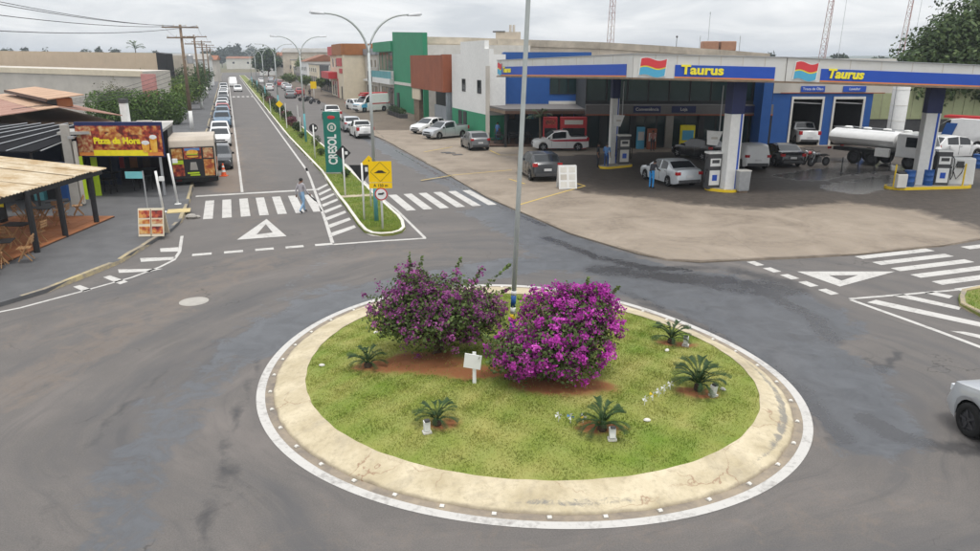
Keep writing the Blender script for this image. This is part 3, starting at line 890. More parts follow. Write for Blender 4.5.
def collar():
    rows = [0.0, 0.02, 0.12, 0.25, 0.4, 0.55, 0.7, 0.85, 1.0]
    vs_, fs, col = [], [], []
    NB = 320
    for i in range(NB):
        a = 2 * math.pi * i / NB
        r0, r1 = RO(a) - 0.36, RG(a) - 0.05
        for t in rows:
            z = 0.002 if t == 0 else 0.03 + 0.19 * t ** 0.8
            wob = 0.012 * math.sin(a * 37) * math.sin(a * 11)
            vs_.append(ringpt(a, r0 + (r1 - r0) * t + wob, z))
            # tyre scuffs: an arc on the right, light ones at the front
            da = math.atan2(math.sin(a + 0.35), math.cos(a + 0.35))
            s = 0.95 * math.exp(-(da / 0.62) ** 2) * math.exp(-((t - 0.32 - 0.10 * da) / 0.16) ** 2)
            db = math.atan2(math.sin(a + 1.45), math.cos(a + 1.45))
            s = max(s, 0.75 * math.exp(-(db / 0.35) ** 2) * math.exp(-((t - 0.3) / 0.14) ** 2))
            s = max(s, 0.35 * (0.5 + 0.5 * math.sin(a * 5 + 1)) * math.exp(-((t - 0.2) / 0.2) ** 2))
            col.append((s, max(0, 1 - t / 0.22) * 0.8, 0))
    k = len(rows)
    for i in range(NB):
        j = (i + 1) % NB
        for q in range(k - 1): fs.append((i * k + q, j * k + q, j * k + q + 1, i * k + q + 1))
    return tag(soup('roundabout_collar', vs_, fs, collar_material(), cols=np.array(col), smooth=True), kind='structure')
collar()
# dirty gutter between line and collar
MT['gutter'] = mat('gutter_dirt', (0.16, 0.14, 0.122), 0.95, 0.25, 3, col2=(0.34, 0.28, 0.205))
ring_mesh('gutter', [(lambda a: RO(a) - 0.18, 0.003), (lambda a: RO(a) - 0.38, 0.003)], M('gutter'))

def lawnz(x, y):
    a = math.atan2(y - RC.y, x - RC.x); r = math.hypot(x - RC.x, y - RC.y)
    t = min(1.0, r / RG(a))
    return LAWN_Z + 0.30 * (1 - t * t)
def gl(px, py):
    """pixel to a point on the lawn"""
    z = LAWN_Z
    for _ in range(5):
        p = g(px, py, z); z = lawnz(p.x, p.y)
    return Vector((p.x, p.y, z))
SOIL_SPOTS = [(gl(420, 362), 1.15, 0.62), (gl(370, 366), 0.4, 0.25), (gl(442, 424), 0.35, 0.2), (gl(600, 428), 0.45, 0.22), (gl(677, 344), 0.5, 0.25), (gl(700, 393), 0.5, 0.25),
              (gl(560, 385), 1.1, 0.45), (gl(480, 372), 0.9, 0.35)]
def grass_tint(x, y, fine=0.0):
    n = vnoise(x * 0.55, y * 0.55, 0.3) * 0.6 + vnoise(x * 1.6, y * 1.6, 1.9) * 0.4
    k = np.clip(0.5 + 0.75 * n, 0, 1)[:, None]
    green = np.array([0.150, 0.245, 0.026]); straw = np.array([0.46, 0.41, 0.145])
    c = green * (1 - k * 0.8) + straw * k * 0.8
    return c
MT['grass'] = leafmat('grass', (1, 1, 1), trans=0.4)
MT['lawnsoil'] = leafmat('lawn_floor', (1, 1, 1), trans=0.0, rough=0.95)
def lawn():
    vs_, fs = [], []
    rows = np.linspace(0, 1, 34)
    for i in range(NA):
        a = 2 * math.pi * i / NA
        for t in rows:
            r = RG(a) * t
            x, y = RC.x + r * math.cos(a), RC.y + r * math.sin(a)
            vs_.append((x, y, lawnz(x, y) + (0 if t > 0.99 else 0.012 * math.sin(x * 5 + y) * math.sin(y * 6))))
    k = len(rows)
    for i in range(NA):
        j = (i + 1) % NA
        for q in range(k - 1): fs.append((i * k + q, j * k + q, j * k + q + 1, i * k + q + 1))
    V = np.array(vs_)
    c = grass_tint(V[:, 0], V[:, 1]) * 0.75
    c += vnoise(V[:, 0] * 3, V[:, 1] * 3, 4.0)[:, None] * 0.012
    soil = np.array([0.21, 0.085, 0.035])
    for p, rx, ry in SOIL_SPOTS:
        d = np.hypot((V[:, 0] - p.x) / rx, (V[:, 1] - p.y) / ry) + 0.25 * vnoise(V[:, 0] * 2.5, V[:, 1] * 2.5, 7.0)
        w_ = np.clip((1.15 - d) / 0.35, 0, 1)[:, None]
        c = c * (1 - w_) + soil * w_
    return tag(soup('lawn', V, fs, M('lawnsoil'), cols=np.clip(c, 0.005, 1), smooth=True), kind='structure')
lawn()
def blades(name, xyz, h, w, tint, label, cat='grass'):
    """one upright triangle per blade"""
    n = len(xyz)
    th = RNG.uniform(0, 2 * np.pi, n); ln = RNG.uniform(0.1, 0.9, n) * h; la = RNG.uniform(0, 2 * np.pi, n)
    dx, dy = np.cos(th) * w, np.sin(th) * w
    V = np.empty((n, 3, 3))
    V[:, 0] = xyz - np.stack([dx, dy, 0 * dx + 0.006], 1); V[:, 1] = xyz + np.stack([dx, dy, 0 * dx - 0.006], 1)
    V[:, 2] = xyz + np.stack([np.cos(la) * ln, np.sin(la) * ln, h], 1)
    t = tint * RNG.uniform(0.75, 1.3, n)[:, None]
    o = soup(name, V.reshape(-1, 3), np.arange(3 * n).reshape(-1, 3), M('grass'), cols=np.repeat(t, 3, 0))
    return tag(o, label, cat, kind='stuff')
def lawn_blades(N_=120000):
    a = RNG.uniform(0, 2 * np.pi, N_); t = np.sqrt(RNG.uniform(0, 1, N_))
    rg = np.array([RG(2 * math.pi * i / 720) for i in range(721)])
    r = t * np.interp(a, np.linspace(0, 2 * np.pi, 721), rg) * (0.985 + 0.006 * np.sin(a * 61) * np.sin(a * 23))
    x, y = RC.x + r * np.cos(a), RC.y + r * np.sin(a)
    z = LAWN_Z + 0.30 * (1 - np.minimum(t, 1) ** 2)
    keep = np.ones(N_, bool)
    for p, rx, ry in SOIL_SPOTS:
        d = np.hypot((x - p.x) / rx, (y - p.y) / ry) + 0.25 * vnoise(x * 2.5, y * 2.5, 7.0)
        keep &= (d > 0.98) | (RNG.uniform(0, 1, N_) < 0.06)
    x, y, z, t = x[keep], y[keep], z[keep], t[keep]
    h = RNG.uniform(0.02, 0.05, len(x))
    blades('grass', np.stack([x, y, z], 1), h, 0.010, grass_tint(x, y), 'mown grass with straw patches covering the round traffic island')
lawn_blades()
# studs round the collar
st0 = thing('road_stud', 'small white reflective stud in the gutter ring of the roundabout', 'road stud', (0, 0, 0), group='studs round the roundabout')
m_ = MB(); m_.prism([(-0.042, -0.042), (0.042, -0.042), (0.042, 0.042), (-0.042, 0.042)], 0, 0.012); m_.build('base_plate', M('concrete'), st0)
m_ = MB(); m_.extrude_y([(-0.036, 0.012), (0.036, 0.012), (0.018, 0.03), (-0.018, 0.03)], -0.034, 0.034); m_.build('reflector', M('offwhite'), st0)
NST = 40
for i in range(NST):
    a = 2 * math.pi * (i + 0.3) / NST
    o = st0 if i == 0 else copy_tree(st0)
    o.location = ringpt(a, RO(a) - 0.29, 0.004); o.rotation_euler = (0, 0, a + random.uniform(-.1, .1))

# ---- planted median of the avenue and the tip of the side street's one
def median(name, pts, kerb_m, nblades, label):
    P = [(p[0], p[1]) for p in pts]
    mb_ = MB(); mb_.prism(P, -0.02, 0.10)
    isl = tag(mb_.build(name, M('lawnsoil_plain')), kind='structure')
    kerb_strip('kerb', pts + [pts[0]], 0.15, -0.02, 0.135, M(kerb_m), side=1)
    x0, x1 = min(p[0] for p in P), max(p[0] for p in P); y0, y1 = min(p[1] for p in P), max(p[1] for p in P)
    return isl
MT['lawnsoil_plain'] = mat('median_turf', (0.10, 0.155, 0.022), 0.95, 0.2, 2.5, col2=(0.22, 0.21, 0.06), bump=0.4)
# counter-clockwise outline: right kerb away, back along the left kerb
med_pts = gp((380, 236.4), (393, 235.6), (402, 233), (405.5, 229.5), (404, 223), (400, 217.5), (374.5, 194.5), (345.8, 166.2)) + [W(7.0, s) for s in (70, 110, 160, 240, 340)] \
    + [W(4.75, s) for s in (340, 240, 160, 110, 70)] + gp((321, 172.5), (337, 196.8), (343.6, 205), (358, 226), (364, 232.5), (371, 235.6))
median('median', med_pts, 'whitekerb', 0, '')
xs = RNG.uniform(0, 1, 60000); 
def strip_blades():
    s = 29 + (140 - 29) * RNG.uniform(0, 1, 70000) ** 1.8
    n = RNG.uniform(4.3, 7.1, len(s))
    x = n * SY + s * SX; y = -n * SX + s * SY
    ins = point_in([(p[0], p[1]) for p in med_pts], x, y)
    cx, cy = x[ins], y[ins]
    d = seg_dist(cx, cy, [Vector((p[0], p[1], 0)) for p in med_pts])
    k = d > 0.17
    cx, cy = cx[k], cy[k]
    path = (np.abs(seg_dist(cx, cy, gp((338, 199.5), (376, 197.5)))) > 0.34)
    cx, cy = cx[path], cy[path]
    n = len(cx)
    blades('grass', np.stack([cx, cy, np.full(n, 0.10)], 1), RNG.uniform(0.04, 0.09, n), 0.014, grass_tint(cx, cy) * np.array([0.85, 1.0, 0.8]),
           'green grass strip along the median of the avenue')
strip_blades()
m_ = MB(); a, b = g(339, 198.8), g(375.5, 196.5); d = W(0, 0.3)
m_.prism([(p.x, p.y) for p in (a - d, b - d, b + d, a + d)], 0.08, 0.118)
tag(m_.build('footpath', mat('path_concrete', (0.42, 0.36, 0.26), 0.85, 0.15, 2)), kind='structure')
med2 = gp((959.5, 307), (958, 299), (961, 293), (980, 289.3), (1060, 283)) + [W(60, 14.0), W(60, 12.6)] + gp((1060, 350), (980, 317.5))
med2 = med2[::-1]
median('median_tip', med2, 'kerb', 0, '')
def tip_blades():
    x = RNG.uniform(13.5, 24, 30000); y = RNG.uniform(17, 25, 30000)
    ins = point_in([(p[0], p[1]) for p in med2], x, y); x, y = x[ins], y[ins]
    k = seg_dist(x, y, [Vector((p[0], p[1], 0)) for p in med2]) > 0.22
    x, y = x[k], y[k]; n = len(x)
    blades('grass', np.stack([x, y, np.full(n, 0.1)], 1), RNG.uniform(0.04, 0.08, n), 0.012, grass_tint(x, y) * np.array([0.8, 1.0, 0.7]),
           'grass on the rounded tip of the side street median, right edge')
tip_blades()
# ================================================================== PLANTS
MT['leaf'] = leafmat('leaf', (1, 1, 1), trans=0.25)
MT['bract'] = leafmat('bract', (1, 1, 1), trans=0.35, rough=0.7)

def leaf_quads(P, Nrm, size, aspect=0.55, curl=0.0):
    """one rhombic leaf per point, facing about Nrm"""
    n = len(P)
    Nrm = Nrm / (np.linalg.norm(Nrm, axis=1, keepdims=True) + 1e-9)
    rnd = RNG.normal(size=(n, 3))
    A = np.cross(Nrm, rnd); A /= np.linalg.norm(A, axis=1, keepdims=True) + 1e-9
    B = np.cross(Nrm, A)
    s = (size if np.ndim(size) else np.full(n, size))[:, None]
    V = np.empty((n, 4, 3))
    V[:, 0] = P - A * s; V[:, 1] = P + B * s * aspect + Nrm * s * curl; V[:, 2] = P + A * s; V[:, 3] = P - B * s * aspect + Nrm * s * curl
    return V.reshape(-1, 3), np.arange(4 * n).reshape(-1, 4)

def crown_points(blobs, n, shell=0.35, rough=0.25, seed=0.0):
    """points near the surface of a set of ellipsoids (cx,cy,cz,rx,ry,rz), denser in clumps"""
    vol = np.array([b[3] * b[4] + b[4] * b[5] + b[3] * b[5] for b in blobs]); vol = vol / vol.sum()
    out, nor, clump = [], [], []
    for b, f in zip(blobs, vol):
        k = max(8, int(n * f))
        d = RNG.normal(size=(k, 3)); d /= np.linalg.norm(d, axis=1, keepdims=True)
        r = 1 - shell * RNG.uniform(0, 1, k) ** 1.5
        bump = 1 + rough * (np.sin(d[:, 0] * 5 + seed + b[0]) * np.sin(d[:, 1] * 6 + b[1]) * np.cos(d[:, 2] * 5 + b[2])) + rough * 0.6 * np.sin(d[:, 0] * 13 + b[2]) * np.sin(d[:, 2] * 11 + b[0]) * np.sin(d[:, 1] * 12)
        p = d * (r * bump)[:, None] * np.array(b[3:6]) + np.array(b[:3])
        out.append(p); nor.append(d + 0.55 * RNG.normal(size=d.shape) + np.array([0, 0, 0.25]))
        clump.append(np.sin(p[:, 0] * 2.3 / max(b[3], .5) * 2 + seed) * np.sin(p[:, 1] * 2.1 / max(b[4], .5) * 2) * np.sin(p[:, 2] * 2.6 / max(b[5], .5) * 2 + 1))
    return np.vstack(out), np.vstack(nor), np.concatenate(clump)

def crown(name, blobs, n, size, col, parent=None, label=None, cat=None, kind='stuff', seed=0.0, shell=0.4, rough=0.3, m='leaf', group=None, col2=None):
    P, N_, c = crown_points(blobs, n, shell, rough, seed)
    zmin = max(b[2] - b[5] for b in blobs)
    keep = P[:, 2] > 0.02
    P, N_, c = P[keep], N_[keep], c[keep]
    s = size * RNG.uniform(0.6, 1.35, len(P))
    V, F = leaf_quads(P, N_, s)
    t = np.array(col) * (1 + 0.35 * c + RNG.normal(0, 0.22, len(P)))[:, None]
    if col2 is not None:
        w_ = (RNG.uniform(0, 1, len(P)) < 0.25 + 0.25 * c)[:, None]
        t = np.where(w_, np.array(col2) * (1 + RNG.normal(0, 0.2, len(P)))[:, None], t)
    o = soup(name, V, F, M(m), parent, cols=np.repeat(np.clip(t, 0.004, 1), 4, 0))
    return tag(o, label, cat, group, kind)

def trunk(parent, h, r, lean=(0, 0), limbs=5, spread=1.5, top=None, name='trunk', seed=1):
    rr = random.Random(seed)
    m_ = MB()
    pts = [(0, 0, -0.05), (lean[0] * .3, lean[1] * .3, h * .35), (lean[0] * .7, lean[1] * .7, h * .7), (lean[0], lean[1], h)]
    m_.tube(pts, [r * 1.25, r, r * .85, r * .65], 9)
    for i in range(limbs):
        a = 2 * math.pi * i / limbs + rr.uniform(-.4, .4)
        q = (lean[0] * .8, lean[1] * .8, h * rr.uniform(.7, .98))
        e = (q[0] + math.cos(a) * spread * rr.uniform(.7, 1.1), q[1] + math.sin(a) * spread * rr.uniform(.7, 1.1), (top or h * 1.6) * rr.uniform(.8, 1.0))
        mid = ((q[0] * .55 + e[0] * .45) , (q[1] * .55 + e[1] * .45), q[2] * .4 + e[2] * .6 - 0.1)
        m_.tube([q, mid, e], [r * .5, r * .34, r * .12], 6)
    return m_.build(name, M('bark'), parent, smooth=True)

def tree(px, py, blobs, n, size, col, label, h, r, spread=2.0, name='tree', group=None, seed=0, p=None, col2=None, rough=0.3):
    """blobs relative to the foot of the trunk"""
    p = g(px, py) if p is None else p
    t = thing(name, label, 'tree', p, 0, group)
    trunk(t, h, r, (random.uniform(-.2, .2), random.uniform(-.2, .2)), 6, spread, h * 1.7, seed=seed)
    crown('crown', blobs, n, size, col, t, seed=seed, col2=col2, rough=rough)
    return t

# ---- two bougainvilleas on the island
def bougainvillea(px, py, label, rx, ry, h, flowering, lobes, sprays, seed):
    rr = random.Random(seed)
    p = gl(px, py)
    t = thing('bougainvillea', label, 'shrub', p - Vector((0, 0, 0.03)))
    m_ = MB()
    for i in range(9):
        a = rr.uniform(0, 2 * math.pi); k = rr.uniform(.35, .8)
        e = (math.cos(a) * rx * k, math.sin(a) * ry * k, h * rr.uniform(.5, .9))
        m_.tube([(rr.uniform(-.12, .12), rr.uniform(-.12, .12), 0), (e[0] * .35, e[1] * .35, e[2] * .6), e], [.045, .03, .01], 6)
    m_.build('stem', M('bark'), t, smooth=True)
    n = 12000
    P, N_, c = crown_points(lobes, n, 0.62, 0.28, seed)
    # long shoots that stick out of the crown
    ex, en = [], []
    for (sx, sy, sz, dx, dy, dz, L_) in sprays:
        k = int(90 * L_)
        u = RNG.uniform(0, 1, k)
        q = np.stack([sx + dx * u * L_, sy + dy * u * L_, sz + dz * u * L_ - 0.18 * (u * L_) ** 2], 1) + RNG.normal(0, 0.035, (k, 3)) * (1.3 - u)[:, None]
        ex.append(q); en.append(RNG.normal(size=(k, 3)))
    S = len(P)
    if ex:
        P = np.vstack([P] + ex); N_ = np.vstack([N_] + en); c = np.concatenate([c, np.zeros(sum(map(len, ex)))])
    keep = P[:, 2] > 0.06
    P, N_, c = P[keep], N_[keep], c[keep]
    is_spray = (np.arange(len(keep)) >= S)[keep]
    up = np.clip(P[:, 2] / h, 0, 1.2)
    V, F = leaf_quads(P, N_, 0.040 * RNG.uniform(.7, 1.4, len(P)), 0.6, 0.1)
    tint = np.array([0.082, 0.118, 0.034]) * (1 + 0.4 * c + RNG.normal(0, .3, len(P)))[:, None]
    tint = np.where(is_spray[:, None], np.array([0.12, 0.17, 0.05]) * (1 + RNG.normal(0, .2, len(P)))[:, None], tint)
    tag(soup('leaves', V, F, M('leaf'), t, cols=np.repeat(np.clip(tint, .004, 1), 4, 0)), kind='stuff')
    # blooms sit in clusters at the branch tips; each bloom is a few papery bracts
    field = vnoise(P[:, 0] * 1.7 + seed, P[:, 2] * 2.0 + P[:, 1] * 1.3, seed) * 0.5 + 0.5
    wgt = (0.25 + field) * (0.4 + up) * np.where(is_spray, .25, 1.0)
    K = int((700 if flowering > .5 else 1000) * flowering)
    idx = RNG.choice(len(P), K, replace=False, p=wgt / wgt.sum())
    C, Cn = P[idx], N_[idx] / (np.linalg.norm(N_[idx], axis=1, keepdims=True) + 1e-9)
    out_ = C - np.array([0, 0, h * .45]); out_ /= np.linalg.norm(out_, axis=1, keepdims=True) + 1e-9
    C = C + out_ * 0.05
    per = 34 if flowering > .5 else 24
    rad = RNG.uniform(.05, .11, K)
    Q = np.repeat(C, per, 0) + RNG.normal(0, 1, (K * per, 3)) * np.repeat(rad, per)[:, None] * np.array([.62, .62, .55])
    V, F = leaf_quads(Q, np.repeat(out_, per, 0) + RNG.normal(0, .75, Q.shape), 0.030 * RNG.uniform(.7, 1.35, len(Q)), 0.78, 0.25)
    base = np.array([0.50, 0.045, 0.42]) if flowering > 0.5 else np.array([0.34, 0.075, 0.29])
    pale = np.array([0.66, 0.14, 0.56]) if flowering > 0.5 else np.array([0.40, 0.14, 0.33])
    hue = np.repeat(RNG.uniform(0, 1, K) ** 1.5, per)[:, None]
    ft = (base * (1 - hue * .7) + pale * hue * .7) * np.repeat(RNG.uniform(.7, 1.2, K), per)[:, None] * (1 + RNG.normal(0, .14, len(Q)))[:, None]
    kk = Q[:, 2] > .05
    Vk = V.reshape(-1, 4, 3)[kk].reshape(-1, 3)
    tag(soup('flowers', Vk, np.arange(len(Vk)).reshape(-1, 4), M('bract'), t, cols=np.repeat(np.clip(ft[kk], .004, 1), 4, 0)), kind='stuff')
    return t
bougainvillea(437, 352, 'bougainvillea bush with sparse dusky purple bloom and long green shoots, beside the tall pole', 1.55, 1.2, 1.9, 0.499,
    [(-.95, 0, .95, .68, .75, .55), (-.35, .1, 1.25, .85, .9, .65), (.35, .1, 1.25, .85, .85, .62), (.95, 0, 1.0, .62, .75, .58), (0, -.3, .9, 1.2, .8, .62), (.1, .3, .75, 1.3, .8, .6),
     (-.45, -.1, 1.7, .45, .4, .4)],
    [(-.55, 0, 1.9, -.05, .1, 1, .55), (-.4, 0, 1.9, .25, 0, 1, .45), (-.75, .1, 1.75, -.4, 0, .9, .4), (1.0, .2, 1.4, .75, .2, .85, .95), (1.15, .1, 1.3, .9, .1, .5, .6), (.4, .2, 1.8, .35, .2, .95, .5), (-1.3, 0, 1.3, -.9, 0, .4, .3), (.8, .2, 1.6, .5, .1, .9, .55)], 3)
bougainvillea(551, 374, 'bougainvillea bush in full bright magenta flower, right of the small white sign', 1.45, 1.2, 2.0, 1.0,
    [(-.75, -.3, .65, .72, .65, .52), (-.2, -.3, .8, .85, .75, .62), (.45, -.1, .95, .85, .8, .7), (.75, .2, 1.2, .68, .7, .7), (.1, .3, 1.2, .9, .7, .65), (.95, .2, 1.55, .42, .45, .42), (.5, .2, 1.6, .5, .4, .36), (.25, -.5, .5, .8, .5, .4)],
    [(1.1, .1, 1.7, .7, 0, .7, .45), (.7, .1, 1.85, .1, 0, 1, .35), (.35, .2, 1.75, -.2, 0, 1, .3), (-1.2, -.3, .9, -.9, 0, .5, .3), (-.9, -.2, 1.05, -.5, 0, .9, .35)], 5)

# ---- sago palms
def frond_mesh(L_, seed):
    rr = random.Random(seed)
    V, F = [], []
    n = 24
    def pt(u): return Vector((L_ * u * (1 - .12 * u), 0, L_ * (0.95 * u - 0.78 * u * u)))
    for i in range(n):
        u = 0.14 + 0.86 * i / (n - 1)
        p = pt(u); w_ = L_ * 0.19 * math.sin(math.pi * min(1, .22 + .72 * (1 - abs(u - .45) * 1.15)))
        for s in (-1, 1):
            d = Vector((.45, s * 1.0, .35)).normalized() * w_ * rr.uniform(.85, 1.1)
            o = Vector((.015, 0, 0))
            b = len(V)
            V += [p - o, p + o, p + d * .6 + o * .8 + Vector((0, 0, .0)), p + d + Vector((0, 0, -.05 * w_)), p + d * .6 - o * .8]
            F += [(b, b + 1, b + 2, b + 4), (b + 4, b + 2, b + 3)]
    m_ = MB(); m_.add(V, F)
    m_.tube([pt(0), pt(.35), pt(.7), pt(1)], [.012, .009, .006, .003], 5)
    return m_.mesh('frond', M('cycad'))
MT['cycad'] = mat('cycad_leaf', (0.022, 0.052, 0.012), 0.6, 0.3, 12, spec=0.25)
MT['cycadtrunk'] = mat('cycad_trunk', (0.07, 0.05, 0.035), 0.95, 0.4, 18, bump=1.0, bscale=40)
FROND = [frond_mesh(1.0, i) for i in range(3)]
def sago(px, py, L_, n, label, seed, tilt=0.0):
    rr = random.Random(seed)
    p = gl(px, py)
    t = thing('sago_palm', label, 'cycad', p - Vector((0, 0, .02)), group='sago palms on the traffic island')
    h = 0.16 * L_ / .6
    MB().lathe([(.08, 0), (.095, h * .4), (.085, h * .8), (.05, h)], 10).build('trunk', M('cycadtrunk'), t)
    for i in range(n):
        a = i * 2.39996 + rr.uniform(-.15, .15)
        el = rr.uniform(-.55, .05) if i > n * .45 else rr.uniform(-.95, -.45)
        s = L_ * rr.uniform(.85, 1.1)
        o = link('frond', FROND[i % 3], t, (0, 0, h * .9), (rr.uniform(-.15, .15), el + .25, a), (s, s, s))
sago(368, 367, .50, 18, 'small sago palm left of the dusky purple bougainvillea', 1)
sago(437, 424, .48, 18, 'small sago palm in the front left of the lawn, beside a white spotlight', 2)
sago(602, 430, .54, 22, 'medium sago palm in red soil at the front of the lawn', 3)
sago(698, 390, .66, 26, 'largest sago palm, on the right side of the lawn', 4)
sago(671, 343, .56, 20, 'sago palm near the far right rim of the lawn', 5)

# ---- street trees and hedges
TR = 'trees along the avenue'
def rel(*bl): return list(bl)
# big tree behind the station canopy
p = Vector((xat(955, 66, 0), 66, 0))
tree(0, 0, rel((0, 0, 7.0, 5.0, 4.5, 3.4), (-3.6, 0, 6.2, 3.4, 3, 2.6), (3.5, .5, 8.2, 4.2, 3.6, 3.4), (1.0, 0, 10.2, 3.8, 3.4, 2.6), (-2.5, -1, 8.6, 2.8, 2.6, 2.0), (-3.2, -1, 4.6, 2.6, 2, 1.6), (1.5, -1, 4.4, 3.0, 2, 1.5), (5.5, 0, 5.0, 3, 2.5, 2)),
     26000, .20, (0.062, 0.098, 0.036), 'huge dark leafy tree rising behind the right end of the canopy', 4.5, .4, 4.0, seed=11, p=p, col2=(0.10, 0.14, 0.05), rough=.35)
def small_tree(px, Y, topy, wpx, label, col, group=None, n=2500, leaf=None, seed=0, flat=1.0, col2=None, basez=0.35):
    x = xat(px, Y, 3); p_ = Vector((x, Y, 0))
    H_ = hgt(p_, topy); zc_ = Y * CT + ST * 3
    w_ = wpx / FPX * zc_ / 2
    cz = H_ * (1 + basez) / 2; rz = H_ * (1 - basez) / 2
    rr = random.Random(seed)
    bl = [(0, 0, cz, w_ * .8, w_ * .7, rz * .95)]
    for i in range(6):
        a = i * 1.05 + rr.uniform(-.3, .3); k = rr.uniform(.4, .6)
        bl.append((math.cos(a) * w_ * k, math.sin(a) * w_ * k * .8, cz + rr.uniform(-.35, .5) * rz, w_ * rr.uniform(.42, .55), w_ * .45, rz * rr.uniform(.42, .6)))
    return tree(0, 0, bl, n, leaf or max(.1, w_ * .07), col, label, max(.5, H_ * basez * 1.2), max(.06, H_ * .022), w_ * .4, p=p_, group=group, seed=seed, col2=col2, rough=.35)
G1 = (0.075, 0.125, 0.032); G2 = (0.14, 0.20, 0.045); G3 = (0.05, 0.085, 0.03)
# clipped hedge on the left
hd = thing('hedge', 'thick clipped green hedge beside the nearest utility pole', 'hedge', W(-9.3, 87))
m_ = MB()
for k in range(7): m_.tube([(-4 + k * 1.3, 0, -.02), (-4 + k * 1.3, .1, 1.6)], [.05, .03], 5)
m_.build('stem', M('bark'), hd)
crown('foliage', [(-3.9 + 1.25 * k, .2 * math.sin(k * 2), 2.1 + .1 * math.sin(k * 3), 1.35, 1.5, 1.75) for k in range(7)] + [(-3 + 1.5 * k, 0, 1.2, 1.3, 1.5, 1.25) for k in range(5)], 15000, .13, (0.085, 0.145, 0.032), hd, seed=2, rough=.1, shell=.3)
hd.rotation_euler = (0, 0, STA)
small_tree(113, 80, 78, 42, 'thin grey green shrubby tree in front of the grey wall', (0.10, 0.115, 0.05), n=2600, leaf=.09, seed=21, col2=(0.16, .15, .07), basez=.15)
for i, (n_, s_, h_, w_, lab, cc, c2) in enumerate([
        (-7.6, 101, 5.2, 3.4, 'bright green bushy tree just behind the hedge', G2, G1), (-10.5, 100, 4.9, 3.2, 'rounded green tree behind the left part of the hedge', G2, G1),
        (-5.6, 112, 5.0, 2.6, 'green roadside tree leaning over the parked cars, behind the hedge', G1, G2), (-6.0, 126, 6.0, 3.0, 'darker green roadside tree past the hedge', G3, G1),
        (-6.3, 142, 6.2, 3.1, 'dark roadside tree in the middle of the left row', G3, G1), (-5.8, 160, 6.0, 2.8, 'dark roadside tree farther along the left row', G3, G3), (-6.2, 182, 6.4, 3.0, 'dull roadside tree near the end of the left row', G3, G1),
        (-6.4, 212, 6.6, 3.2, 'last dark tree of the left roadside row', G3, G3), (-12.5, 118, 5.6, 3.2, 'green tree set back from the street behind the hedge', G1, G3)]):
    tree(0, 0, [(0, 0, h_ * .62, w_ * .8, w_ * .75, h_ * .36), (w_ * .4, .3, h_ * .5, w_ * .6, w_ * .6, h_ * .3), (-w_ * .4, -.3, h_ * .55, w_ * .6, w_ * .6, h_ * .32), (0, -w_ * .4, h_ * .5, w_ * .6, w_ * .5, h_ * .28)],
         3600 if s_ < 130 else 1800, .15 if s_ < 130 else .22, cc, lab, h_ * .4, .12, w_ * .4, p=W(n_, s_), group=TR, seed=30 + i, col2=c2)
# right side of the avenue, far
small_tree(268, 300, 46.5, 31, 'big round dark green tree far down the avenue', (0.030, 0.058, 0.022), n=4200, leaf=.55, seed=41, basez=.18, col2=G1)
for i, (px, Y, ty, w_, lab) in enumerate([(289, 190, 73, 19, 'light green clipped street tree left of the grey shop'), (305, 178, 75, 15, 'light green clipped street tree in front of the grey shop'),
                                        (320.5, 165, 77.5, 12, 'light green clipped street tree next to the red awning'), (301, 235, 56, 14, 'green tree above the flat roofs behind the grey shop')]):
    small_tree(px, Y, ty, w_, lab, (0.115, 0.15, 0.05), n=1200, leaf=.22, seed=50 + i, basez=.3, col2=G1)
far = [(222, 620, 47, 13), (231, 700, 45.5, 12), (238, 660, 43.5, 10), (247, 720, 49, 15), (252, 800, 45, 13), (213, 520, 51, 12), (205, 480, 50, 12), (262, 640, 52, 12)]
for i, (px, Y, ty, w_) in enumerate(far):
    small_tree(px, Y, ty, w_, ['pale hazy skyline tree beyond the avenue, %s' % q for q in ('left of the middle', 'centre left', 'tallest', 'broad one in the centre', 'right of the centre', 'lowest left', 'farthest left', 'beside the big round tree')][i],
               (0.040, 0.060, 0.036), n=700, leaf=1.3, seed=60 + i, basez=.15, group='skyline trees')
for i, (px, Y, ty, w_) in enumerate([(10, 420, 47.5, 16), (27, 500, 46, 9), (48, 470, 48.5, 16), (88, 480, 48, 18), (101, 450, 46, 9), (117, 470, 48.5, 14), (157, 420, 49.5, 9), (768, 330, 52.5, 14), (837, 300, 53.5, 22), (876, 330, 57, 26)]):
    small_tree(px, Y, ty, w_, 'dark distant tree on the horizon ' + ('at the far left', 'second from the far left', 'above the left of the tan building', 'above the middle of the tan building', 'small round, above the tan building', 'left of the palm', 'right of the palm',
               'left of the second antenna', 'right of the second antenna', 'low, above the white fascia')[i], (0.035, 0.055, 0.03), n=600, leaf=.9, seed=80 + i, basez=.12, group='horizon trees')
# palms
def palm(p_, h_, r_, n, L_, label, leafcol='palmleaf'):
    t = thing('palm_tree', label, 'palm tree', p_)
    MB().tube([(0, 0, -.05), (.05, 0, h_ * .5), (0, .05, h_)], [r_ * 1.2, r_, r_ * .8], 8).build('trunk', M('bark'), t, smooth=True)
    for i in range(n):
        a = i * 2.39996; el = random.uniform(-.75, .35)
        s = L_ * random.uniform(.85, 1.1)
        link('frond', FROND_P[i % 3], t, (0, 0, h_), (random.uniform(-.2, .2), el, a), (s, s, s))
MT['palmleaf'] = mat('palm_leaf', (0.055, 0.10, 0.025), 0.5, 0.3, 6)
FROND_P = []
for f in FROND:
    q = f.copy(); q.materials.clear(); q.materials.append(M('palmleaf')); FROND_P.append(q)
palm(Vector((xat(540, 57.6, 2), 57.6, 0.06)), 2.5, .09, 18, 1.05, 'small palm beside the wooden deck of the blue shop')
palm(Vector((xat(136, 260, 8), 260, 0)), hgt((0, 260), 49), .2, 14, 3.6, 'lone palm on the skyline behind the tan building')
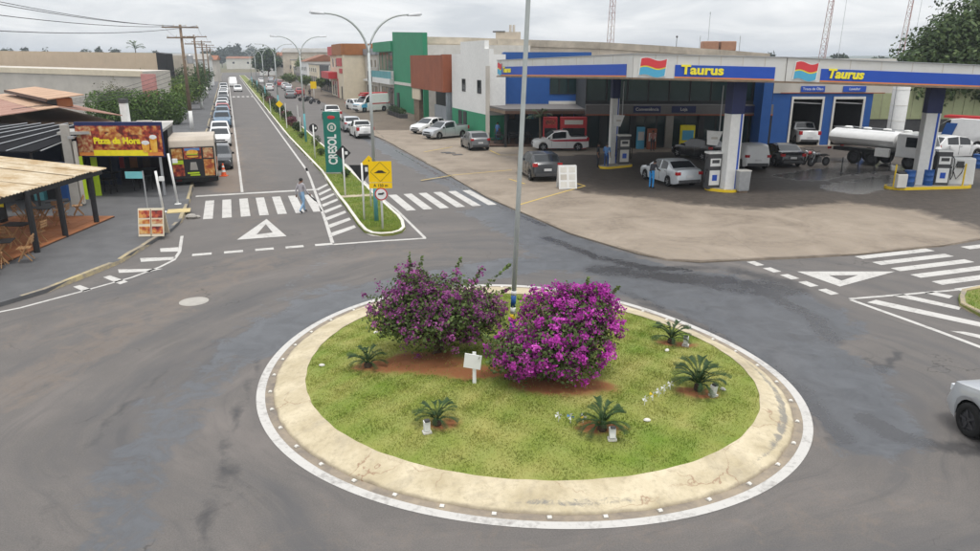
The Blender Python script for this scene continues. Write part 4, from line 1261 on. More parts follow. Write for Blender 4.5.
# low shrubs in the median
for i, (n_, s_, h_, w_, kind) in enumerate([(6.2, 44, .5, .3, 0), (6.0, 55, .55, .35, 0), (6.3, 61, .9, .45, 1), (5.8, 68, .6, .4, 0), (6.0, 74, 1.0, .5, 1), (5.9, 80, 1.1, .6, 2), (5.9, 85, 1.3, .65, 1), (6.0, 90, 1.0, .6, 2),
                                           (5.9, 97, 1.3, .7, 1), (5.9, 104, 1.2, .7, 1), (5.9, 112, 1.4, .8, 1), (5.9, 121, 1.3, .8, 2), (5.9, 130, 1.5, .9, 1), (5.9, 141, 1.5, .9, 1), (5.9, 153, 1.5, 1.0, 1), (5.9, 168, 1.6, 1.1, 1), (5.9, 186, 1.6, 1.2, 1), (5.9, 206, 1.7, 1.3, 1)]):
    col = [(0.05, .085, .025), (0.035, .06, .022), (0.13, .04, .055)][kind]
    t = thing('shrub', ['small green', 'dark green', 'reddish'][kind] + ' shrub in the median, %s from the roundabout' % ('1st 2nd 3rd 4th 5th 6th 7th 8th 9th 10th 11th 12th 13th 14th 15th 16th 17th 18th'.split()[i]), 'shrub', W(n_, s_, .1), group='median shrubs')
    m_ = MB()
    for k in range(4): m_.tube([(0, 0, -.02), (math.cos(k * 1.7) * w_ * .4, math.sin(k * 1.7) * w_ * .4, h_ * .6)], [.025, .012], 5)
    m_.build('stem', M('bark'), t)
    crown('foliage', [(0, 0, h_ * .55, w_, w_, h_ * .45), (w_ * .3, -.1, h_ * .7, w_ * .6, w_ * .6, h_ * .32)], 420, .05 if s_ < 70 else .10, col, t, seed=i, col2=(0.16, .05, .07) if kind == 2 else None)
# ================================================================== VEHICLES
MT['headlight'] = mat('headlight', (0.62, 0.64, 0.66), 0.12, 0.05, 5, spec=0.8)
MT['taillight'] = mat('taillight', (0.40, 0.012, 0.015), 0.2, 0.1, 5, spec=0.6)
MT['plate'] = mat('plate', (0.6, 0.6, 0.6), 0.5, 0.05, 5)
MT['rim'] = mat('alloy_rim', (0.42, 0.43, 0.44), 0.35, 0.1, 8, metal=0.6)
MT['rimdark'] = mat('dark_rim', (0.05, 0.05, 0.055), 0.4, 0.1, 8, metal=0.4)
PAINT = {k: paint('car_' + k, c, r, m) for k, c, r, m in [
    ('white', (0.70, 0.70, 0.69), .3, 0), ('silver', (0.46, 0.48, 0.50), .3, .35), ('grey', (0.16, 0.165, 0.17), .3, .3), ('dark', (0.045, 0.048, 0.052), .25, .2),
    ('black', (0.013, 0.013, 0.015), .2, 0), ('red', (0.36, 0.02, 0.02), .3, 0), ('blue', (0.10, 0.17, 0.25), .3, .2), ('palesilver', (0.55, 0.58, 0.60), .3, .2), ('beige', (0.42, 0.38, 0.30), .35, .1)]}

def tyre_meshes():
    t = MB(); t.lathe([(.60, -.5), (.90, -.5), (.985, -.36), (1.0, 0), (.985, .36), (.90, .5), (.60, .5), (.60, -.5)], 24, axis='y', caps=False)
    rim = MB(); rim.lathe([(.62, -.42), (.62, .30), (.50, .36), (.16, .30), (.13, .42)], 20, axis='y')
    sp = MB()
    for i in range(5):
        a = i * 2 * math.pi / 5
        sp.box((math.cos(a) * .36, .44, math.sin(a) * .36), (.50, .05, .13), ry=-a)
    return t.mesh('wheel', M('black'), True), rim, sp
TYRE, RIM, SPOKE = tyre_meshes()
RIM_A = RIM.mesh('rim', M('rimdark'), False); RIM_B = SPOKE.mesh('spokes', M('rim'), False)
RIM_C = SPOKE.mesh('spokes', M('rimdark'), False)

KINDS = dict(
    #        L    W    wheels(front,rear) r   top profile (x,z)    belt profile     glass: windshield x range, rear range, side ranges
    hatch=dict(W=1.72, r=.30, wf=1.22, wr=-1.23,
        top=[(1.93, .48), (1.90, .66), (1.70, .80), (.95, .96), (.20, 1.42), (-.5, 1.50), (-1.3, 1.44), (-1.75, 1.05), (-1.86, .95), (-1.92, .55)],
        belt=[(1.93, .44), (1.7, .74), (.95, .90), (-1.75, 1.00), (-1.92, .5)], ws=(.22, .93), rw=(-1.72, -1.34), sides=[(-.42, .42), (-1.22, -.52)]),
    sedan=dict(W=1.74, r=.30, wf=1.30, wr=-1.27,
        top=[(2.08, .48), (2.05, .66), (1.85, .80), (1.05, .94), (.30, 1.38), (-.4, 1.46), (-1.0, 1.40), (-1.62, 1.06), (-2.08, 1.02), (-2.16, .90), (-2.20, .55)],
        belt=[(2.08, .44), (1.85, .74), (1.05, .88), (-1.5, .98), (-2.1, .97), (-2.20, .5)], ws=(.32, 1.03), rw=(-1.60, -1.04), sides=[(-.35, .52), (-1.15, -.45)]),
    suv=dict(W=1.82, r=.34, wf=1.30, wr=-1.30,
        top=[(2.08, .55), (2.05, .78), (1.85, .92), (1.05, 1.06), (.38, 1.54), (-.4, 1.64), (-1.5, 1.58), (-1.95, 1.12), (-2.06, 1.02), (-2.12, .60)],
        belt=[(2.08, .5), (1.85, .86), (1.05, 1.00), (-1.9, 1.08), (-2.12, .55)], ws=(.40, 1.03), rw=(-1.92, -1.54), sides=[(-.35, .6), (-1.4, -.45)]),
    pickup=dict(W=1.72, r=.31, wf=1.38, wr=-1.35,
        top=[(2.18, .50), (2.15, .70), (1.95, .82), (1.20, .97), (.50, 1.46), (-.05, 1.53), (-.55, 1.50), (-.72, 1.12), (-.80, 1.08), (-2.10, 1.08), (-2.17, 1.00), (-2.20, .55)],
        belt=[(2.18, .46), (1.95, .77), (1.20, .92), (-.7, 1.01), (-2.1, 1.02), (-2.20, .5)], ws=(.52, 1.18), rw=(-.71, -.57), sides=[(-.40, .68)], bed=(-2.05, -.84)),
    bigpickup=dict(W=1.86, r=.37, wf=1.60, wr=-1.55,
        top=[(2.55, .62), (2.52, .90), (2.30, 1.02), (1.45, 1.12), (.85, 1.66), (.2, 1.76), (-.70, 1.74), (-.95, 1.26), (-1.02, 1.20), (-2.50, 1.20), (-2.58, 1.10), (-2.60, .65)],
        belt=[(2.55, .56), (2.30, .96), (1.45, 1.06), (-.9, 1.14), (-2.5, 1.14), (-2.60, .6)], ws=(.87, 1.43), rw=(-.93, -.72), sides=[(.12, 1.0), (-.62, .02)], bed=(-2.45, -1.06)),
    cap=dict(W=1.72, r=.31, wf=1.38, wr=-1.35,
        top=[(2.18, .50), (2.15, .70), (1.95, .82), (1.20, .97), (.50, 1.48), (-.05, 1.55), (-.6, 1.60), (-.8, 1.66), (-1.9, 1.66), (-2.08, 1.55), (-2.14, 1.10), (-2.20, .55)],
        belt=[(2.18, .46), (1.95, .77), (1.20, .92), (-.7, 1.01), (-2.1, 1.04), (-2.20, .5)], ws=(.52, 1.18), rw=(-9, -9), sides=[(-.40, .68)]),
    van=dict(W=1.95, r=.34, wf=1.75, wr=-1.55,
        top=[(2.62, .60), (2.58, .90), (2.35, 1.05), (1.85, 1.22), (1.25, 1.95), (.8, 2.28), (0, 2.40), (-2.45, 2.38), (-2.58, 2.25), (-2.62, .65)],
        belt=[(2.62, .55), (2.35, 1.0), (1.85, 1.16), (1.0, 1.25), (-2.5, 1.30), (-2.62, .6)], ws=(1.22, 1.84), rw=(-9, -9), sides=[(.65, 1.45)]),
)
CAR_CACHE = {}
def interp(prof, x):
    p = sorted(prof)
    if x <= p[0][0]: return p[0][1]
    for (a, za), (b, zb) in zip(p[:-1], p[1:]):
        if x <= b:
            return za + (zb - za) * (x - a) / (b - a + 1e-9)
    return p[-1][1]
def car_parts(kind):
    if kind in CAR_CACHE: return CAR_CACHE[kind]
    K = KINDS[kind]
    x0, x1 = min(p[0] for p in K['top']), max(p[0] for p in K['top'])
    xs = set(p[0] for p in K['top']) | set(p[0] for p in K['belt']) | {a for s in K['sides'] for a in s} | set(K['ws']) | {a for a in K['rw'] if a > -5}
    if 'bed' in K: xs |= set(K['bed'])
    ra = K['r'] * 1.16
    for wc in (K['wf'], K['wr']):
        for k in range(9): xs.add(wc + ra * math.cos(math.pi * k / 8))
        xs |= {wc + ra + .004, wc - ra - .004}
    for q in np.arange(x0, x1, .28): xs.add(float(q))
    xs = sorted(x for x in xs if x0 <= x <= x1)
    xs = [x for i, x in enumerate(xs) if i == 0 or x - xs[i - 1] > .003]
    hw = K['W'] / 2
    rows = []
    for x in xs:
        e = min(x - x0, x1 - x)
        w_ = hw * (1 - .16 * max(0, 1 - e / .55) ** 2)
        zb = .21 + .10 * max(0, 1 - e / .35)
        for wc in (K['wf'], K['wr']):
            d = abs(x - wc)
            if d < ra: zb = max(zb, K['r'] + math.sqrt(max(0, ra * ra - d * d)))
        zt, zl = interp(K['top'], x), interp(K['belt'], x)
        zl = min(zl, zt - .015)
        zb = min(zb, zl - .06)
        hc = max(0, zt - zl)
        wr_ = w_ * .965 - min(hc, .75) * (.27 if kind != 'van' else .13)
        rows.append([(w_ * .955, zb), (w_, zb + (zl - zb) * .35), (w_ * .998, zb + (zl - zb) * .72), (w_ * .965, zl), (wr_ + .005, zt - min(.05, hc * .3)), (wr_ - .10, zt - .004), (0, zt + .012)])
    grp = {}
    def put(key, quad):
        grp.setdefault(key, MB()).add(quad, [tuple(range(len(quad)))])
    for i in range(len(xs) - 1):
        xa, xb = xs[i], xs[i + 1]; xm = (xa + xb) / 2
        hc = interp(K['top'], xm) - interp(K['belt'], xm)
        for s in (1, -1):
            for j in range(6):
                A, B = rows[i], rows[i + 1]
                q = [(xa, s * A[j][0], A[j][1]), (xb, s * B[j][0], B[j][1]), (xb, s * B[j + 1][0], B[j + 1][1]), (xa, s * A[j + 1][0], A[j + 1][1])]
                if s > 0: q = q[::-1]
                key = 'body'
                if j == 3 and hc > .15:
                    for a_, b_ in K['sides']:
                        if a_ <= xm <= b_: key = 'side_window_%d' % s
                if j >= 4 or (j == 3 and False):
                    if K['ws'][0] <= xm <= K['ws'][1] and j >= 5: key = 'windshield'
                    if K['rw'][0] <= xm <= K['rw'][1] and j >= 5: key = 'rear_window'
                    if 'bed' in K and K['bed'][0] <= xm <= K['bed'][1] and j >= 5: key = 'bed_cover'
                put(key, q)
    for idx, f in ((0, 1), (len(xs) - 1, -1)):
        r_ = rows[idx]
        loop = [(xs[idx], p[0], p[1]) for p in r_] + [(xs[idx], -p[0], p[1]) for p in r_[:-1][::-1]]
        if f > 0: loop = loop
        else: loop = loop[::-1]
        put('body', loop)
    # dark underside and wheel wells
    ub = MB(); ub.box(((x0 + x1) / 2, 0, .42), ((x1 - x0) * .93, K['W'] * .84, .34))
    out = {}
    for k, m_ in grp.items():
        me = m_.mesh(k, M('dark'), True)
        bm = bmesh.new(); bm.from_mesh(me); bmesh.ops.remove_doubles(bm, verts=bm.verts[:], dist=.0005)
        bmesh.ops.recalc_face_normals(bm, faces=bm.faces[:]) if k == 'body' else None
        bm.to_mesh(me); bm.free()
        me.set_sharp_from_angle(angle=R(28))
        out[k] = me
    out['underbody'] = ub.mesh('underbody', M('black'))
    # lamps, bumpers, mirrors
    def lamp(sx, y, zf, size, m):
        q = MB(); q.box((sx, y, zf), size); return q.mesh('lamp', m)
    zf = interp(K['top'], x1 - .10) - .10; zr = interp(K['top'], x0 + .12) - .18
    if kind in ('suv', 'hatch', 'van', 'cap'): zr = .92 if kind != 'van' else 1.15
    out['headlight'] = [lamp(x1 - .15, s * hw * .66, zf - .02, (.20, .34, .13), M('headlight')) for s in (1, -1)]
    out['taillight'] = [lamp(x0 + .10, s * hw * .80, zr, (.18, .26, .17 if kind not in ('pickup', 'bigpickup') else .3), M('taillight')) for s in (1, -1)]
    q = MB(); q.box((x1 - .03, 0, zf - .05), (.05, hw * .9, .12)); q.box((x1 - .02, 0, .40), (.05, hw * 1.3, .13)); out['grille'] = q.mesh('grille', M('dark'))
    q = MB(); q.box((x0 - .005, 0, .40), (.06, hw * 1.55, .16)); out['bumper'] = q.mesh('bumper', M('darkgrey'))
    q = MB(); q.box((x0 - .012, 0, .66), (.03, .42, .13)); out['plate'] = q.mesh('plate', M('plate'))
    out['mirror'] = []
    xm_ = K['ws'][1] - .22; zl = interp(K['belt'], xm_)
    for s in (1, -1):
        q = MB(); q.box((xm_, s * (hw + .07), zl + .08), (.10, .18, .13), top=(.8, .8)); out['mirror'].append(q.mesh('mirror', M('dark')))
    out['door'] = []; out['handle'] = []
    for s in (1, -1):
        for a_, b_ in K['sides']:
            for xx in (a_ - .03, b_ + .06):
                if xx > K['wf'] - ra - .02: xx = K['wf'] - ra - .05
                if xx < K['wr'] + ra * .0: xx = K['wr'] + ra * .2
                zz0, zz1 = .34, interp(K['belt'], xx) - .02
                q = MB(); q.box((xx, s * (hw * .998), (zz0 + zz1) / 2), (.012, .012, zz1 - zz0)); out['door'].append(q.mesh('door_seam', M('darkgrey')))
            q = MB(); q.box((a_ + .12, s * (hw * 1.0), interp(K['belt'], a_) - .12), (.16, .03, .03)); out['handle'].append(q.mesh('door_handle', M('darkgrey')))
    CAR_CACHE[kind] = out
    return out
BODY_CACHE = {}
def car(kind, colour, loc, rz, label, cat='car', group=None, detail=2, rims='rim', name=None, tint=None, scale=1.0):
    P = car_parts(kind); K = KINDS[kind]
    nm = name or {'pickup': 'pickup_truck', 'bigpickup': 'pickup_truck', 'cap': 'pickup_truck', 'van': 'van'}.get(kind, 'parked_car')
    t = thing(nm, label, cat, loc, rz, group)
    if scale != 1.0: t.scale = (scale,) * 3
    key = (kind, colour)
    if key not in BODY_CACHE:
        d = {}
        for k in ('body',):
            me = P[k].copy(); me.materials.clear(); me.materials.append(PAINT[colour]); d[k] = me
        for k in list(P):
            if k.startswith(('side_window', 'windshield', 'rear_window')):
                me = P[k].copy(); me.materials.clear(); me.materials.append(M('glass')); d[k] = me
            if k == 'bed_cover':
                me = P[k].copy(); me.materials.clear(); me.materials.append(M('dark')); d[k] = me
        BODY_CACHE[key] = d
    D = BODY_CACHE[key]
    b = link('body', D['body'], t)
    for k, me in D.items():
        if k != 'body': link('side_window' if k.startswith('side_window') else k, me, t)
    link('underbody', P['underbody'], t)
    for me in P['headlight']: link('headlight', me, t)
    for me in P['taillight']: link('taillight', me, t)
    if detail >= 1:
        link('grille', P['grille'], t); link('bumper', P['bumper'], t); link('number_plate', P['plate'], t)
        for me in P['mirror']: link('mirror', me, t)
    if detail >= 2:
        for me in P['door']: link('door_seam', me, t)
        for me in P['handle']: link('door_handle', me, t)
    r = K['r']
    for wx in (K['wf'], K['wr']):
        for s in (1, -1):
            o = link('wheel', TYRE, t, (wx, s * (K['W'] / 2 - .105), r), (0, 0, 0 if s > 0 else math.pi), (r, .21, r))
            if detail >= 1:
                link('rim', RIM_A, o); link('spokes', RIM_B if rims == 'rim' else RIM_C, o)
    return t
def car2(kind, colour, rear, front, label, detail=2, z=0.063, **k):
    """placed by where the two near-side wheels touch the ground in the photograph"""
    K = KINDS[kind]
    a, b = g(*rear, z), g(*front, z)
    d = (b - a).normalized(); nrm = Vector((-d.y, d.x, 0))
    if nrm.dot(Vector((a.x, a.y, 0))) < 0: nrm = -nrm       # away from the camera
    m_ = (a + b) / 2 + nrm * (K['W'] / 2 - .1) - d * (K['wf'] + K['wr']) / 2
    return car(kind, colour, (m_.x, m_.y, z), math.atan2(d.y, d.x), label, detail=detail, **k)

# at the station
c_sedan = car2('sedan', 'palesilver', (668, 186.5), (645.5, 179.5), 'silver sedan being fuelled under the canopy')
car2('hatch', 'dark', (536, 183), (517.5, 171.5), 'dark grey hatchback parked beside the white notice board', scale=1.08)
c_flag = car2('pickup', 'white', (579.5, 150.8), (541.5, 151.0), 'white small pickup with a red side stripe', cat='pickup')
MT['redstripe'] = mat('red_stripe', (0.42, 0.02, 0.05), .35, .05, 5)
for s in (1, -1):
    q = MB(); q.sheet([(-2.0, s * .866, .74), (.55, s * .866, .74), (.95, s * .866, .86), (-2.0, s * .866, .94)] if s < 0 else [(-2.0, s * .866, .94), (.95, s * .866, .86), (.55, s * .866, .74), (-2.0, s * .866, .74)]); q.build('side_stripe', M('redstripe'), c_flag)
car2('hatch', 'grey', (470, 150.6), (461.5, 146.6), 'small dark grey hatchback by the wooden deck', scale=.95)
car2('pickup', 'silver', (463.5, 137), (438, 139.4), 'silver small pickup parked in front of the green and white shop', cat='pickup')
car2('sedan', 'white', (449, 131.5), (422, 134.5), 'white sedan behind the silver pickup')
car2('cap', 'white', (745, 170.5), (724, 161.5), 'white pickup with a closed cargo cap behind the middle canopy pillar', cat='pickup')
car2('sedan', 'black', (778, 167), (757, 160), 'black sedan next to the white capped pickup')
car2('hatch', 'black', (703, 160.5), (677, 156.5), 'black hatchback deep in shade under the canopy')
car2('bigpickup', 'white', (796, 144.2), (784, 139.5), 'white pickup standing in the left service bay', cat='pickup', detail=1)
car2('hatch', 'white', (834, 145), (826, 140), 'white car standing in the right service bay', detail=1)
car2('suv', 'white', (948, 159.5), (973, 158.5), 'white SUV behind the right fuel pumps', cat='suv')
# right edge, turning into the roundabout
fw = g(968.5, 436); hd_ = R(95); dv_ = Vector((math.cos(hd_), math.sin(hd_), 0)); nv_ = Vector((dv_.y, -dv_.x, 0))
near = car('suv', 'silver', fw + nv_ * .81 - dv_ * KINDS['suv']['wf'], hd_, 'silver SUV cut off by the right edge, black wheels', 'suv', rims='dark', name='moving_car')
# avenue, right carriageway
car('pickup', 'white', W(11.3, 68.5), AWAY + .02, 'white pickup parked at the kerb, nearest on the far side of the avenue', 'pickup')
car('hatch', 'silver', W(11.2, 74.5), AWAY, 'silver hatchback parked ahead of the nearest white pickup')
car('bigpickup', 'white', W(11.2, 88.5), AWAY, 'larger white pickup parked by the kerb beside the ambulance', 'pickup')
car('hatch', 'white', W(17.0, 106), AWAY + R(200), 'white car parked behind the ambulance', detail=1)
for i, (n_, s_, k, c, lab) in enumerate([(10.6, 142, 'sedan', 'grey', 'grey car on the far carriageway past the motorcycles'), (13.2, 152, 'hatch', 'red', 'red car parked beyond the motorcycles'), (8.8, 178, 'hatch', 'white', 'white car on the far carriageway under the clipped trees'),
                                      (12.8, 176, 'sedan', 'silver', 'silver car parked by the clipped trees'), (13.0, 188, 'hatch', 'white', 'white car parked behind the silver one by the clipped trees'), (12.9, 203, 'suv', 'red', 'red car parked far down the avenue'),
                                      (13.0, 216, 'hatch', 'blue', 'bluish car parked far down the avenue'), (9.4, 232, 'sedan', 'white', 'white car far down the right carriageway'), (12.8, 246, 'hatch', 'silver', 'farthest silver car on the right kerb')]):
    car(k, c, W(n_, s_), AWAY, lab, group='cars far down the avenue', detail=0)
# avenue, left side, facing the camera
LP = 'cars parked along the left kerb'
LEFT = [(52.0, 'hatch', 'dark', 'dark car mostly hidden behind the food trailer'), (66.0, 'sedan', 'white', 'nearest white sedan parked along the left kerb'), (71.8, 'hatch', 'white', 'white hatchback tucked behind the nearest white sedan'),
        (84.0, 'suv', 'blue', 'blue grey SUV third in the left row of parked cars'), (95, 'hatch', 'blue', 'teal grey hatchback behind the blue SUV'), (102, 'sedan', 'red', 'red car in the left parked row'), (108, 'hatch', 'white', 'white hatchback behind the red car'),
        (117, 'hatch', 'silver', 'silver hatchback in the middle of the left row'), (126, 'sedan', 'dark', 'dark sedan in the left row'), (136, 'suv', 'white', 'white SUV far along the left row'), (146, 'hatch', 'silver', 'silver car far along the left row'), (157, 'sedan', 'white', 'white sedan far along the left row'),
        (170, 'hatch', 'white', 'white hatchback near the end of the left row'), (184, 'suv', 'silver', 'last silver car of the left row')]
for i, (s_, k, c, lab) in enumerate(LEFT):
    car(k, c, W(-1.05 + random.uniform(-.1, .1), s_), AWAY + math.pi, lab, group=LP, detail=2 if s_ < 90 else (1 if s_ < 120 else 0))
car('sedan', 'white', W(1.9, 174), AWAY + math.pi, 'white sedan driving towards the camera on the avenue', detail=0, name='moving_car')
car('van', 'white', W(1.2, 206), AWAY + math.pi, 'white van far off on the left carriageway', 'van', detail=0, name='moving_van')

# ambulance in front of the green building
amb = car2('van', 'white', (390, 110.5), (358, 112.5), 'white ambulance van with blue nose and red roof', cat='ambulance', name='ambulance', detail=1)
q = MB(); q.box((-.6, 0, 2.43), (3.6, 1.45, .14)); q.build('red_roof', M('red'), amb)
q = MB(); q.box((1.35, 0, 2.2), (.35, 1.3, .16)); q.build('light_bar', M('red'), amb)
for s in (1, -1):
    q = MB(); pp = [(1.3, s * .984, .62), (2.25, s * .975, .62), (2.2, s * .975, .98), (1.3, s * .984, 1.2)]
    q.sheet(pp if s < 0 else pp[::-1]); q.build('blue_panel', M('skyblue'), amb)
    q = MB(); pp = [(-2.4, s * .984, 1.0), (.6, s * .984, 1.0), (.6, s * .984, 1.14), (-2.4, s * .984, 1.14)]
    q.sheet(pp if s < 0 else pp[::-1]); q.build('red_line', M('red'), amb)
q = MB(); q.box((2.3, 0, 1.04), (.5, 1.5, .03), ry=.14); q.build('blue_hood', M('skyblue'), amb)
# rescue van at the right edge
rv = car2('van', 'white', (972, 150), (936, 147), 'white rescue van with red roof bar and blue front behind the right pumps', cat='van', name='rescue_van', detail=1)
q = MB(); q.box((-.6, 0, 2.46), (3.8, 1.3, .18)); q.build('red_roof', M('red'), rv)
for s in (1, -1):
    q = MB(); pp = [(.5, s * .984, .62), (1.3, s * .984, .62), (.9, s * .984, 2.0), (.1, s * .984, 2.0)]
    q.sheet(pp if s < 0 else pp[::-1]); q.build('blue_panel', M('blue'), rv)

# tanker truck, nose to the right
def tanker():
    a, b = g(852, 163.5, .063), g(907, 170, .063)
    d = (b - a).normalized(); nrm = Vector((-d.y, d.x, 0))
    t = thing('tanker_truck', 'white tanker truck with a low oval tank, nose to the right', 'truck', a + nrm * 1.1, math.atan2(d.y, d.x))
    L_ = (b - a).length
    prof = [(math.sin(k * math.pi / 8) * 1.15, 1.72 + math.cos(k * math.pi / 8) * .58) for k in range(16)]
    q = MB(); q.m = 0
    n = 16
    rings = [(-2.0, .80), (-1.95, .97), (-1.85, 1.0), (L_ - 1.25, 1.0), (L_ - 1.15, .97), (L_ - 1.10, .8)]
    V = [(x, p[0] * k, 1.72 + (p[1] - 1.72) * k) for x, k in rings for p in prof]
    F = [(i * n + j, i * n + (j + 1) % n, (i + 1) * n + (j + 1) % n, (i + 1) * n + j) for i in range(len(rings) - 1) for j in range(n)]
    F += [tuple(range(n))[::-1], tuple((len(rings) - 1) * n + j for j in range(n))]
    q.add(V, F); tank = q.build('tank', PAINT['white'], t, smooth='angle')
    for k in range(4):
        MB().lathe([(.26, 0), (.26, .10), (.20, .14)], 14).build('hatch_lid', M('white'), tank, loc=(-1.2 + k * 1.35, 0, 2.28))
    q = MB(); q.box((L_ / 2 - 1.6, -.62, 2.34), (L_ + .4, .04, .05)); q.box((L_ / 2 - 1.6, .62, 2.34), (L_ + .4, .04, .05)); q.build('walkway_rail', M('metalgrey'), tank)
    q = MB(); q.box((L_ / 2 - .3, 0, .85), (L_ + 3.2, .85, .22)); q.build('chassis', M('dark'), t)
    q = MB()
    q.extrude_y([(L_ - .95, .75), (L_ + .95, .75), (L_ + 1.0, 1.25), (L_ + .85, 1.45), (L_ + .55, 2.25), (L_ - .85, 2.3), (L_ - .95, 2.2)], -1.08, 1.08)
    cab = q.build('cab', PAINT['white'], t, bevel=.06)
    q = MB(); q.sheet([(L_ + .87, -.9, 1.50), (L_ + .87, .9, 1.50), (L_ + .62, .85, 2.15), (L_ + .62, -.85, 2.15)]); q.build('windshield', M('glass'), cab)
    for s in (1, -1):
        pp = [(L_ - .35, s * 1.087, 1.45), (L_ + .62, s * 1.087, 1.45), (L_ + .42, s * 1.087, 2.08), (L_ - .35, s * 1.087, 2.08)]
        q = MB(); q.sheet(pp if s < 0 else pp[::-1]); q.build('side_window', M('glass'), cab)
        q = MB(); q.box((L_ + .96, s * .8, 1.02), (.12, .3, .2)); q.build('headlight', M('headlight'), cab)
        q = MB(); q.box((1.9, s * 1.0, .95), (.9, .3, .55)); q.build('fuel_tank', M('white'), t)
        q = MB(); q.box((-1.95, s * .8, .9), (.1, .3, .16)); q.build('taillight', M('taillight'), t)
    q = MB(); q.box((L_ + 1.02, 0, .68), (.14, 2.1, .26)); q.build('bumper', M('darkgrey'), t)
    for wx in (0, -1.25 + 2.5, L_):
        for s in (1, -1):
            o = link('wheel', TYRE, t, (wx, s * .93, .48), (0, 0, 0 if s > 0 else math.pi), (.48, .28, .48)); link('rim', RIM_A, o)
tanker()

# motorcycles
def motorcycle(loc, rz, colour, label, group='motorcycles'):
    t = thing('motorcycle', label, 'motorcycle', loc, rz, group)
    for wx in (.64, -.62):
        o = link('wheel', TYRE, t, (wx, 0, .30), (0, 0, 0), (.30, .10, .30)); link('rim', RIM_A, o)
    MB().tube([(.64, .09, .30), (.50, .09, .66), (.38, .09, .98)], .022, 6).build('fork', M('metalgrey'), t)
    MB().tube([(.64, -.09, .30), (.50, -.09, .66), (.38, -.09, .98)], .022, 6).build('fork', M('metalgrey'), t)
    MB().tube([(.30, .36, 1.06), (.36, .14, 1.0), (.38, 0, .98), (.36, -.14, 1.0), (.30, -.36, 1.06)], .016, 6).build('handlebar', M('dark'), t)
    q = MB(); q.ball((.14, 0, .76), (.27, .14, .14), 10); q.build('fuel_tank', PAINT[colour], t, smooth=True)
    q = MB(); q.ball((-.34, 0, .74), (.40, .13, .08), 10); q.build('seat', M('black'), t, smooth=True)
    q = MB(); q.box((.02, 0, .42), (.42, .22, .34), top=(.8, .8)); q.build('engine', M('darkgrey'), t, bevel=.03)
    q = MB(); q.tube([(.10, -.13, .30), (-.3, -.15, .26), (-.72, -.16, .36)], [.03, .04, .05], 8); q.build('exhaust', M('metalgrey'), t)
    q = MB(); q.tube([(.38, 0, .9), (.1, 0, .60), (-.45, 0, .62), (-.62, 0, .30)], .025, 6); q.build('frame', M('dark'), t)
    q = MB(); q.ball((.50, 0, .88), (.09, .10, .10), 8); q.build('headlight', M('headlight'), t, smooth=True)
    q = MB(); q.box((-.72, 0, .70), (.22, .12, .05)); q.build('rear_fender', PAINT[colour], t)
    return t
motorcycle(g(818, 166, .063), R(200), 'black', 'black motorcycle nearest the tanker truck')
motorcycle(g(809, 164, .063), R(215), 'red', 'red motorcycle between the black sedan and the other motorcycle')
motorcycle(g(315, 104), AWAY + R(70), 'black', 'black motorcycle at the front of the far kerbside row')
motorcycle(g(309, 101.5), AWAY + R(75), 'black', 'black motorcycle second in the far kerbside row')
motorcycle(g(304, 101), AWAY + R(80), 'red', 'red motorcycle in the far kerbside row')
motorcycle(g(299, 97.5), AWAY + R(75), 'red', 'red motorcycle at the back of the far kerbside row')
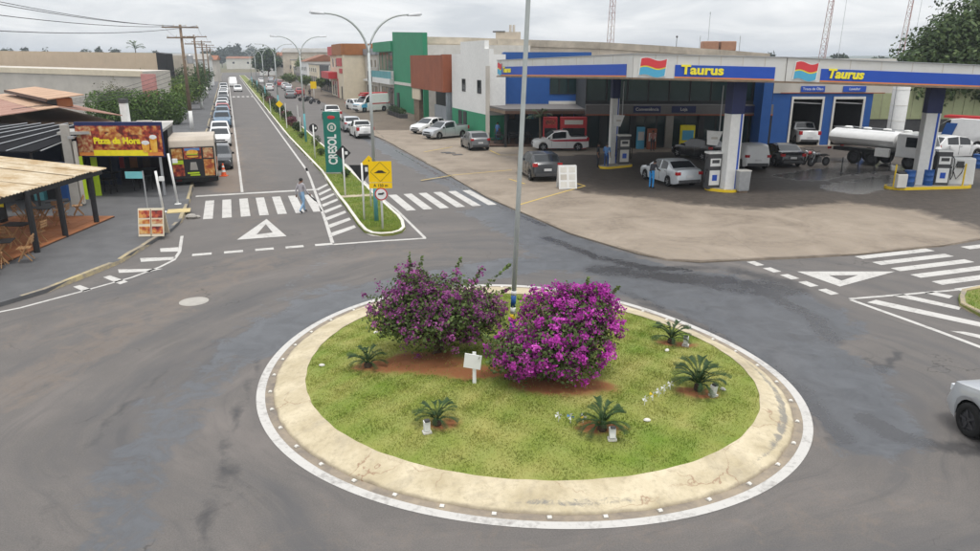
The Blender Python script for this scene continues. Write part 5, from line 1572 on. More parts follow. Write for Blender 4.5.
# ================================================================== PEOPLE
def person(loc, rz, label, pose, cloth, h=1.72, extra=None):
    """skinned skeleton turned into one continuous body; faces take skin or clothing by the nearest bone"""
    J = dict(pelvis=(0, 0, .95), spine=(0, .01, 1.15), chest=(0, .0, 1.36), neck=(0, 0, 1.47), head=(.01, 0, 1.57), crown=(.01, 0, 1.68),
             hipL=(0, .10, .92), hipR=(0, -.10, .92), kneeL=(.02, .11, .50), kneeR=(.02, -.11, .50), ankL=(0, .11, .09), ankR=(0, -.11, .09), toeL=(.17, .12, .04), toeR=(.17, -.12, .04),
             shL=(0, .18, 1.40), shR=(0, -.18, 1.40), elL=(-.02, .24, 1.12), elR=(-.02, -.24, 1.12), wrL=(.06, .24, .86), wrR=(.06, -.24, .86))
    J.update(pose)
    Rd = dict(pelvis=.135, spine=.125, chest=.14, neck=.055, head=.085, crown=.075, hipL=.095, hipR=.095, kneeL=.062, kneeR=.062, ankL=.045, ankR=.045, toeL=.04, toeR=.04,
              shL=.065, shR=.065, elL=.045, elR=.045, wrL=.032, wrR=.032)
    E = [('pelvis', 'spine'), ('spine', 'chest'), ('chest', 'neck'), ('neck', 'head'), ('head', 'crown'), ('pelvis', 'hipL'), ('pelvis', 'hipR'), ('hipL', 'kneeL'), ('hipR', 'kneeR'), ('kneeL', 'ankL'), ('kneeR', 'ankR'),
         ('ankL', 'toeL'), ('ankR', 'toeR'), ('chest', 'shL'), ('chest', 'shR'), ('shL', 'elL'), ('shR', 'elR'), ('elL', 'wrL'), ('elR', 'wrR')]
    reg = {}
    for s in 'LR':
        w_, e_ = Vector(J['wr' + s]), Vector(J['el' + s])
        d = (w_ - e_).normalized()
        side = Vector((1, 0, 0)) if abs(d.x) < .8 else Vector((0, 0, 1))
        side = (side - d * side.dot(d)).normalized(); nn = d.cross(side)
        pal = w_ + d * .06
        J['pal' + s] = tuple(pal); Rd['pal' + s] = .034; E.append(('wr' + s, 'pal' + s))
        for k, (o, L_) in enumerate([(-.027, .065), (-.009, .078), (.009, .074), (.027, .058)]):
            a_, b_ = pal + d * .035 + side * o, pal + d * (.035 + L_ * .7) + side * o * 1.2 + nn * .012
            J['f%d%s' % (k, s)] = tuple(a_); J['t%d%s' % (k, s)] = tuple(b_)
            Rd['f%d%s' % (k, s)] = .010; Rd['t%d%s' % (k, s)] = .008
            E += [('pal' + s, 'f%d%s' % (k, s)), ('f%d%s' % (k, s), 't%d%s' % (k, s))]
        th = w_ + d * .04 + side * .045
        J['th' + s] = tuple(th); Rd['th' + s] = .012; E.append(('wr' + s, 'th' + s))
        tt = th + d * .04 + side * .012
        J['tt' + s] = tuple(tt); Rd['tt' + s] = .009; E.append(('th' + s, 'tt' + s))
    names = list(J)
    me = bpy.data.meshes.new('person')
    me.from_pydata([J[k] for k in names], [(names.index(a), names.index(b)) for a, b in E], [])
    o = bpy.data.objects.new('tmp_person', me); COL.objects.link(o)
    sk = o.modifiers.new('skin', 'SKIN'); sk.use_smooth_shade = True
    for i, k in enumerate(names):
        sv = me.skin_vertices[0].data[i]; sv.radius = (Rd[k], Rd[k]); sv.use_root = (k == 'pelvis')
    sb = o.modifiers.new('sub', 'SUBSURF'); sb.levels = 1; sb.render_levels = 1
    dg = bpy.context.evaluated_depsgraph_get(); dg.update()
    m2 = bpy.data.meshes.new_from_object(o.evaluated_get(dg))
    bpy.data.objects.remove(o, do_unlink=True)
    # clothes
    def region(a, b):
        if b in ('crown', 'head', 'neck') or b[:2] in ('pa', 'th', 'tt') or b[0] in 'ft' and b[1] in '0123': return 2
        if b in ('toeL', 'toeR'): return 3
        if b.startswith(('hip', 'knee', 'ank')): return 1
        if b.startswith('wr'): return 0 if cloth.get('sleeves') else 2
        return 0
    segs = [(Vector(J[a]), Vector(J[b]), region(a, b)) for a, b in E]
    for m_ in (cloth['top'], cloth['legs'], M('skin'), cloth.get('shoes', M('dark'))): m2.materials.append(m_)
    for f in m2.polygons:
        c = f.center; best, bi = 1e9, 0
        for a, b, r_ in segs:
            d = b - a; t_ = max(0, min(1, (c - a).dot(d) / d.length_squared)); q = (c - a - d * t_).length - (.08 if r_ == 0 and not cloth.get('sleeves') else 0) * 0
            if q < best: best, bi = q, r_
        if bi == 0 and c.z < J['pelvis'][2] - .04 and abs(c.y) < .22: bi = 1
        f.material_index = bi
    m2.polygons.foreach_set('use_smooth', [True] * len(m2.polygons))
    p = link('person', m2, None, loc, (0, 0, rz), (h / 1.76,) * 3)
    tag(p, label, 'person')
    hd = Vector(J['head'])
    q = MB(); q.ball((hd.x - .012, hd.y, hd.z + .055), (.098, .090, .088), 12); q.build('hair', cloth.get('hair', M('hair')), p, smooth=True)
    q = MB()
    for s in (-1, 1): q.ball((hd.x + .082, hd.y + s * .032, hd.z + .018), .012, 6)
    q.build('eyes', M('dark'), p)
    q = MB(); q.box((hd.x + .092, hd.y, hd.z - .012), (.03, .022, .04), top=(.5, .6)); q.build('nose', M('skin'), p)
    q = MB(); q.box((hd.x + .080, hd.y, hd.z - .048), (.012, .045, .010)); q.build('mouth', M('red'), p)
    q = MB(); q.ball((hd.x, hd.y + .088, hd.z), (.022, .012, .03), 6); q.build('ear', M('skin'), p); q = MB(); q.ball((hd.x, hd.y - .088, hd.z), (.022, .012, .03), 6); q.build('ear', M('skin'), p)
    return p
CL = dict(grey=mat('grey_sweatshirt', (0.36, 0.34, 0.36), .9, .1, 8), jeans=mat('light_jeans', (0.22, 0.36, 0.52), .9, .15, 8), blue=mat('blue_uniform', (0.10, 0.22, 0.45), .9, .1, 8), darkb=mat('dark_clothes', (0.03, 0.032, 0.04), .9, .2, 8),
          bright=mat('bright_blue_trousers', (0.03, 0.24, 0.55), .9, .1, 8), navy=mat('navy_trousers', (0.03, 0.07, 0.2), .9, .1, 8), khaki=mat('khaki', (0.25, 0.2, 0.12), .9, .1, 8))
walk = dict(kneeL=(.16, .10, .52), ankL=(.20, .10, .10), toeL=(.36, .11, .05), kneeR=(.0, -.10, .50), ankR=(-.26, -.10, .16), toeR=(-.12, -.11, .05),
            elL=(-.10, .25, 1.14), wrL=(-.10, .27, .90), elR=(.05, -.25, 1.13), wrR=(.22, -.28, .93), head=(.03, 0, 1.57), crown=(.03, 0, 1.68))
walker = person(g(303, 213), R(55), 'man in grey sweatshirt and pale jeans walking over the crosswalk', walk, dict(top=CL['grey'], legs=CL['jeans'], sleeves=True, shoes=M('dark')))
pw = walker.matrix_world
bag = thing('umbrella', 'dark folded umbrella held by the man on the crosswalk', 'umbrella', g(303, 213))
wp = Matrix.Rotation(R(55), 4, 'Z') @ (Vector((.26, -.29, .84)) * (1.72 / 1.76))
wd = Matrix.Rotation(R(55) - R(40), 4, 'Z') @ Vector((.30, -.24, -.26))
q = MB(); q.tube([wp - wd * .25, wp + wd * .15, wp + wd * .75, wp + wd], [.014, .028, .045, .012], 8); q.build('folded_canopy', M('dark'), bag, smooth=True)
q = MB(); q.tube([wp - wd * .25, wp - wd * .42], .012, 6); q.build('handle', M('dark'), bag)
person(g(606, 168.5, .063), R(60), 'attendant in light blue uniform standing by the left pillar', dict(elL=(.06, .25, 1.14), wrL=(.26, .20, 1.05)), dict(top=CL['blue'], legs=CL['navy']))
person(g(597.5, 168, .063), R(-20), 'person in dark clothes beside the blue uniformed attendant', {}, dict(top=CL['darkb'], legs=CL['darkb']), 1.7)
person(g(651, 188.5, .063), R(40), 'person in dark shirt and bright blue trousers leaning towards the silver sedan',
       dict(chest=(.12, 0, 1.33), neck=(.18, 0, 1.42), head=(.23, 0, 1.50), crown=(.26, 0, 1.60), shL=(.12, .18, 1.36), shR=(.12, -.18, 1.36), elL=(.22, .24, 1.12), wrL=(.42, .2, 1.05), elR=(.22, -.24, 1.12), wrR=(.42, -.2, 1.05)), dict(top=CL['darkb'], legs=CL['bright'], sleeves=True), 1.68)
person(Vector((xat(493, 64, 0), 64, .16)), R(-90), 'person in dark blue shirt standing on the deck', {}, dict(top=CL['navy'], legs=CL['darkb']), 1.7)
person(Vector((xat(497.5, 63.2, 0), 63.2, .16)), R(-120), 'person in blue standing at the deck entrance', {}, dict(top=CL['blue'], legs=CL['navy']), 1.66)
person(g(310, 98), R(120), 'person in dark clothes by the far row of motorcycles', {}, dict(top=CL['darkb'], legs=CL['darkb']), 1.75)
person(Vector((xat(652, 56.8, 0), 56.8, .063)), R(-90), 'person in pinkish shirt at the shop entrance', {}, dict(top=mat('pink_shirt', (.45, .2, .17), .9), legs=CL['darkb']), 1.65)

# ================================================================== TEXT
def text(body, size, parent, loc, rot, m, name='lettering', bold=.02, width=None, align='CENTER', ext=.004, shear=0.0, spacing=1.0):
    cu = bpy.data.curves.new('t', 'FONT'); cu.body = body; cu.size = size; cu.align_x = align; cu.align_y = 'CENTER'
    cu.offset = bold * size; cu.extrude = ext; cu.resolution_u = 3; cu.shear = shear; cu.space_character = spacing
    o = bpy.data.objects.new('t', cu); COL.objects.link(o)
    dg = bpy.context.evaluated_depsgraph_get(); dg.update()
    me = bpy.data.meshes.new_from_object(o.evaluated_get(dg))
    w_ = o.dimensions.x
    bpy.data.objects.remove(o, do_unlink=True)
    me.materials.clear(); me.materials.append(m)
    t = link(name, me, parent, loc, rot)
    if width and w_ > 0: t.scale = (width / w_, 1, 1)
    return t
FACE = (R(90), 0, 0)           # upright, read from the south

# ================================================================== STREET FURNITURE
# tall pole on the island, leaning a little
PB = gl(511.5, 338)
pl = thing('pole', 'tall slim grey pole with blue and yellow bands rising from the traffic island', 'pole', PB - Vector((0, 0, .05)))
lean = Vector((.31, 0, 8.3))
def on(z): return lean * (z / 8.3)
MB().tube([on(0), on(4), on(8.3), on(11.5)], [.058, .054, .050, .046], 12).build('shaft', M('polegrey'), pl, smooth=True)
for z0, z1, m in ((.15, .50, 'blue'), (.50, .68, 'yellow'), (.68, .85, 'white'), (.85, 1.15, 'blue'), (1.15, 1.26, 'white')):
    MB().tube([on(z0), on(z1)], [.062, .062], 12).build('painted_band', M(m), pl, smooth=True)
MB().lathe([(.16, .02), (.16, .06), (.09, .08)], 14).build('base_flange', M('metalgrey'), pl)

# double-armed lamp posts in the median
def lamp_post(loc, label, h=8.65, reach=1.75):
    t = thing('street_lamp', label, 'street lamp', loc, STA, 'double armed street lamps')
    MB().tube([(0, 0, -.02), (0, 0, 2.4)], [.095, .085], 10).build('painted_foot', M('teal'), t, smooth=True)
    MB().tube([(0, 0, 2.4), (0, 0, 7.4)], [.075, .055], 10).build('shaft', M('polegrey'), t, smooth=True)
    for s in (-1, 1):
        pts = []
        for k in range(11):
            u = k / 10
            pts.append((s * reach * (u ** 1.5), 0, 7.1 + (h - 7.1) * (1 - (1 - u) ** 2.1)))
        arm = MB().tube(pts, [.055 - .022 * k / 10 for k in range(11)], 8).build('arm', M('polegrey'), t, smooth=True)
        q = MB(); q.box((s * (reach + .25), 0, h + .02), (.62, .24, .09), top=(.85, .7), ry=-s * .10); q.build('lamp_head', M('metalgrey'), t, bevel=.02)
        q = MB(); q.box((s * (reach + .28), 0, h - .035), (.42, .18, .02)); q.build('lens', M('headlight'), t)
lamp_post(W(5.62, 31.2, .1), 'double armed street lamp nearest the roundabout, behind the yellow sign')
lamp_post(Vector((*W(5.85, 64.5).xy, .1)), 'double armed street lamp second from the roundabout')
lamp_post(Vector((*W(5.85, 99).xy, .1)), 'double armed street lamp third from the roundabout')
lamp_post(Vector((*W(5.85, 134).xy, .1)), 'double armed street lamp fourth from the roundabout')
lamp_post(Vector((*W(5.85, 169).xy, .1)), 'double armed street lamp fifth from the roundabout')
lamp_post(Vector((*W(5.85, 204).xy, .1)), 'farthest double armed street lamp')

# green totem
TB = g(334.8, 173.5, .1)
tt = thing('totem_sign', 'tall green totem sign with white vertical lettering in the median', 'sign', TB, R(3))
q = MB(); q.box((0, 0, 1.9), (1.02, .22, 3.8)); q.build('panel', M('greenpanel'), tt, bevel=.02)
q = MB(); q.box((0, 0, .04), (1.15, .4, .10)); q.build('base', M('concrete'), tt)
text('CRESOL', .74, tt, (0.0, -.118, 1.50), (R(90), R(-90), 0), M('white'), bold=.03, width=1.85)
q = MB(); q.lathe([(.27, -.128), (.27, -.112)], 24, axis='y'); em = q.build('emblem', M('offwhite'), tt, loc=(0, 0, 2.86))
q = MB(); q.lathe([(.19, -.134), (.19, -.127)], 20, axis='y'); q.build('emblem_ring', M('greenpanel'), em)
q = MB()
for k in range(3): q.box((-.06 + .06 * k, -.136, -.02 + .03 * (k % 2)), (.04, .01, .22))
q.m = 0; q.build('emblem_bars', M('offwhite'), em)
q = MB(); q.ball((0, -.12, 3.46), (.24, .012, .11), 14); q.build('red_badge', M('red'), tt)

# traffic signs: post, plate
def post(t, h, r=.035, m='white', x=0, y=0, z0=-.03):
    return MB().tube([(x, y, z0), (x, y, h)], r, 8).build('post', M(m), t, smooth=True)
def plate(t, pts, m, y=-.05, th=.012, name='plate'):
    q = MB(); q.extrude_y(pts, y - th / 2, y + th / 2); return q.build(name, M(m), t)
def disc(t, z, r, m, y, name='plate', x=0, th=.012, n=28):
    return plate(t, [(x + r * math.cos(2 * math.pi * k / n), z + r * math.sin(2 * math.pi * k / n)) for k in range(n)], m, y, th, name)
def diamond(t, z, r, m, y, name='plate', x=0, th=.012):
    return plate(t, [(x - r, z), (x, z - r), (x + r, z), (x, z + r)], m, y, th, name)
MZ = .1
t = thing('road_sign', 'yellow speed bump warning sign over a round restriction sign on a white post', 'road sign', g(382.8, 229.5, MZ), R(4))
hp = hgt(g(382.8, 229.5, MZ), 161)
zt = lambda py: hgt(g(382.8, 229.5, MZ), py) - MZ
post(t, zt(162), .045)
z1_, z0_ = zt(161), zt(188); zs = zt(182)
pp = plate(t, [(-.47, zs), (.47, zs), (.47, z1_), (-.47, z1_)], 'signyellow', -.065)
zc_ = (zs + z1_) / 2
q = MB()
dd = .40
for a_, b_ in (((-dd, 0), (0, -dd)), ((0, -dd), (dd, 0)), ((dd, 0), (0, dd)), ((0, dd), (-dd, 0))):
    mx_, mz_ = (a_[0] + b_[0]) / 2, (a_[1] + b_[1]) / 2; ang = math.atan2(b_[1] - a_[1], b_[0] - a_[0])
    q.box((mx_, -.074, zc_ + mz_), (.55, .004, .014), ry=-ang)
q.build('diamond_outline', M('dark'), pp)
q = MB(); q.extrude_y([(-.26, zc_ - .05), (.26, zc_ - .05), (.17, zc_), (.08, zc_ + .06), (-.08, zc_ + .06), (-.17, zc_)], -.078, -.072); q.build('bump_symbol', M('dark'), pp)
p2 = plate(t, [(-.47, z0_), (.47, z0_), (.47, zs - .02), (-.47, zs - .02)], 'signyellow', -.065, name='text_plate')
text('A 150 m', .17, p2, (0, -.075, (z0_ + zs) / 2 - .01), FACE, M('dark'), bold=.01)
zr = zt(193.8)
dr = disc(t, zr, .265, 'red', -.07); disc(dr, zr, .215, 'white', -.078, 'face')
q = MB(); q.box((-.02, -.088, zr + .01), (.20, .006, .07)); q.box((.09, -.088, zr + .04), (.08, .006, .06)); q.build('truck_symbol', M('dark'), dr)
t = thing('road_sign', 'black back of a triangular give way sign on a white post', 'road sign', g(364.5, 220, MZ), R(4))
zt2 = lambda py: hgt(g(364.5, 220, MZ), py) - MZ
post(t, zt2(163), .042)
pl_ = plate(t, [(-.56, zt2(165)), (0, zt2(183)), (.56, zt2(165))], 'dark', .045)
q = MB(); q.box((.19, .034, zt2(169.5)), (.13, .006, .2)); q.build('sticker', M('white'), pl_)
t = thing('road_sign', 'black back of a diamond sign on a white post beside the green totem', 'road sign', g(345.4, 196, MZ), R(4))
zt3 = lambda py: hgt(g(345.4, 196, MZ), py) - MZ
post(t, zt3(148), .042)
dd_ = diamond(t, zt3(153), .40, 'dark', .045); q = MB(); q.box((.17, .034, zt3(153)), (.14, .006, .16)); q.build('sticker', M('white'), dd_)
t = thing('road_sign', 'yellow diamond pedestrian warning sign half hidden behind the speed bump sign', 'road sign', g(371.2, 206.5, MZ), R(4))
zt4 = lambda py: hgt(g(371.2, 206.5, MZ), py) - MZ
post(t, zt4(158), .04)
dd_ = diamond(t, zt4(164), .42, 'signyellow', -.05)
q = MB(); q.ball((0, -.062, zt4(160.5)), (.035, .006, .035), 8); q.box((0, -.062, zt4(164)), (.06, .006, .18)); q.box((-.05, -.062, zt4(167)), (.03, .006, .16), ry=.4); q.box((.05, -.062, zt4(167)), (.03, .006, .16), ry=-.4); q.build('walker_symbol', M('dark'), dd_)
t = thing('road_sign', 'black back of a round sign on a white post behind the green totem', 'road sign', g(315.3, 158.5, MZ), R(4))
zt5 = lambda py: hgt(g(315.3, 158.5, MZ), py) - MZ
post(t, zt5(125), .045)
dd_ = disc(t, zt5(128), .30, 'dark', .05); q = MB(); q.box((.16, .04, zt5(128)), (.14, .006, .14)); q.build('sticker', M('white'), dd_)
t = thing('road_sign', 'yellow diamond sign far down the median', 'road sign', W(5.3, 88, MZ), R(8)); post(t, 2.3, .05); diamond(t, 1.9, .42, 'signyellow', -.06)
t = thing('road_sign', 'yellow sign in front of the clipped trees across the avenue', 'road sign', W(13.9, 132, 0), R(8)); post(t, 3.0, .05); plate(t, [(-.5, 2.0), (.5, 2.0), (.5, 3.2), (-.5, 3.2)], 'signyellow', -.06)
# plain white marker posts in the median
for i, (px, py, ty) in enumerate([(287, 128, 103), (298.5, 122, 105), (301, 134, 117), (271, 115, 98), (264, 106, 93)]):
    p_ = g(px, py, MZ); t = thing('marker_post', 'thin white marker post in the median, %s' % ('second nearest of the plain ones', 'on the far kerb', 'nearest of the plain ones', 'fourth along', 'farthest one')[i], 'post', p_, 0, 'white marker posts')
    MB().tube([(0, 0, -.03), (0, 0, hgt(p_, ty) - MZ - .1)], .04, 8).build('shaft', M('white'), t); MB().tube([(0, 0, hgt(p_, ty) - MZ - .1), (0, 0, hgt(p_, ty) - MZ)], .045, 8).build('cap', M('offwhite'), t)
# small white sign in front of the bushes
p_ = gl(474, 383)
t = thing('garden_sign', 'small blank white board on a white stake in front of the bougainvilleas', 'sign', p_, R(-8))
zz = lambda py: hgt(p_, py) - p_.z
q = MB(); q.box((.01, 0, zz(352) / 2 - .05), (.075, .03, zz(352) + .1)); q.build('stake', M('white'), t)
q = MB(); q.box((-.02, -.028, (zz(354) + zz(368)) / 2), (.36, .02, zz(354) - zz(368)), ry=.12); q.build('board', M('white'), t)
# garden spotlights
def spot(px, py, label, rz, bent=0.0):
    p_ = gl(px, py); t = thing('garden_spotlight', label, 'spotlight', p_, rz, 'garden spotlights')
    q = MB(); q.box((0, 0, .02), (.16, .13, .04)); q.build('base', M('offwhite'), t)
    q = MB(); q.box((0, 0, .15), (.11, .10, .20), top=(1.1, 1.1), rx=-.2 + bent); q.build('housing', M('white'), t, bevel=.01)
    q = MB(); q.box((.0, -.03, .27), (.09, .09, .04), rx=-.3 + bent); q.build('lens', M('darkgrey'), t)
spot(427, 433, 'white garden spotlight beside the front left sago palm', R(20), .2)
spot(612, 440, 'white garden spotlight in front of the middle sago palm', 0)
spot(713, 396, 'white garden spotlight right of the largest sago palm', R(30), .3)
spot(685.5, 346, 'white garden spotlight beside the sago palm at the far rim', R(-20))
# little flower ornaments and pots on the lawn
MT['flowerblue'] = mat('ornament_blue', (.12, .25, .5), .5)
for i, (px, py, c) in enumerate([(558.5, 422, 'white'), (570.5, 423, 'flowerblue'), (583, 422.5, 'yellow'), (644.5, 405, 'white'), (652.5, 401, 'yellow'), (658.5, 397.5, 'white'), (664, 394, 'white'), (670, 390, 'white')]):
    p_ = gl(px, py)
    t = thing('pinwheel', 'small %s pinwheel stuck in the lawn, %s' % ({'white': 'white', 'flowerblue': 'blue', 'yellow': 'yellow'}[c], ('left of the front row of three', 'middle of the front row of three', 'right of the front row of three', 'first of the right row', 'second of the right row', 'third of the right row', 'fourth of the right row', 'last of the right row')[i]), 'pinwheel', p_, random.uniform(-.5, .5), 'pinwheels on the lawn')
    MB().tube([(0, 0, -.02), (0, 0, .15)], .006, 5).build('stick', M('white'), t)
    for k in range(4):
        a = k * math.pi / 2 + i
        q = MB(); q.add([(0, -.012, .15), (math.cos(a) * .075, -.012, .15 + math.sin(a) * .075), (math.cos(a + .8) * .07, -.035, .15 + math.sin(a + .8) * .07)], [(0, 1, 2)]); q.build('vane', M(c if k % 2 else 'white'), t)
for i, (px, py, lab) in enumerate([(647, 421, 'pale stone lying on the lawn right of the middle sago palm'), (667, 351, 'pale stone in red soil below the far sago palm'), (723, 390, 'pale pebble right of the largest sago palm'), (322, 366, 'pale rubble near the left rim of the lawn'), (376, 333, 'white stone at the left foot of the dusky bougainvillea')]):
    p_ = gl(px, py); m_ = MB(); m_.ball((0, 0, .02), (.075, .05, .035), 7)
    o = m_.build('stone', M('offwhite'), None, loc=p_, rz=i); tag(o, lab, 'stone')

# utility poles down the left pavement, wires
def utility_pole(loc, label, h=10.0, detail=True):
    t = thing('utility_pole', label, 'utility pole', loc, STA, 'utility poles along the avenue')
    MB().tube([(0, 0, -.02), (0, 0, 1.9)], [.20, .19], 10).build('white_foot', M('white'), t, smooth=True)
    MB().tube([(0, 0, 1.9), (0, 0, h)], [.185, .12], 10).build('shaft', M('wood'), t, smooth=True)
    for z, L_ in ((h - .25, 3.3), (h - 1.2, 2.6)):
        q = MB(); q.box((0, -.16, z), (L_, .10, .13)); ca = q.build('crossarm', M('wood'), t)
        for k in (-.46, -.16, .16, .46):
            MB().lathe([(.035, 0), (.06, .05), (.03, .10), (.05, .15), (.02, .19)], 8).build('insulator', M('offwhite'), ca, loc=(L_ * k, -.16, z + .06))
    if detail:
        MB().lathe([(.28, 0), (.30, .05), (.30, .75), (.22, .85)], 14).build('transformer', M('metalgrey'), t, loc=(.55, -.1, h - 3.6))
        q = MB(); q.box((.3, -.1, h - 3.2), (.5, .08, .08)); q.build('bracket', M('metalgrey'), t)
UP = [Vector((*W(-3.85, s).xy, .13)) for s in (79, 112, 146, 182, 220)]
for i, p_ in enumerate(UP):
    utility_pole(p_, ('nearest utility pole with double crossarms and white painted foot', 'second utility pole along the left row of parked cars', 'third utility pole along the left row of parked cars', 'fourth utility pole on the left pavement', 'farthest utility pole on the left pavement')[i], detail=i == 0)
OFF = Vector((-25.5, 30, .13))
utility_pole(OFF, 'utility pole outside the left edge of the photograph', 10.5, False)
def wire(a, b, sag, name='wire', r=.012, label='', grp='overhead wires'):
    pts = [a.lerp(b, k / 14) - Vector((0, 0, sag * 4 * (k / 14) * (1 - k / 14))) for k in range(15)]
    o = MB().tube(pts, r, 4).build(name, M('dark')); tag(o, label, 'wire', grp); return o
ax = Vector((math.cos(STA), math.sin(STA), 0))
for i in range(4):
    k = (-.46, -.16, .16, .46)[i]
    for z, L_ in ((9.95, 3.3),):
        a = UP[0] + ax * L_ * k + Vector((0, 0, z - .05)) - Vector((0, .16, 0))
        b = OFF + ax * L_ * k + Vector((0, 0, (10.8, 10.3, 9.3, 8.2)[i]))
        wire(a, b, .5, r=.02, label='overhead wire leaving the nearest pole to the left, %s' % ('outer left', 'inner left', 'inner right', 'outer right')[i])
        for j in range(len(UP) - 1):
            if i in (0, 3):
                wire(UP[j] + ax * L_ * k + Vector((0, 0, z)), UP[j + 1] + ax * L_ * k + Vector((0, 0, z)), .6, r=.012, label='overhead wire between the %s poles along the avenue, %s side' % (('first two', 'second and third', 'third and fourth', 'last two')[j], 'left' if i == 0 else 'right'))
for i in range(4):
    wire(UP[0] + Vector((0, 0, 6.2 - i * .45)), Vector((-30.5 + i * .8, 47 - i * .5, 3.9 + .1 * i)), .5, r=.016, label='service wire from the nearest pole down to the bar roof, %s' % ('topmost', 'second', 'third', 'lowest')[i], grp='service wires')

# left corner: street name sign, white posts, menu board, cone
p_ = g(151, 232, .13)
t = thing('street_name_sign', 'slim post with a small teal street name plate on the left corner', 'street sign', p_, R(0)); zz = lambda py: hgt(p_, py) - .13
MB().tube([(0, 0, -.03), (0, 0, zz(171))], .03, 8).build('post', M('metalgrey'), t)
q = MB(); q.box((-.36, 0, zz(175)), (.72, .02, .28)); q.build('name_plate', mat('teal_plate', (.16, .45, .47), .5), t)
for i, (b_, tp, lab) in enumerate([((163.5, 212), 171, 'white steel post left of the pair near the food trailer'), ((178, 204), 153.5, 'taller white steel post with a foot plate beside the food trailer')]):
    p_ = g(*b_, .13); t = thing('white_post', lab, 'post', p_, 0, 'white posts on the corner'); zz = hgt(p_, tp) - .13
    o = MB().tube([(0, 0, -.02), (-.12 - .05 * i, 0, zz)], .055, 10).build('shaft', M('white'), t, smooth=True)
    MB().lathe([(.16, -.02), (.16, .02), (.06, .03)], 12).build('foot_plate', M('white'), t)
    q = MB(); q.box((.12, -.02, zz - .35 - .0 * i), (.22, .10, .20)); q.build('switch_box', M('white'), t)
p_ = g(154.5, 235, .13)
t = thing('menu_board', 'folding menu board with red and yellow food pictures on the left corner', 'sign', p_, R(4))
def foodmat(name, a, b, c, sc=9):
    m, nt, bs = _nt(name); N, L = nt.nodes, nt.links
    geo = N.new('ShaderNodeTexCoord'); v = N.new('ShaderNodeTexNoise'); v.inputs['Scale'].default_value = sc; v.inputs['Detail'].default_value = 4
    L.new(geo.outputs['Object'], v.inputs['Vector'])
    r = N.new('ShaderNodeValToRGB'); e = r.color_ramp.elements
    e[0].position = .40; e[0].color = (*a, 1); e[1].position = .66; e[1].color = (*c, 1); k = e.new(.52); k.color = (*b, 1)
    L.new(v.outputs['Fac'], r.inputs[0]); L.new(r.outputs[0], bs.inputs['Base Color']); bs.inputs['Roughness'].default_value = .45
    return m
MT['foodred'] = foodmat('print_red', (.10, .012, .01), (.36, .04, .02), (.58, .28, .07), 4)
MT['foodwarm'] = foodmat('print_warm', (.30, .05, .015), (.50, .20, .04), (.62, .44, .18), 4)
MT['foodpizza'] = foodmat('print_pizza', (.30, .05, .02), (.45, .22, .10), (.55, .42, .22), 6)
MT['lime'] = mat('print_lime', (.45, .62, .02), .5); MT['lemon'] = mat('print_lemon', (.85, .72, .02), .5)
MT['amber'] = foodmat('print_beer', (.62, .26, .02), (.75, .38, .04), (.8, .5, .1), 3)
zz = hgt(p_, 208) - .13
for s in (-1, 1):
    q = MB(); q.box((0, s * .17, zz / 2), (1.0, .03, zz), rx=s * .26); bd = q.build('board', M('cream'), t)
    if s < 0:
        for (x_, z_, w_, h_, m) in ((-.25, .86, .42, .30, 'foodred'), (.25, .86, .42, .30, 'foodred'), (-.25, .58, .42, .18, 'foodwarm'), (.25, .58, .42, .18, 'foodpizza'), (-.25, .26, .42, .30, 'foodwarm'), (.25, .26, .42, .30, 'foodred')):
            zq = z_ * zz / 1.08
            q = MB(); q.box((x_, -.17 - .022 + (zq - zz / 2) * math.tan(.26), zq), (w_, .008, h_), rx=-.26); q.build('menu_picture', M(m), bd)
        q = MB(); q.box((0, -.19, zz / 2), (.03, .012, zz * .98), rx=-.26); q.build('middle_strut', M('wood'), bd)
p_ = g(224, 176)
t = thing('traffic_cone', 'orange and white traffic cone beside the food trailer', 'traffic cone', p_)
MT['coneorange'] = mat('cone_orange', (.75, .12, .03), .5)
q = MB(); q.box((0, 0, .02), (.42, .42, .04)); q.build('base', M('coneorange'), t)
def cone_seg(a, b, m, nm):
    f = lambda z: .16 - .125 * z / .75
    MB().lathe([(f(a), a + .04), (f(b), b + .04)], 16).build(nm, M(m), t, smooth='angle')
cone_seg(0, .22, 'coneorange', 'cone_body'); cone_seg(.22, .36, 'white', 'white_band'); cone_seg(.36, .50, 'coneorange', 'cone_body'); cone_seg(.50, .62, 'white', 'white_band'); cone_seg(.62, .75, 'coneorange', 'cone_tip')
# tactile ramp and rubble at the crossing
m_ = MB(); a = g(184, 203, .13)
m_.box((0, 0, .012), (1.0, .9, .03)); o = m_.build('kerb_ramp', mat('ramp_yellow', (.50, .40, .2), .9, .2, 4), None, loc=g(179, 211, .13), rz=STA); tag(o, kind='structure')
# notice board on the forecourt
p_ = g(566.5, 188, .063); zz = hgt(p_, 165) - .06
t = thing('notice_board', 'white folding notice board with pasted sheets beside the dark hatchback', 'sign', p_, R(8))
for s in (-1, 1):
    q = MB(); q.box((0, s * .22, zz / 2), (1.02, .025, zz), rx=s * .22); bd = q.build('panel', M('white'), t)
    if s < 0:
        for k in range(6):
            z_ = .25 + .4 * (k // 2)
            q = MB(); q.box((-.24 + .48 * (k % 2), -.22 - .018 + (z_ - zz / 2) * math.tan(.22), z_), (.36, .006, .30), rx=-.22); q.build('pasted_sheet', M('offwhite') if k != 2 else M('greywall'), bd)
# drain cover plates on the forecourt
for i, (px, py) in enumerate([(446, 152.6), (450.5, 153.2), (457.5, 154.8)]):
    m_ = MB(); m_.box((0, 0, .012), (.75, .5, .03)); o = m_.build('drain_cover', M('darkgrey'), None, loc=g(px, py, .063), rz=.3); tag(o, 'dark drain cover on the concrete, %s of three' % ('left', 'middle', 'right')[i], 'drain cover', 'drain covers')
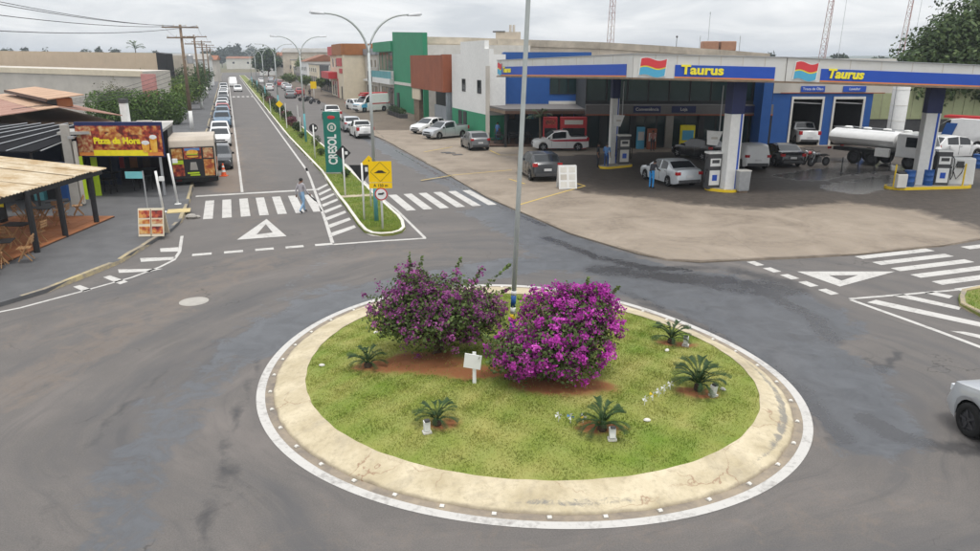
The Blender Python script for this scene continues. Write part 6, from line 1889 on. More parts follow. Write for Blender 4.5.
# ================================================================== PETROL STATION
def win(parent, c, w, h, axis='y', out=-1, frame='white', pane='shopglass', fw=.06, name='window', depth=.05):
    """window as part: frame bars, pane as sub-part; c = centre on the wall face, axis = wall normal"""
    x, y, z = c
    q = MB()
    o = out * depth / 2
    for dx, dz, sx, sz in ((0, h / 2, w + fw, fw), (0, -h / 2, w + fw, fw), (-w / 2, 0, fw, h - fw), (w / 2, 0, fw, h - fw)):
        if axis == 'y': q.box((x + dx, y + o, z + dz), (sx, depth, sz))
        else: q.box((x + o, y + dx, z + dz), (depth, sx, sz))
    f = q.build(name, M(frame), parent)
    q = MB()
    if axis == 'y': q.box((x, y + out * .012, z), (w - fw, .02, h - fw))
    else: q.box((x + out * .012, y, z), (.02, w - fw, h - fw))
    q.build('pane', M(pane), f)
    return f
def at(px, Y, row): return xat(px, Y, hgt((0, Y), row))
def cz(px, Y, row): return hgt((0, Y), row)

st = thing('canopy', 'large petrol station canopy with white and blue fascia on white pillars', 'canopy', (0, 0, 0))
CN = []
for px, Y, rb, rt in ((497, 54.0, 76.6, 60.2), (633, 37.8, 78.6, 53.8), (786, 37.3, 82.4, 57.2), (1060, 38.9, 91, 68.5)):
    zb, zt_ = hgt((0, Y), rb), hgt((0, Y), rt)
    CN.append((Vector((xat(px, Y, (zb + zt_) / 2), Y, 0)), zb, zt_))
MT['fasciawhite'] = mat('fascia_white', (.60, .60, .58), .5, .08, .8, col2=(.50, .48, .43), thr=(.45, .75))
def fpt(i, u, v, off):
    (a, b0, t0), (b, b1, t1) = CN[i], CN[i + 1]
    d = (b - a).normalized(); nrm = Vector((d.y, -d.x, 0))
    p = a.lerp(b, u) + nrm * off
    zb, zt_ = b0 + (b1 - b0) * u, t0 + (t1 - t0) * u
    return Vector((p.x, p.y, zb + (zt_ - zb) * v))
def strip(i, u0, u1, v0, v1, off, th, m, name, parent):
    P_ = [fpt(i, u0, v0, off), fpt(i, u1, v0, off), fpt(i, u1, v1, off), fpt(i, u0, v1, off)]
    Q_ = [fpt(i, u0, v0, off - th), fpt(i, u1, v0, off - th), fpt(i, u1, v1, off - th), fpt(i, u0, v1, off - th)]
    q = MB(); q.add(P_ + Q_, [(0, 1, 2, 3), (7, 6, 5, 4), (1, 0, 4, 5), (2, 1, 5, 6), (3, 2, 6, 7), (0, 3, 7, 4)])
    return q.build(name, m, parent)
def uof(i, px):
    """where along segment i a pixel column falls"""
    best = min(range(401), key=lambda k: abs(490 + FPX * fpt(i, k / 400, .5, 0).x / (fpt(i, k / 400, .5, 0).y * CT + (CAMH - fpt(i, k / 400, .5, 0).z) * ST) - px))
    return best / 400
MT['bandgrad'] = M('bandblue')
for i in range(3):
    f = strip(i, 0.002, .998, 0, 1, 0, .3, M('fasciawhite'), 'fascia', st)
    a_, b_ = ((uof(0, 500), uof(0, 627)), (uof(1, 675), uof(1, 775)), (uof(2, 821), .995))[i]
    strip(i, a_, b_, .13, .60, .03, .028, M('bandblue'), 'blue_band', f)
    strip(i, a_, b_, .075, .128, .036, .034, M('orange'), 'orange_line', f)
    strip(i, .0, 1, -.02, .05, .05, .048, M('wood'), 'drip_edge', f)
    strip(i, 0, 1, .985, 1.02, .05, .34, M('metalgrey'), 'cap', f)
    # panel joints of the white sheet
    for k in range(1, 9 if i != 1 else 7):
        u = k / (9 if i != 1 else 7)
        strip(i, u, u + .0025 * (1 if i != 1 else 2), .62, .98, .006, .005, M('greywall'), 'panel_joint', f)
def seg_rot(i):
    d = (CN[i + 1][0] - CN[i][0]); return math.atan2(d.y, d.x)
def seg_slope(i):
    d = (CN[i + 1][0] - CN[i][0]).length; return math.atan2((CN[i + 1][1] - CN[i][1] + CN[i + 1][2] - CN[i][2]) / 2, d)
MT['tyellow'] = mat('letter_yellow', (.86, .74, .04), .45, .04, 3)
for i, (pa, pb, w_) in enumerate(((503.5, 511.5, None), (681, 724, None), (827, 863, None))):
    ua, ub = uof(i, pa), uof(i, pb)
    p0, p1 = fpt(i, ua, .40, .045), fpt(i, ub, .40, .045)
    rot = Matrix.Rotation(seg_rot(i), 4, 'Z') @ Matrix.Rotation(-math.atan2(p1.z - p0.z, (p1 - p0).xy.length), 4, 'Y') @ Matrix.Rotation(R(90), 4, 'X')
    text('Taurus', .62 if i else .5, st, (p0 + p1) / 2, rot.to_euler(), M('tyellow'), bold=.035, width=(p1 - p0).length, ext=.03, shear=.15 if i == 2 else 0)
# flag emblems: red over a thin yellow line over blue
def wave_logo(i, pa, pb, vlo=.08, vhi=.86):
    ua, ub = uof(i, pa), uof(i, pb)
    base = None
    for j, (v0, v1, m) in enumerate(((-.04, 1.04, 'white'), (.53, 1.0, 'redlogo'), (.46, .52, 'lemon'), (0, .45, 'skyblue'))):
        V, F = [], []
        n = 14
        e = .05 if j == 0 else 0
        off = .03 if j == 0 else .05
        for k in range(n + 1):
            t = k / n
            w_ = .075 * math.sin(t * math.pi * 2 + .3)
            uu = ua + (ub - ua) * (t * (1 + 2 * e) - e)
            for v in (v0, v1):
                V.append(fpt(i, uu + (ub - ua) * .06 * (v - .5), vlo + (vhi - vlo) * (v * .86 + .07 + w_), off))
        F = [(2 * k, 2 * k + 2, 2 * k + 3, 2 * k + 1) for k in range(n)]
        q = MB(); q.add(V, F)
        o = q.build('flag_emblem' if j == 0 else ('', 'red_wave', 'yellow_line', 'blue_wave')[j], M(m), base or st)
        if j == 0: base = o
MT['redlogo'] = mat('logo_red', (.62, .05, .06), .45, .05, 3)
wave_logo(0, 498.3, 502.0); wave_logo(1, 640, 665.5); wave_logo(2, 794.5, 817)
# roof sheet and soffit; unseen rear left extended to the shop to block light
back = [Vector((CN[3][0].x, 46.0, 0)), Vector((20.4, 46.2, 0)), Vector((20.6, 58.2, 0)), Vector((CN[0][0].x + 4.0, 58.4, 0))]
poly = [c[0] for c in CN] + back
q = MB()
zs_ = [c[1] + .10 for c in CN] + [5.6, 5.8, 5.8, 5.7]; zt2_ = [c[2] - .12 for c in CN] + [6.5, 6.6, 6.7, 6.7]
ctr = Vector((14, 46, 0))
pin = [(p + (ctr - p).normalized() * .32) for p in poly]
q.prism([(p.x, p.y) for p in pin], zs_, zs_)if False else None
V = [(p.x, p.y, z) for p, z in zip(pin, zs_)] + [(p.x, p.y, z) for p, z in zip(pin, zt2_)]
n_ = len(pin)
q.add(V, [tuple(range(n_ - 1, -1, -1)), tuple(range(n_, 2 * n_))] + [(i, (i + 1) % n_, n_ + (i + 1) % n_, n_ + i) for i in range(n_)])
q.build('roof', mat('canopy_soffit', (.07, .07, .075), .8, .15, 1), st)
# pillars
def pillar(px, py, wpx, rz, ztop, zwhite):
    p = g(px, py, .05); w_ = wpx / FPX * (p.y * CT + ST * CAMH)
    t = MB(); t.box((0, 0, zwhite / 2), (w_, w_, zwhite)); pr = t.build('pillar', M('white'), st, loc=(p.x, p.y, .05), rz=rz, bevel=.03)
    t = MB(); t.box((0, 0, (zwhite + ztop) / 2), (w_ * 1.01, w_ * 1.01, ztop - zwhite)); t.build('pillar_top', M('deepblue'), pr)
    t = MB(); t.box((w_ * .32, -w_ / 2 - .004, zwhite / 2), (w_ * .14, .008, zwhite)); t.build('blue_stripe', M('bandblue'), pr)
    t = MB(); t.box((w_ / 2 + .004, -w_ * .1, zwhite / 2), (.008, w_ * .2, zwhite)); t.build('blue_stripe', M('bandblue'), pr)
    if py > 170:
        text('S10', .26, pr, (-w_ * .12, -w_ / 2 - .006, 1.15), (R(90), R(-90), 0), M('offwhite'), name='pillar_lettering', ext=.002) if False else None
    return p
P1 = pillar(612, 163.5, 7.5, R(8), 5.9, 4.4); P2 = pillar(727, 191, 13.5, R(12), 6.0, 4.15); P3 = pillar(919, 187, 13, R(-12), 5.7, 4.1)
# pump islands
def island(px0, py0, px1, py1, w_, label, tip='yellow'):
    a, b = g(px0, py0, .06), g(px1, py1, .06)
    d = (b - a); L_ = d.length
    t = thing('pump_island', label, 'kerb island', (a + b) / 2, math.atan2(d.y, d.x))
    n = 8
    prof = [(L_ / 2 - w_ / 2 + math.cos(k * math.pi / n - math.pi / 2) * w_ / 2, math.sin(k * math.pi / n - math.pi / 2) * w_ / 2) for k in range(n + 1)]
    prof += [(-p[0], -p[1]) for p in prof]
    q = MB(); q.prism(prof, -.01, .14); q.build('yellow_rim', M(tip), t)
    q = MB(); q.prism([(p[0] * .96, p[1] * .82) for p in prof], .13, .165); q.build('concrete_top', M('concrete'), t)
island(705, 188.5, 738, 192, 1.2, 'yellow rimmed pump island under the middle pillar')
island(600, 168.5, 630, 165.5, 1.1, 'yellow rimmed pump island at the left pillar')
island(886, 188.5, 968, 186.5, 1.3, 'long yellow pump island under the right pillar', 'yellow')
def pump(px, py, rz, label, body='darkgrey', face='white'):
    p = g(px, py, .2)
    t = thing('fuel_pump', label, 'fuel pump', p - Vector((0, 0, .04)), rz, 'fuel pumps')
    q = MB(); q.box((0, 0, .95), (.75, .5, 1.9)); q.build('cabinet', M(body), t, bevel=.03)
    q = MB(); q.box((0, -.262, 1.45), (.60, .03, .42)); d_ = q.build('display', M(face), t)
    q = MB(); q.box((0, -.282, 1.50), (.42, .01, .18)); q.build('screen', M('darkgrey'), d_)
    q = MB(); q.box((0, -.262, .62), (.60, .03, .80)); q.build('front_panel', M(face), t)
    q = MB(); q.box((0, -.284, .62), (.28, .012, .32)); q.build('blue_mark', M('bandblue'), t)
    for s in (-1, 1):
        MB().tube([(s * .4, -.05, 1.75), (s * .56, -.1, 1.5), (s * .58, -.12, .6), (s * .5, -.12, .35), (s * .44, -.1, .95)], .022, 6).build('hose', M('black'), t, smooth=True)
        q = MB(); q.box((s * .42, -.1, 1.05), (.06, .2, .12)); q.build('nozzle', M('dark'), t)
    q = MB(); q.box((0, 0, 1.96), (.82, .56, .10)); q.build('top_cover', M(face), t)
pump(711, 187.5, R(12), 'fuel pump left of the middle pillar, near the silver sedan')
pump(622.5, 164, R(10), 'fuel pump right of the left pillar', 'darkgrey', 'offwhite')
pump(938.5, 185, R(-8), 'fuel pump right of the right pillar', 'darkgrey', 'white')
p = g(957.5, 184, .2)
t = thing('diesel_tank', 'squat white dispensing tank with hose on the right pump island', 'tank', p, R(-8)); q = MB(); q.box((0, 0, .75), (1.35, .7, 1.5), top=(.92, .9)); q.build('tank_body', M('white'), t, bevel=.08)
MB().tube([(-.4, -.4, 1.2), (-.55, -.42, .8), (-.35, -.45, .35), (-.1, -.42, .7), (.0, -.38, 1.1)], .025, 6).build('hose', M('black'), t, smooth=True)
q = MB(); q.box((-.2, -.36, 1.15), (.35, .06, .35)); q.build('meter', M('darkgrey'), t)
def drum(p, label, m='blue'):
    t = thing('oil_drum', label, 'drum', p); MB().lathe([(.28, 0), (.29, .02), (.28, .28), (.295, .30), (.28, .32), (.28, .58), (.295, .60), (.28, .62), (.28, .88), (.29, .90)], 20).build('shell', M(m), t, smooth='angle')
    MB().lathe([(.26, .88), (.26, .885)], 18).build('lid', M(m), t); MB().lathe([(.03, .885), (.03, .90)], 8).build('bung', M('dark'), t, loc=(.15, 0, 0))
drum(g(908, 186.5, .19), 'blue drum left of the right pillar'); drum(g(926.5, 185.5, .19), 'blue drum right of the right pillar'); drum(g(976, 168, .063), 'blue drum at the right edge behind the pumps')
q = MB(); p = g(899.5, 187.5, .2)
t = thing('water_can', 'white and black jerrycan box on the right pump island', 'box', p); q.box((0, 0, .38), (.55, .4, .76)); q.build('box_body', M('offwhite'), t, bevel=.04); q = MB(); q.box((0, 0, .80), (.4, .3, .08)); q.build('lid', M('dark'), t)
for i, (px, py) in enumerate([(893, 188), (966.5, 185.5), (962, 187)]):
    p = g(px, py, .15); t = thing('guard_post', 'yellow guard post on the right pump island, ' + ('left end', 'right end', 'second from the right end')[i], 'post', p, 0, 'yellow guard posts')
    MB().tube([(0, 0, -.02), (0, 0, 1.25)], .045, 8).build('shaft', M('yellow'), t); MB().tube([(0, 0, 1.25), (0, 0, 1.3)], [.05, .03], 8).build('cap', M('yellow'), t)
# bin by the middle pillar
p = g(741, 192, .063); t = thing('waste_bin', 'grey metal waste bin right of the middle pillar', 'waste bin', p, R(12))
q = MB(); q.box((0, 0, .62), (.62, .5, 1.05), top=(1.1, 1.1)); q.build('bin_body', M('metalgrey'), t, bevel=.02); q = MB(); q.box((0, 0, .05), (.5, .42, .1)); q.build('foot', M('wood'), t); q = MB(); q.box((0, 0, 1.18), (.70, .58, .05)); q.build('rim', M('offwhite'), t)
# tilted price boards hanging near the pillars
for i, (px, Y, r0, r1, w_, lab) in enumerate([(619, 49.4, 114.5, 126.5, 11, 'white slanted price board by the left pillar'), (715, 41.5, 130.5, 145.5, 15, 'white slanted price board left of the middle pillar')]):
    zt_, zb_ = hgt((0, Y), r0), hgt((0, Y), r1); ww = w_ / FPX * Y
    t = thing('price_board', lab, 'sign', (xat(px, Y, zt_), Y, 0), R(-6), 'slanted price boards')
    q = MB(); q.extrude_y([(-ww / 2, zt_), (ww / 2, zt_ - .05), (ww / 2 - .25, zb_), (-ww / 2 + .05, zb_ + .05)], -.03, .03); b_ = q.build('board', M('white'), t)
    q = MB(); q.box((0, -.034, (zt_ + zb_) / 2), (ww * .4, .006, .12)); q.build('figures', M('greywall'), b_)
    MB().tube([(ww * .3, .05, zt_ - .1), (ww * .3, .05, 5.55)], .03, 6).build('hanger', M('metalgrey'), t)
# posts with cable in front of the tanker
for i, (px, py) in enumerate([(841, 173), (857, 173.5), (873.5, 172.5), (889, 171)]):
    p = g(px, py, .063); t = thing('bollard', 'black slim bollard in front of the tanker, %s' % ('leftmost', 'second from the left', 'third from the left', 'rightmost')[i], 'bollard', p, 0, 'bollards before the tanker')
    MB().tube([(0, 0, 0), (0, 0, 1.0)], .035, 8).build('shaft', M('dark'), t); MB().lathe([(.15, 0), (.15, .03), (.05, .06)], 10).build('base', M('dark'), t)

# ---- shop behind the pumps
YS = 59.0
shop = thing('shop', 'dark glazed station shop with grey sign band under the canopy', 'building', (0, 0, 0))
x0, x1 = xat(584, YS, 0), xat(768, YS, 0)
q = MB(); q.box(((x0 + x1) / 2, YS + 4.2, 3.4), (x1 - x0, 8, 6.8)); q.build('wall', mat('shop_wall', (.045, .05, .055), .8), shop)
zb_, zt_ = hgt((0, YS), 115), hgt((0, YS), 104.5)
q = MB(); q.box(((x0 + x1) / 2, YS + .05, (zb_ + zt_) / 2), (x1 - x0, .5, zt_ - zb_)); band = q.build('sign_band', mat('shop_band', (.15, .145, .145), .7), shop)
q = MB(); q.box(((x0 + x1) / 2, YS - .23, zb_ + .03), (x1 - x0, .08, .10)); q.build('band_edge', M('rust'), band)
for (pa, pb, tx) in ((633, 660, 'Conveniência'), (671, 695, 'Loja'), (742, 762, '')):
    xa, xb = xat(pa, YS, 3), xat(pb, YS, 3)
    q = MB(); q.box(((xa + xb) / 2, YS - .22, (zb_ + zt_) / 2 + .05), (xb - xa, .04, (zt_ - zb_) * .62)); sp_ = q.build('sign_plate', M('deepblue'), shop)
    if tx: text(tx, .34, sp_, ((xa + xb) / 2, YS - .25, (zb_ + zt_) / 2 + .05), FACE, M('offwhite'), name='sign_lettering', bold=.01)
# ground floor: piers, glass between them
for k, px in enumerate((584.5, 603, 632, 668.5, 700, 730, 767)):
    xx = xat(px, YS, 1); q = MB(); q.box((xx, YS + .05, zb_ / 2), (.45 if k not in (1, 3) else .6, .3, zb_)); q.build('pier', M('concrete') if k in (3,) else M('dark'), shop)
edges = [xat(px, YS, 1) for px in (586, 602, 604.5, 617, 631, 634, 645, 656, 667, 671, 685, 699, 702, 715, 729, 732, 748, 765)]
for a_, b_ in zip(edges[:-1], edges[1:]):
    if b_ - a_ > .5: win(shop, ((a_ + b_) / 2, YS + .19, zb_ / 2 + .05), b_ - a_ - .06, zb_ - .25, frame='dark', name='shop_window')
for k in range(9):
    a_ = x0 + (x1 - x0) * k / 9; b_ = x0 + (x1 - x0) * (k + 1) / 9
    win(shop, ((a_ + b_) / 2, YS + .19, 4.9), b_ - a_ - .08, 2.3, frame='dark', name='upper_window')
# stands and goods in front of the shop
for i, (px, w_, h_, m, m2, lab) in enumerate([(687, 1.1, 1.9, 'lemon', 'skyblue', 'yellow and blue advertising stand in front of the shop'), (652.5, .7, 1.6, 'rust', 'offwhite', 'brown goods shelf by the shop door'), (642, .6, 1.7, 'skyblue', 'offwhite', 'bluish ice freezer by the shop door')]):
    t = thing('display_stand', lab, 'display stand', (xat(px, 57.8, 1), 57.8 + .3 * i, .063)); q = MB(); q.box((0, 0, h_ / 2), (w_, .4, h_)); q.build('cabinet', M(m), t, bevel=.02)
    q = MB(); q.box((0, -.21, h_ * .6), (w_ * .8, .03, h_ * .4)); q.build('poster', M(m2), t)
# ---- blue wall, deck and pergola on the left
YB = 66.0
bl = thing('blue_shop', 'bright blue shop front with a white band behind the wooden deck', 'building', (0, 0, 0))
xa, xb = xat(503, YB, 4), xat(590, YB, 4)
q = MB(); q.box(((xa + xb) / 2, YB + 4, hgt((0, YB), 52) / 2), (xb - xa, 8, hgt((0, YB), 52))); q.build('wall', M('blue'), bl)
zq0, zq1 = hgt((0, YB), 108), hgt((0, YB), 101)
q = MB(); q.box(((xat(549, YB, 4) + xb) / 2, YB - .06, (zq0 + zq1) / 2), (xb - xat(549, YB, 4), .12, zq1 - zq0)); q.build('white_band', M('offwhite'), bl)
for k in range(4):
    a_, b_ = xat(550 + 9 * k, YB, 4), xat(558.5 + 9 * k, YB, 4)
    win(bl, ((a_ + b_) / 2, YB, 5.0), b_ - a_, 2.0, frame='dark', name='upper_window')
q = MB(); q.box((xat(525, YB, 1.5), YB - .06, 1.6), (xat(545, YB, 1) - xat(504, YB, 1), .12, 3.0)); q.build('dark_front', mat('dark_teal_wall', (.012, .035, .05), .6), bl)
for (px, m) in ((512, 'offwhite'), (531, 'skyblue')):
    q = MB(); q.box((xat(px, YB, 2), YB - .14, 2.1), (.45, .03, .55)); q.build('poster', M(m if m != 'offwhite' else 'wood'), bl)
for k in range(3):
    a_ = xat(550 + 12 * k, YB, 1); win(bl, (a_ + .5, YB, 1.6), .95, 2.6, frame='dark', name='shop_window')
dk = thing('wooden_deck', 'dark wooden deck with a flat pergola roof in front of the blue shop', 'deck', (0, 0, 0))
dx0, dx1, dy0, dy1 = xat(489, 59.5, 0), xat(541, 59.5, 0), 59.5, 65.5
q = MB(); q.box(((dx0 + dx1) / 2, (dy0 + dy1) / 2, .10), (dx1 - dx0 - .1, dy1 - dy0 - .1, .10)); q.build('frame', M('dark'), dk)
for k in range(24):
    y_ = dy0 + (dy1 - dy0) * (k + .5) / 24; q = MB(); q.box(((dx0 + dx1) / 2, y_, .17 + .002 * (k % 3)), (dx1 - dx0, (dy1 - dy0) / 24 - .02, .035)); q.build('plank', M('deck'), dk)
rx0, rx1 = xat(476, 68, 3), xat(590, 59, 3)
q = MB(); q.prism([(xat(505, 59.2, 3), 59.2), (rx1, 59.2), (rx1, 65.8), (xat(478, 68.5, 3), 68.5), (xat(475.5, 68.3, 3), 67.8)], 2.98, 3.12); q.build('pergola_roof', mat('roof_grey', (.14, .13, .125), .8), dk)
q = MB(); a, b = Vector((xat(505, 59.15, 3), 59.15, 2.95)), Vector((xat(475.5, 68, 3), 67.9, 2.95)); q.prism([(a.x, a.y), (a.x + .12, a.y + .1), (b.x + .12, b.y + .1), (b.x, b.y)], 2.72, 2.975); q.build('beam', M('wood'), dk)
q = MB(); q.box(((xat(505, 59.2, 3) + rx1) / 2, 59.14, 2.85), (rx1 - xat(505, 59.2, 3), .10, .24)); q.build('beam', M('deck'), dk)
for px, Y in ((479, 67), (505.5, 59.4), (545, 59.4), (588, 59.4)):
    q = MB(); q.box((xat(px, Y, 1), Y, 1.4), (.2, .2, 2.8)); q.build('post', M('dark'), dk)
# black plastic tables and chairs on the deck
def plastic_chair(p, rz, label):
    t = thing('chair', label, 'chair', p, rz, 'black chairs on the deck')
    q = MB(); q.box((0, 0, .44), (.44, .44, .035)); q.build('seat', M('dark'), t, bevel=.01)
    q = MB(); q.box((-.21, 0, .68), (.035, .42, .42), ry=-.15); q.build('backrest', M('dark'), t)
    for sx in (-1, 1):
        for sy in (-1, 1): q = MB(); q.box((sx * .19, sy * .19, .215), (.04, .04, .43)); q.build('leg', M('dark'), t)
def plastic_table(p, label):
    t = thing('table', label, 'table', p, 0, 'black tables on the deck')
    q = MB(); q.box((0, 0, .72), (.75, .75, .04)); q.build('table_top', M('dark'), t)
    for sx in (-1, 1):
        for sy in (-1, 1): q = MB(); q.box((sx * .32, sy * .32, .35), (.05, .05, .70)); q.build('leg', M('dark'), t)
for k, (px, Y) in enumerate([(499, 61), (513, 61), (528, 61)]):
    x_ = xat(px, Y, .7); o_ = ('left', 'middle', 'right')[k]
    plastic_table(Vector((x_, Y, .19)), 'black square table at the %s of the deck' % o_)
    plastic_chair(Vector((x_ - .6, Y, .19)), 0, 'black chair left of the %s deck table' % o_); plastic_chair(Vector((x_ + .6, Y, .19)), math.pi, 'black chair right of the %s deck table' % o_)
    plastic_chair(Vector((x_, Y + .65, .19)), R(-90), 'black chair behind the %s deck table' % o_)
# red drink coolers
for i, (px, w_) in enumerate(((550, 1.1), (573, 2.1))):
    t = thing('drink_cooler', ('narrow red drinks cooler at the deck end', 'wide red drinks cooler behind the striped pickup')[i], 'cooler', (xat(px, 58.4, 1.2), 58.4, .063)); q = MB(); q.box((0, 0, 1.25), (w_, .5, 2.5)); q.build('cabinet', M('red'), t, bevel=.03)
    q = MB(); q.box((0, -.26, 1.2), (w_ * .85, .03, .9)); q.build('glass_door', M('glass'), t); q = MB(); q.box((0, -.26, 2.1), (w_ * .7, .02, .35)); q.build('logo_panel', M('offwhite') if i else M('foodred'), t)
# ---- service bays
YV = 61.0
bay = thing('service_bays', 'blue workshop with two open service bays and light frames', 'building', (0, 0, 0))
def bx(a, b, z0, z1, m, name, parent=bay, y=YV, d=.3):
    xa, xb = xat(a, YV if y > 60 else y, 2), xat(b, YV if y > 60 else y, 2); q = MB(); q.box(((xa + xb) / 2, y + d / 2, (z0 + z1) / 2), (xb - xa, d, z1 - z0)); return q.build(name, M(m), parent)
zo = hgt((0, YV), 96.5)
for a_, b_ in ((769, 789), (821.5, 830.5), (862, 869.5)): bx(a_, b_, 0, zo, 'blue', 'pier')
bx(769, 869.5, zo, zo + .28, 'blue', 'lintel')
bx(769, 887, zo + .28, zo + 1.35, 'greywall', 'sign_band', y=YV - .08, d=.3)
bx(777, 880, zo + .26, zo + .33, 'rust', 'band_edge', y=YV - .12, d=.1)
bx(769, 887, zo + 1.35, 7.0, 'offwhite', 'upper_wall')
for a_, b_, tx in ((796.5, 820, 'Troca de Óleo'), (838, 860.5, 'Lavador')):
    o = bx(a_, b_, zo + .38, zo + .84, 'bandblue', 'sign_plate', y=YV - .16, d=.06)
    text(tx, .28, o, ((xat(a_, YV, 2) + xat(b_, YV, 2)) / 2, YV - .175, zo + .61), FACE, M('white'), name='sign_lettering', bold=.01)
for a_, b_ in ((789, 821.5), (830.5, 862)):
    xa, xb = xat(a_, YV, 2), xat(b_, YV, 2); q = MB()
    q.box((xa + .08, YV - .05, zo / 2), (.16, .1, zo)); q.build('door_frame', M('offwhite'), bay); q = MB(); q.box((xb - .08, YV - .05, zo / 2), (.16, .1, zo)); q.build('door_frame', M('offwhite'), bay); q = MB(); q.box(((xa + xb) / 2, YV - .05, zo - .1), (xb - xa - .33, .1, .2)); q.build('door_frame', M('offwhite'), bay)
    q = MB(); q.box(((xa + xb) / 2 + .4, YV + .6, zo - .55), (xb - xa + .4, .5, .08), ry=.05); q.build('roller_shutter', M('white'), bay)
xa, xb = xat(769, YV, 2), xat(869.5, YV, 2)
q = MB(); q.box(((xa + xb) / 2, YV + 9, 2.5), (xb - xa, .3, 5)); q.build('back_wall', M('darkgrey'), bay)
for x_ in (xa + .15, (xat(821.5, YV, 2) + xat(830.5, YV, 2)) / 2, xb - .15): q = MB(); q.box((x_, YV + 4.7, 2.5), (.28, 8.6, 5)); q.build('side_wall', M('darkgrey'), bay)
q = MB(); q.box(((xa + xb) / 2, YV + 4.7, 5.2), (xb - xa, 9, .3)); q.build('roof', M('metalgrey'), bay)
bx(760, 769.3, 0, 6.5, 'blue', 'corner_wall', y=57.2, d=4)
# fence panel and white silo to the right
fn = thing('sheet_fence', 'pale green corrugated sheet fence right of the service bays', 'fence', (0, 0, 0))
MT['palegreen'] = mat('pale_green_sheet', (.33, .36, .20), .7, .1, 2)
xa, xb = xat(871, 64, 3), xat(984, 64, 3)
nsh = 22
for k in range(nsh):
    x_ = xa + (xb - xa) * (k + .5) / nsh; q = MB(); q.box((x_, 64 + .04 * (k % 2), 3.4), ((xb - xa) / nsh - .02, .05, 2.9)); q.build('sheet', M('palegreen'), fn)
q = MB(); q.box(((xa + xb) / 2, 64.2, 1.0), (xb - xa, .2, 2.0)); q.build('base_wall', M('darkgrey'), fn)
sl = thing('silo', 'white upright cylinder tank beside the green fence', 'tank', (xat(896, 58.5, 2), 58.5, .05))
MB().lathe([(.62, 0), (.62, 5.2), (.5, 5.5), (.1, 5.65)], 24).build('shell', M('white'), sl, smooth='angle')
for k in range(4): MB().lathe([(.625, 1.0 + k * 1.2), (.64, 1.02 + k * 1.2), (.625, 1.04 + k * 1.2)], 24, caps=False).build('seam', M('offwhite'), sl)
MB().tube([(-.6, -.35, .3), (-.6, -.35, 5.2)], .03, 6).build('ladder_pipe', M('metalgrey'), sl)
# ---- long warehouse behind
wh = thing('warehouse', 'long beige warehouse with a weathered parapet behind the station', 'building', (0, 0, 0))
YW = 96.0
cols_ = [(421, 37.5), (470, 38.5), (497, 39.5), (540, 41), (600, 43), (660, 46.5), (720, 50.5), (770, 54.5)]
for (pa, ra_), (pb, rb_) in zip(cols_[:-1], cols_[1:]):
    za, zb2 = hgt((0, YW), ra_), hgt((0, YW), rb_)
    xa, xb = xat(pa, YW, za), xat(pb, YW, zb2)
    q = MB(); q.extrude_y([(xa, 0), (xb - .02, 0), (xb - .02, zb2), (xa, za)], YW, YW + 14); w_ = q.build('wall_panel', M('beige'), wh)
    q = MB(); q.extrude_y([(xa, za - .7), (xb - .02, zb2 - .7), (xb - .02, zb2 + .12), (xa, za + .12)], YW - .1, YW - .003); q.build('parapet_cap', mat('parapet_cap', (.42, .37, .30), .9, .3, .6), w_)
t = thing('water_tank', 'pair of brown tanks with rails on the warehouse roof', 'tank', (xat(718, 99, 8.3), 99, hgt((0, 99), 52)))
for s in (-1, 1): q = MB(); q.box((s * 1.15, 0, .75), (2.0, 1.5, 1.2)); q.build('tank_box', mat('tank_brown', (.30, .16, .10), .8), t, bevel=.1)
q = MB(); q.box((0, 0, .06), (4.8, 1.8, .12)); q.build('platform', M('concrete'), t)
for s in (-1, 1): MB().tube([(s * 2.6, -.6, -.6), (s * 2.6, -.6, 2.0)], .04, 5).build('rail_post', M('metalgrey'), t)
t = thing('rooftop_room', 'small beige rooftop room with vent pipes on the warehouse', 'building', (xat(508, 99, 9), 99, 9.2))
q = MB(); q.box((0, 0, .55), (3.2, 2, 1.1)); q.build('wall', M('beige'), t); q = MB(); q.box((-1.2, 0, 1.15), (1.6, 2.2, .12)); q.build('roof', M('darkgrey'), t)
for k in (.3, .75): MB().tube([(k, 0, 1.0), (k, 0, 2.0)], .16, 8).build('vent_pipe', M('greywall'), t)
t = thing('roof_mast', 'thin mast with a small head on the warehouse roof', 'mast', (xat(676, 98, 8), 98, 8.0)); MB().tube([(0, 0, 0), (0, 0, 1.6)], .04, 5).build('shaft', M('darkgrey'), t); MB().ball((0, 0, 1.7), .14, 8).build('head', M('darkgrey'), t)
# ---- lattice antenna masts
def lattice(px, Y, lean, w_, label, h=35):
    t = thing('antenna_tower', label, 'antenna tower', (xat(px, Y, 8), Y, 0), .4, 'antenna towers')
    for s in range(3):
        a = s * 2 * math.pi / 3
        q = MB(); q.tube([(math.cos(a) * w_, math.sin(a) * w_, 0), (math.cos(a) * w_ * .6 + lean, math.sin(a) * w_ * .6, h)], .09, 5); q.build('leg', M('towerred'), t)
    br = 16
    for k in range(br):
        z0, z1 = h * k / br, h * (k + 1) / br
        q = MB()
        for s in range(3):
            a, b = s * 2 * math.pi / 3, (s + 1) * 2 * math.pi / 3
            f = lambda z: w_ * (1 - .4 * z / h)
            q.tube([(math.cos(a) * f(z0) + lean * z0 / h, math.sin(a) * f(z0), z0), (math.cos(b) * f(z1) + lean * z1 / h, math.sin(b) * f(z1), z1)], .05, 4)
            q.tube([(math.cos(a) * f(z1) + lean * z1 / h, math.sin(a) * f(z1), z1), (math.cos(b) * f(z1) + lean * z1 / h, math.sin(b) * f(z1), z1)], .045, 4)
        tag(q.build('brace_bay', M('towerred') if (k // 3) % 2 else M('greywall'), t), kind='stuff')
MT['towerred'] = mat('faded_red_steel', (.30, .13, .11), .7, .2, .5)
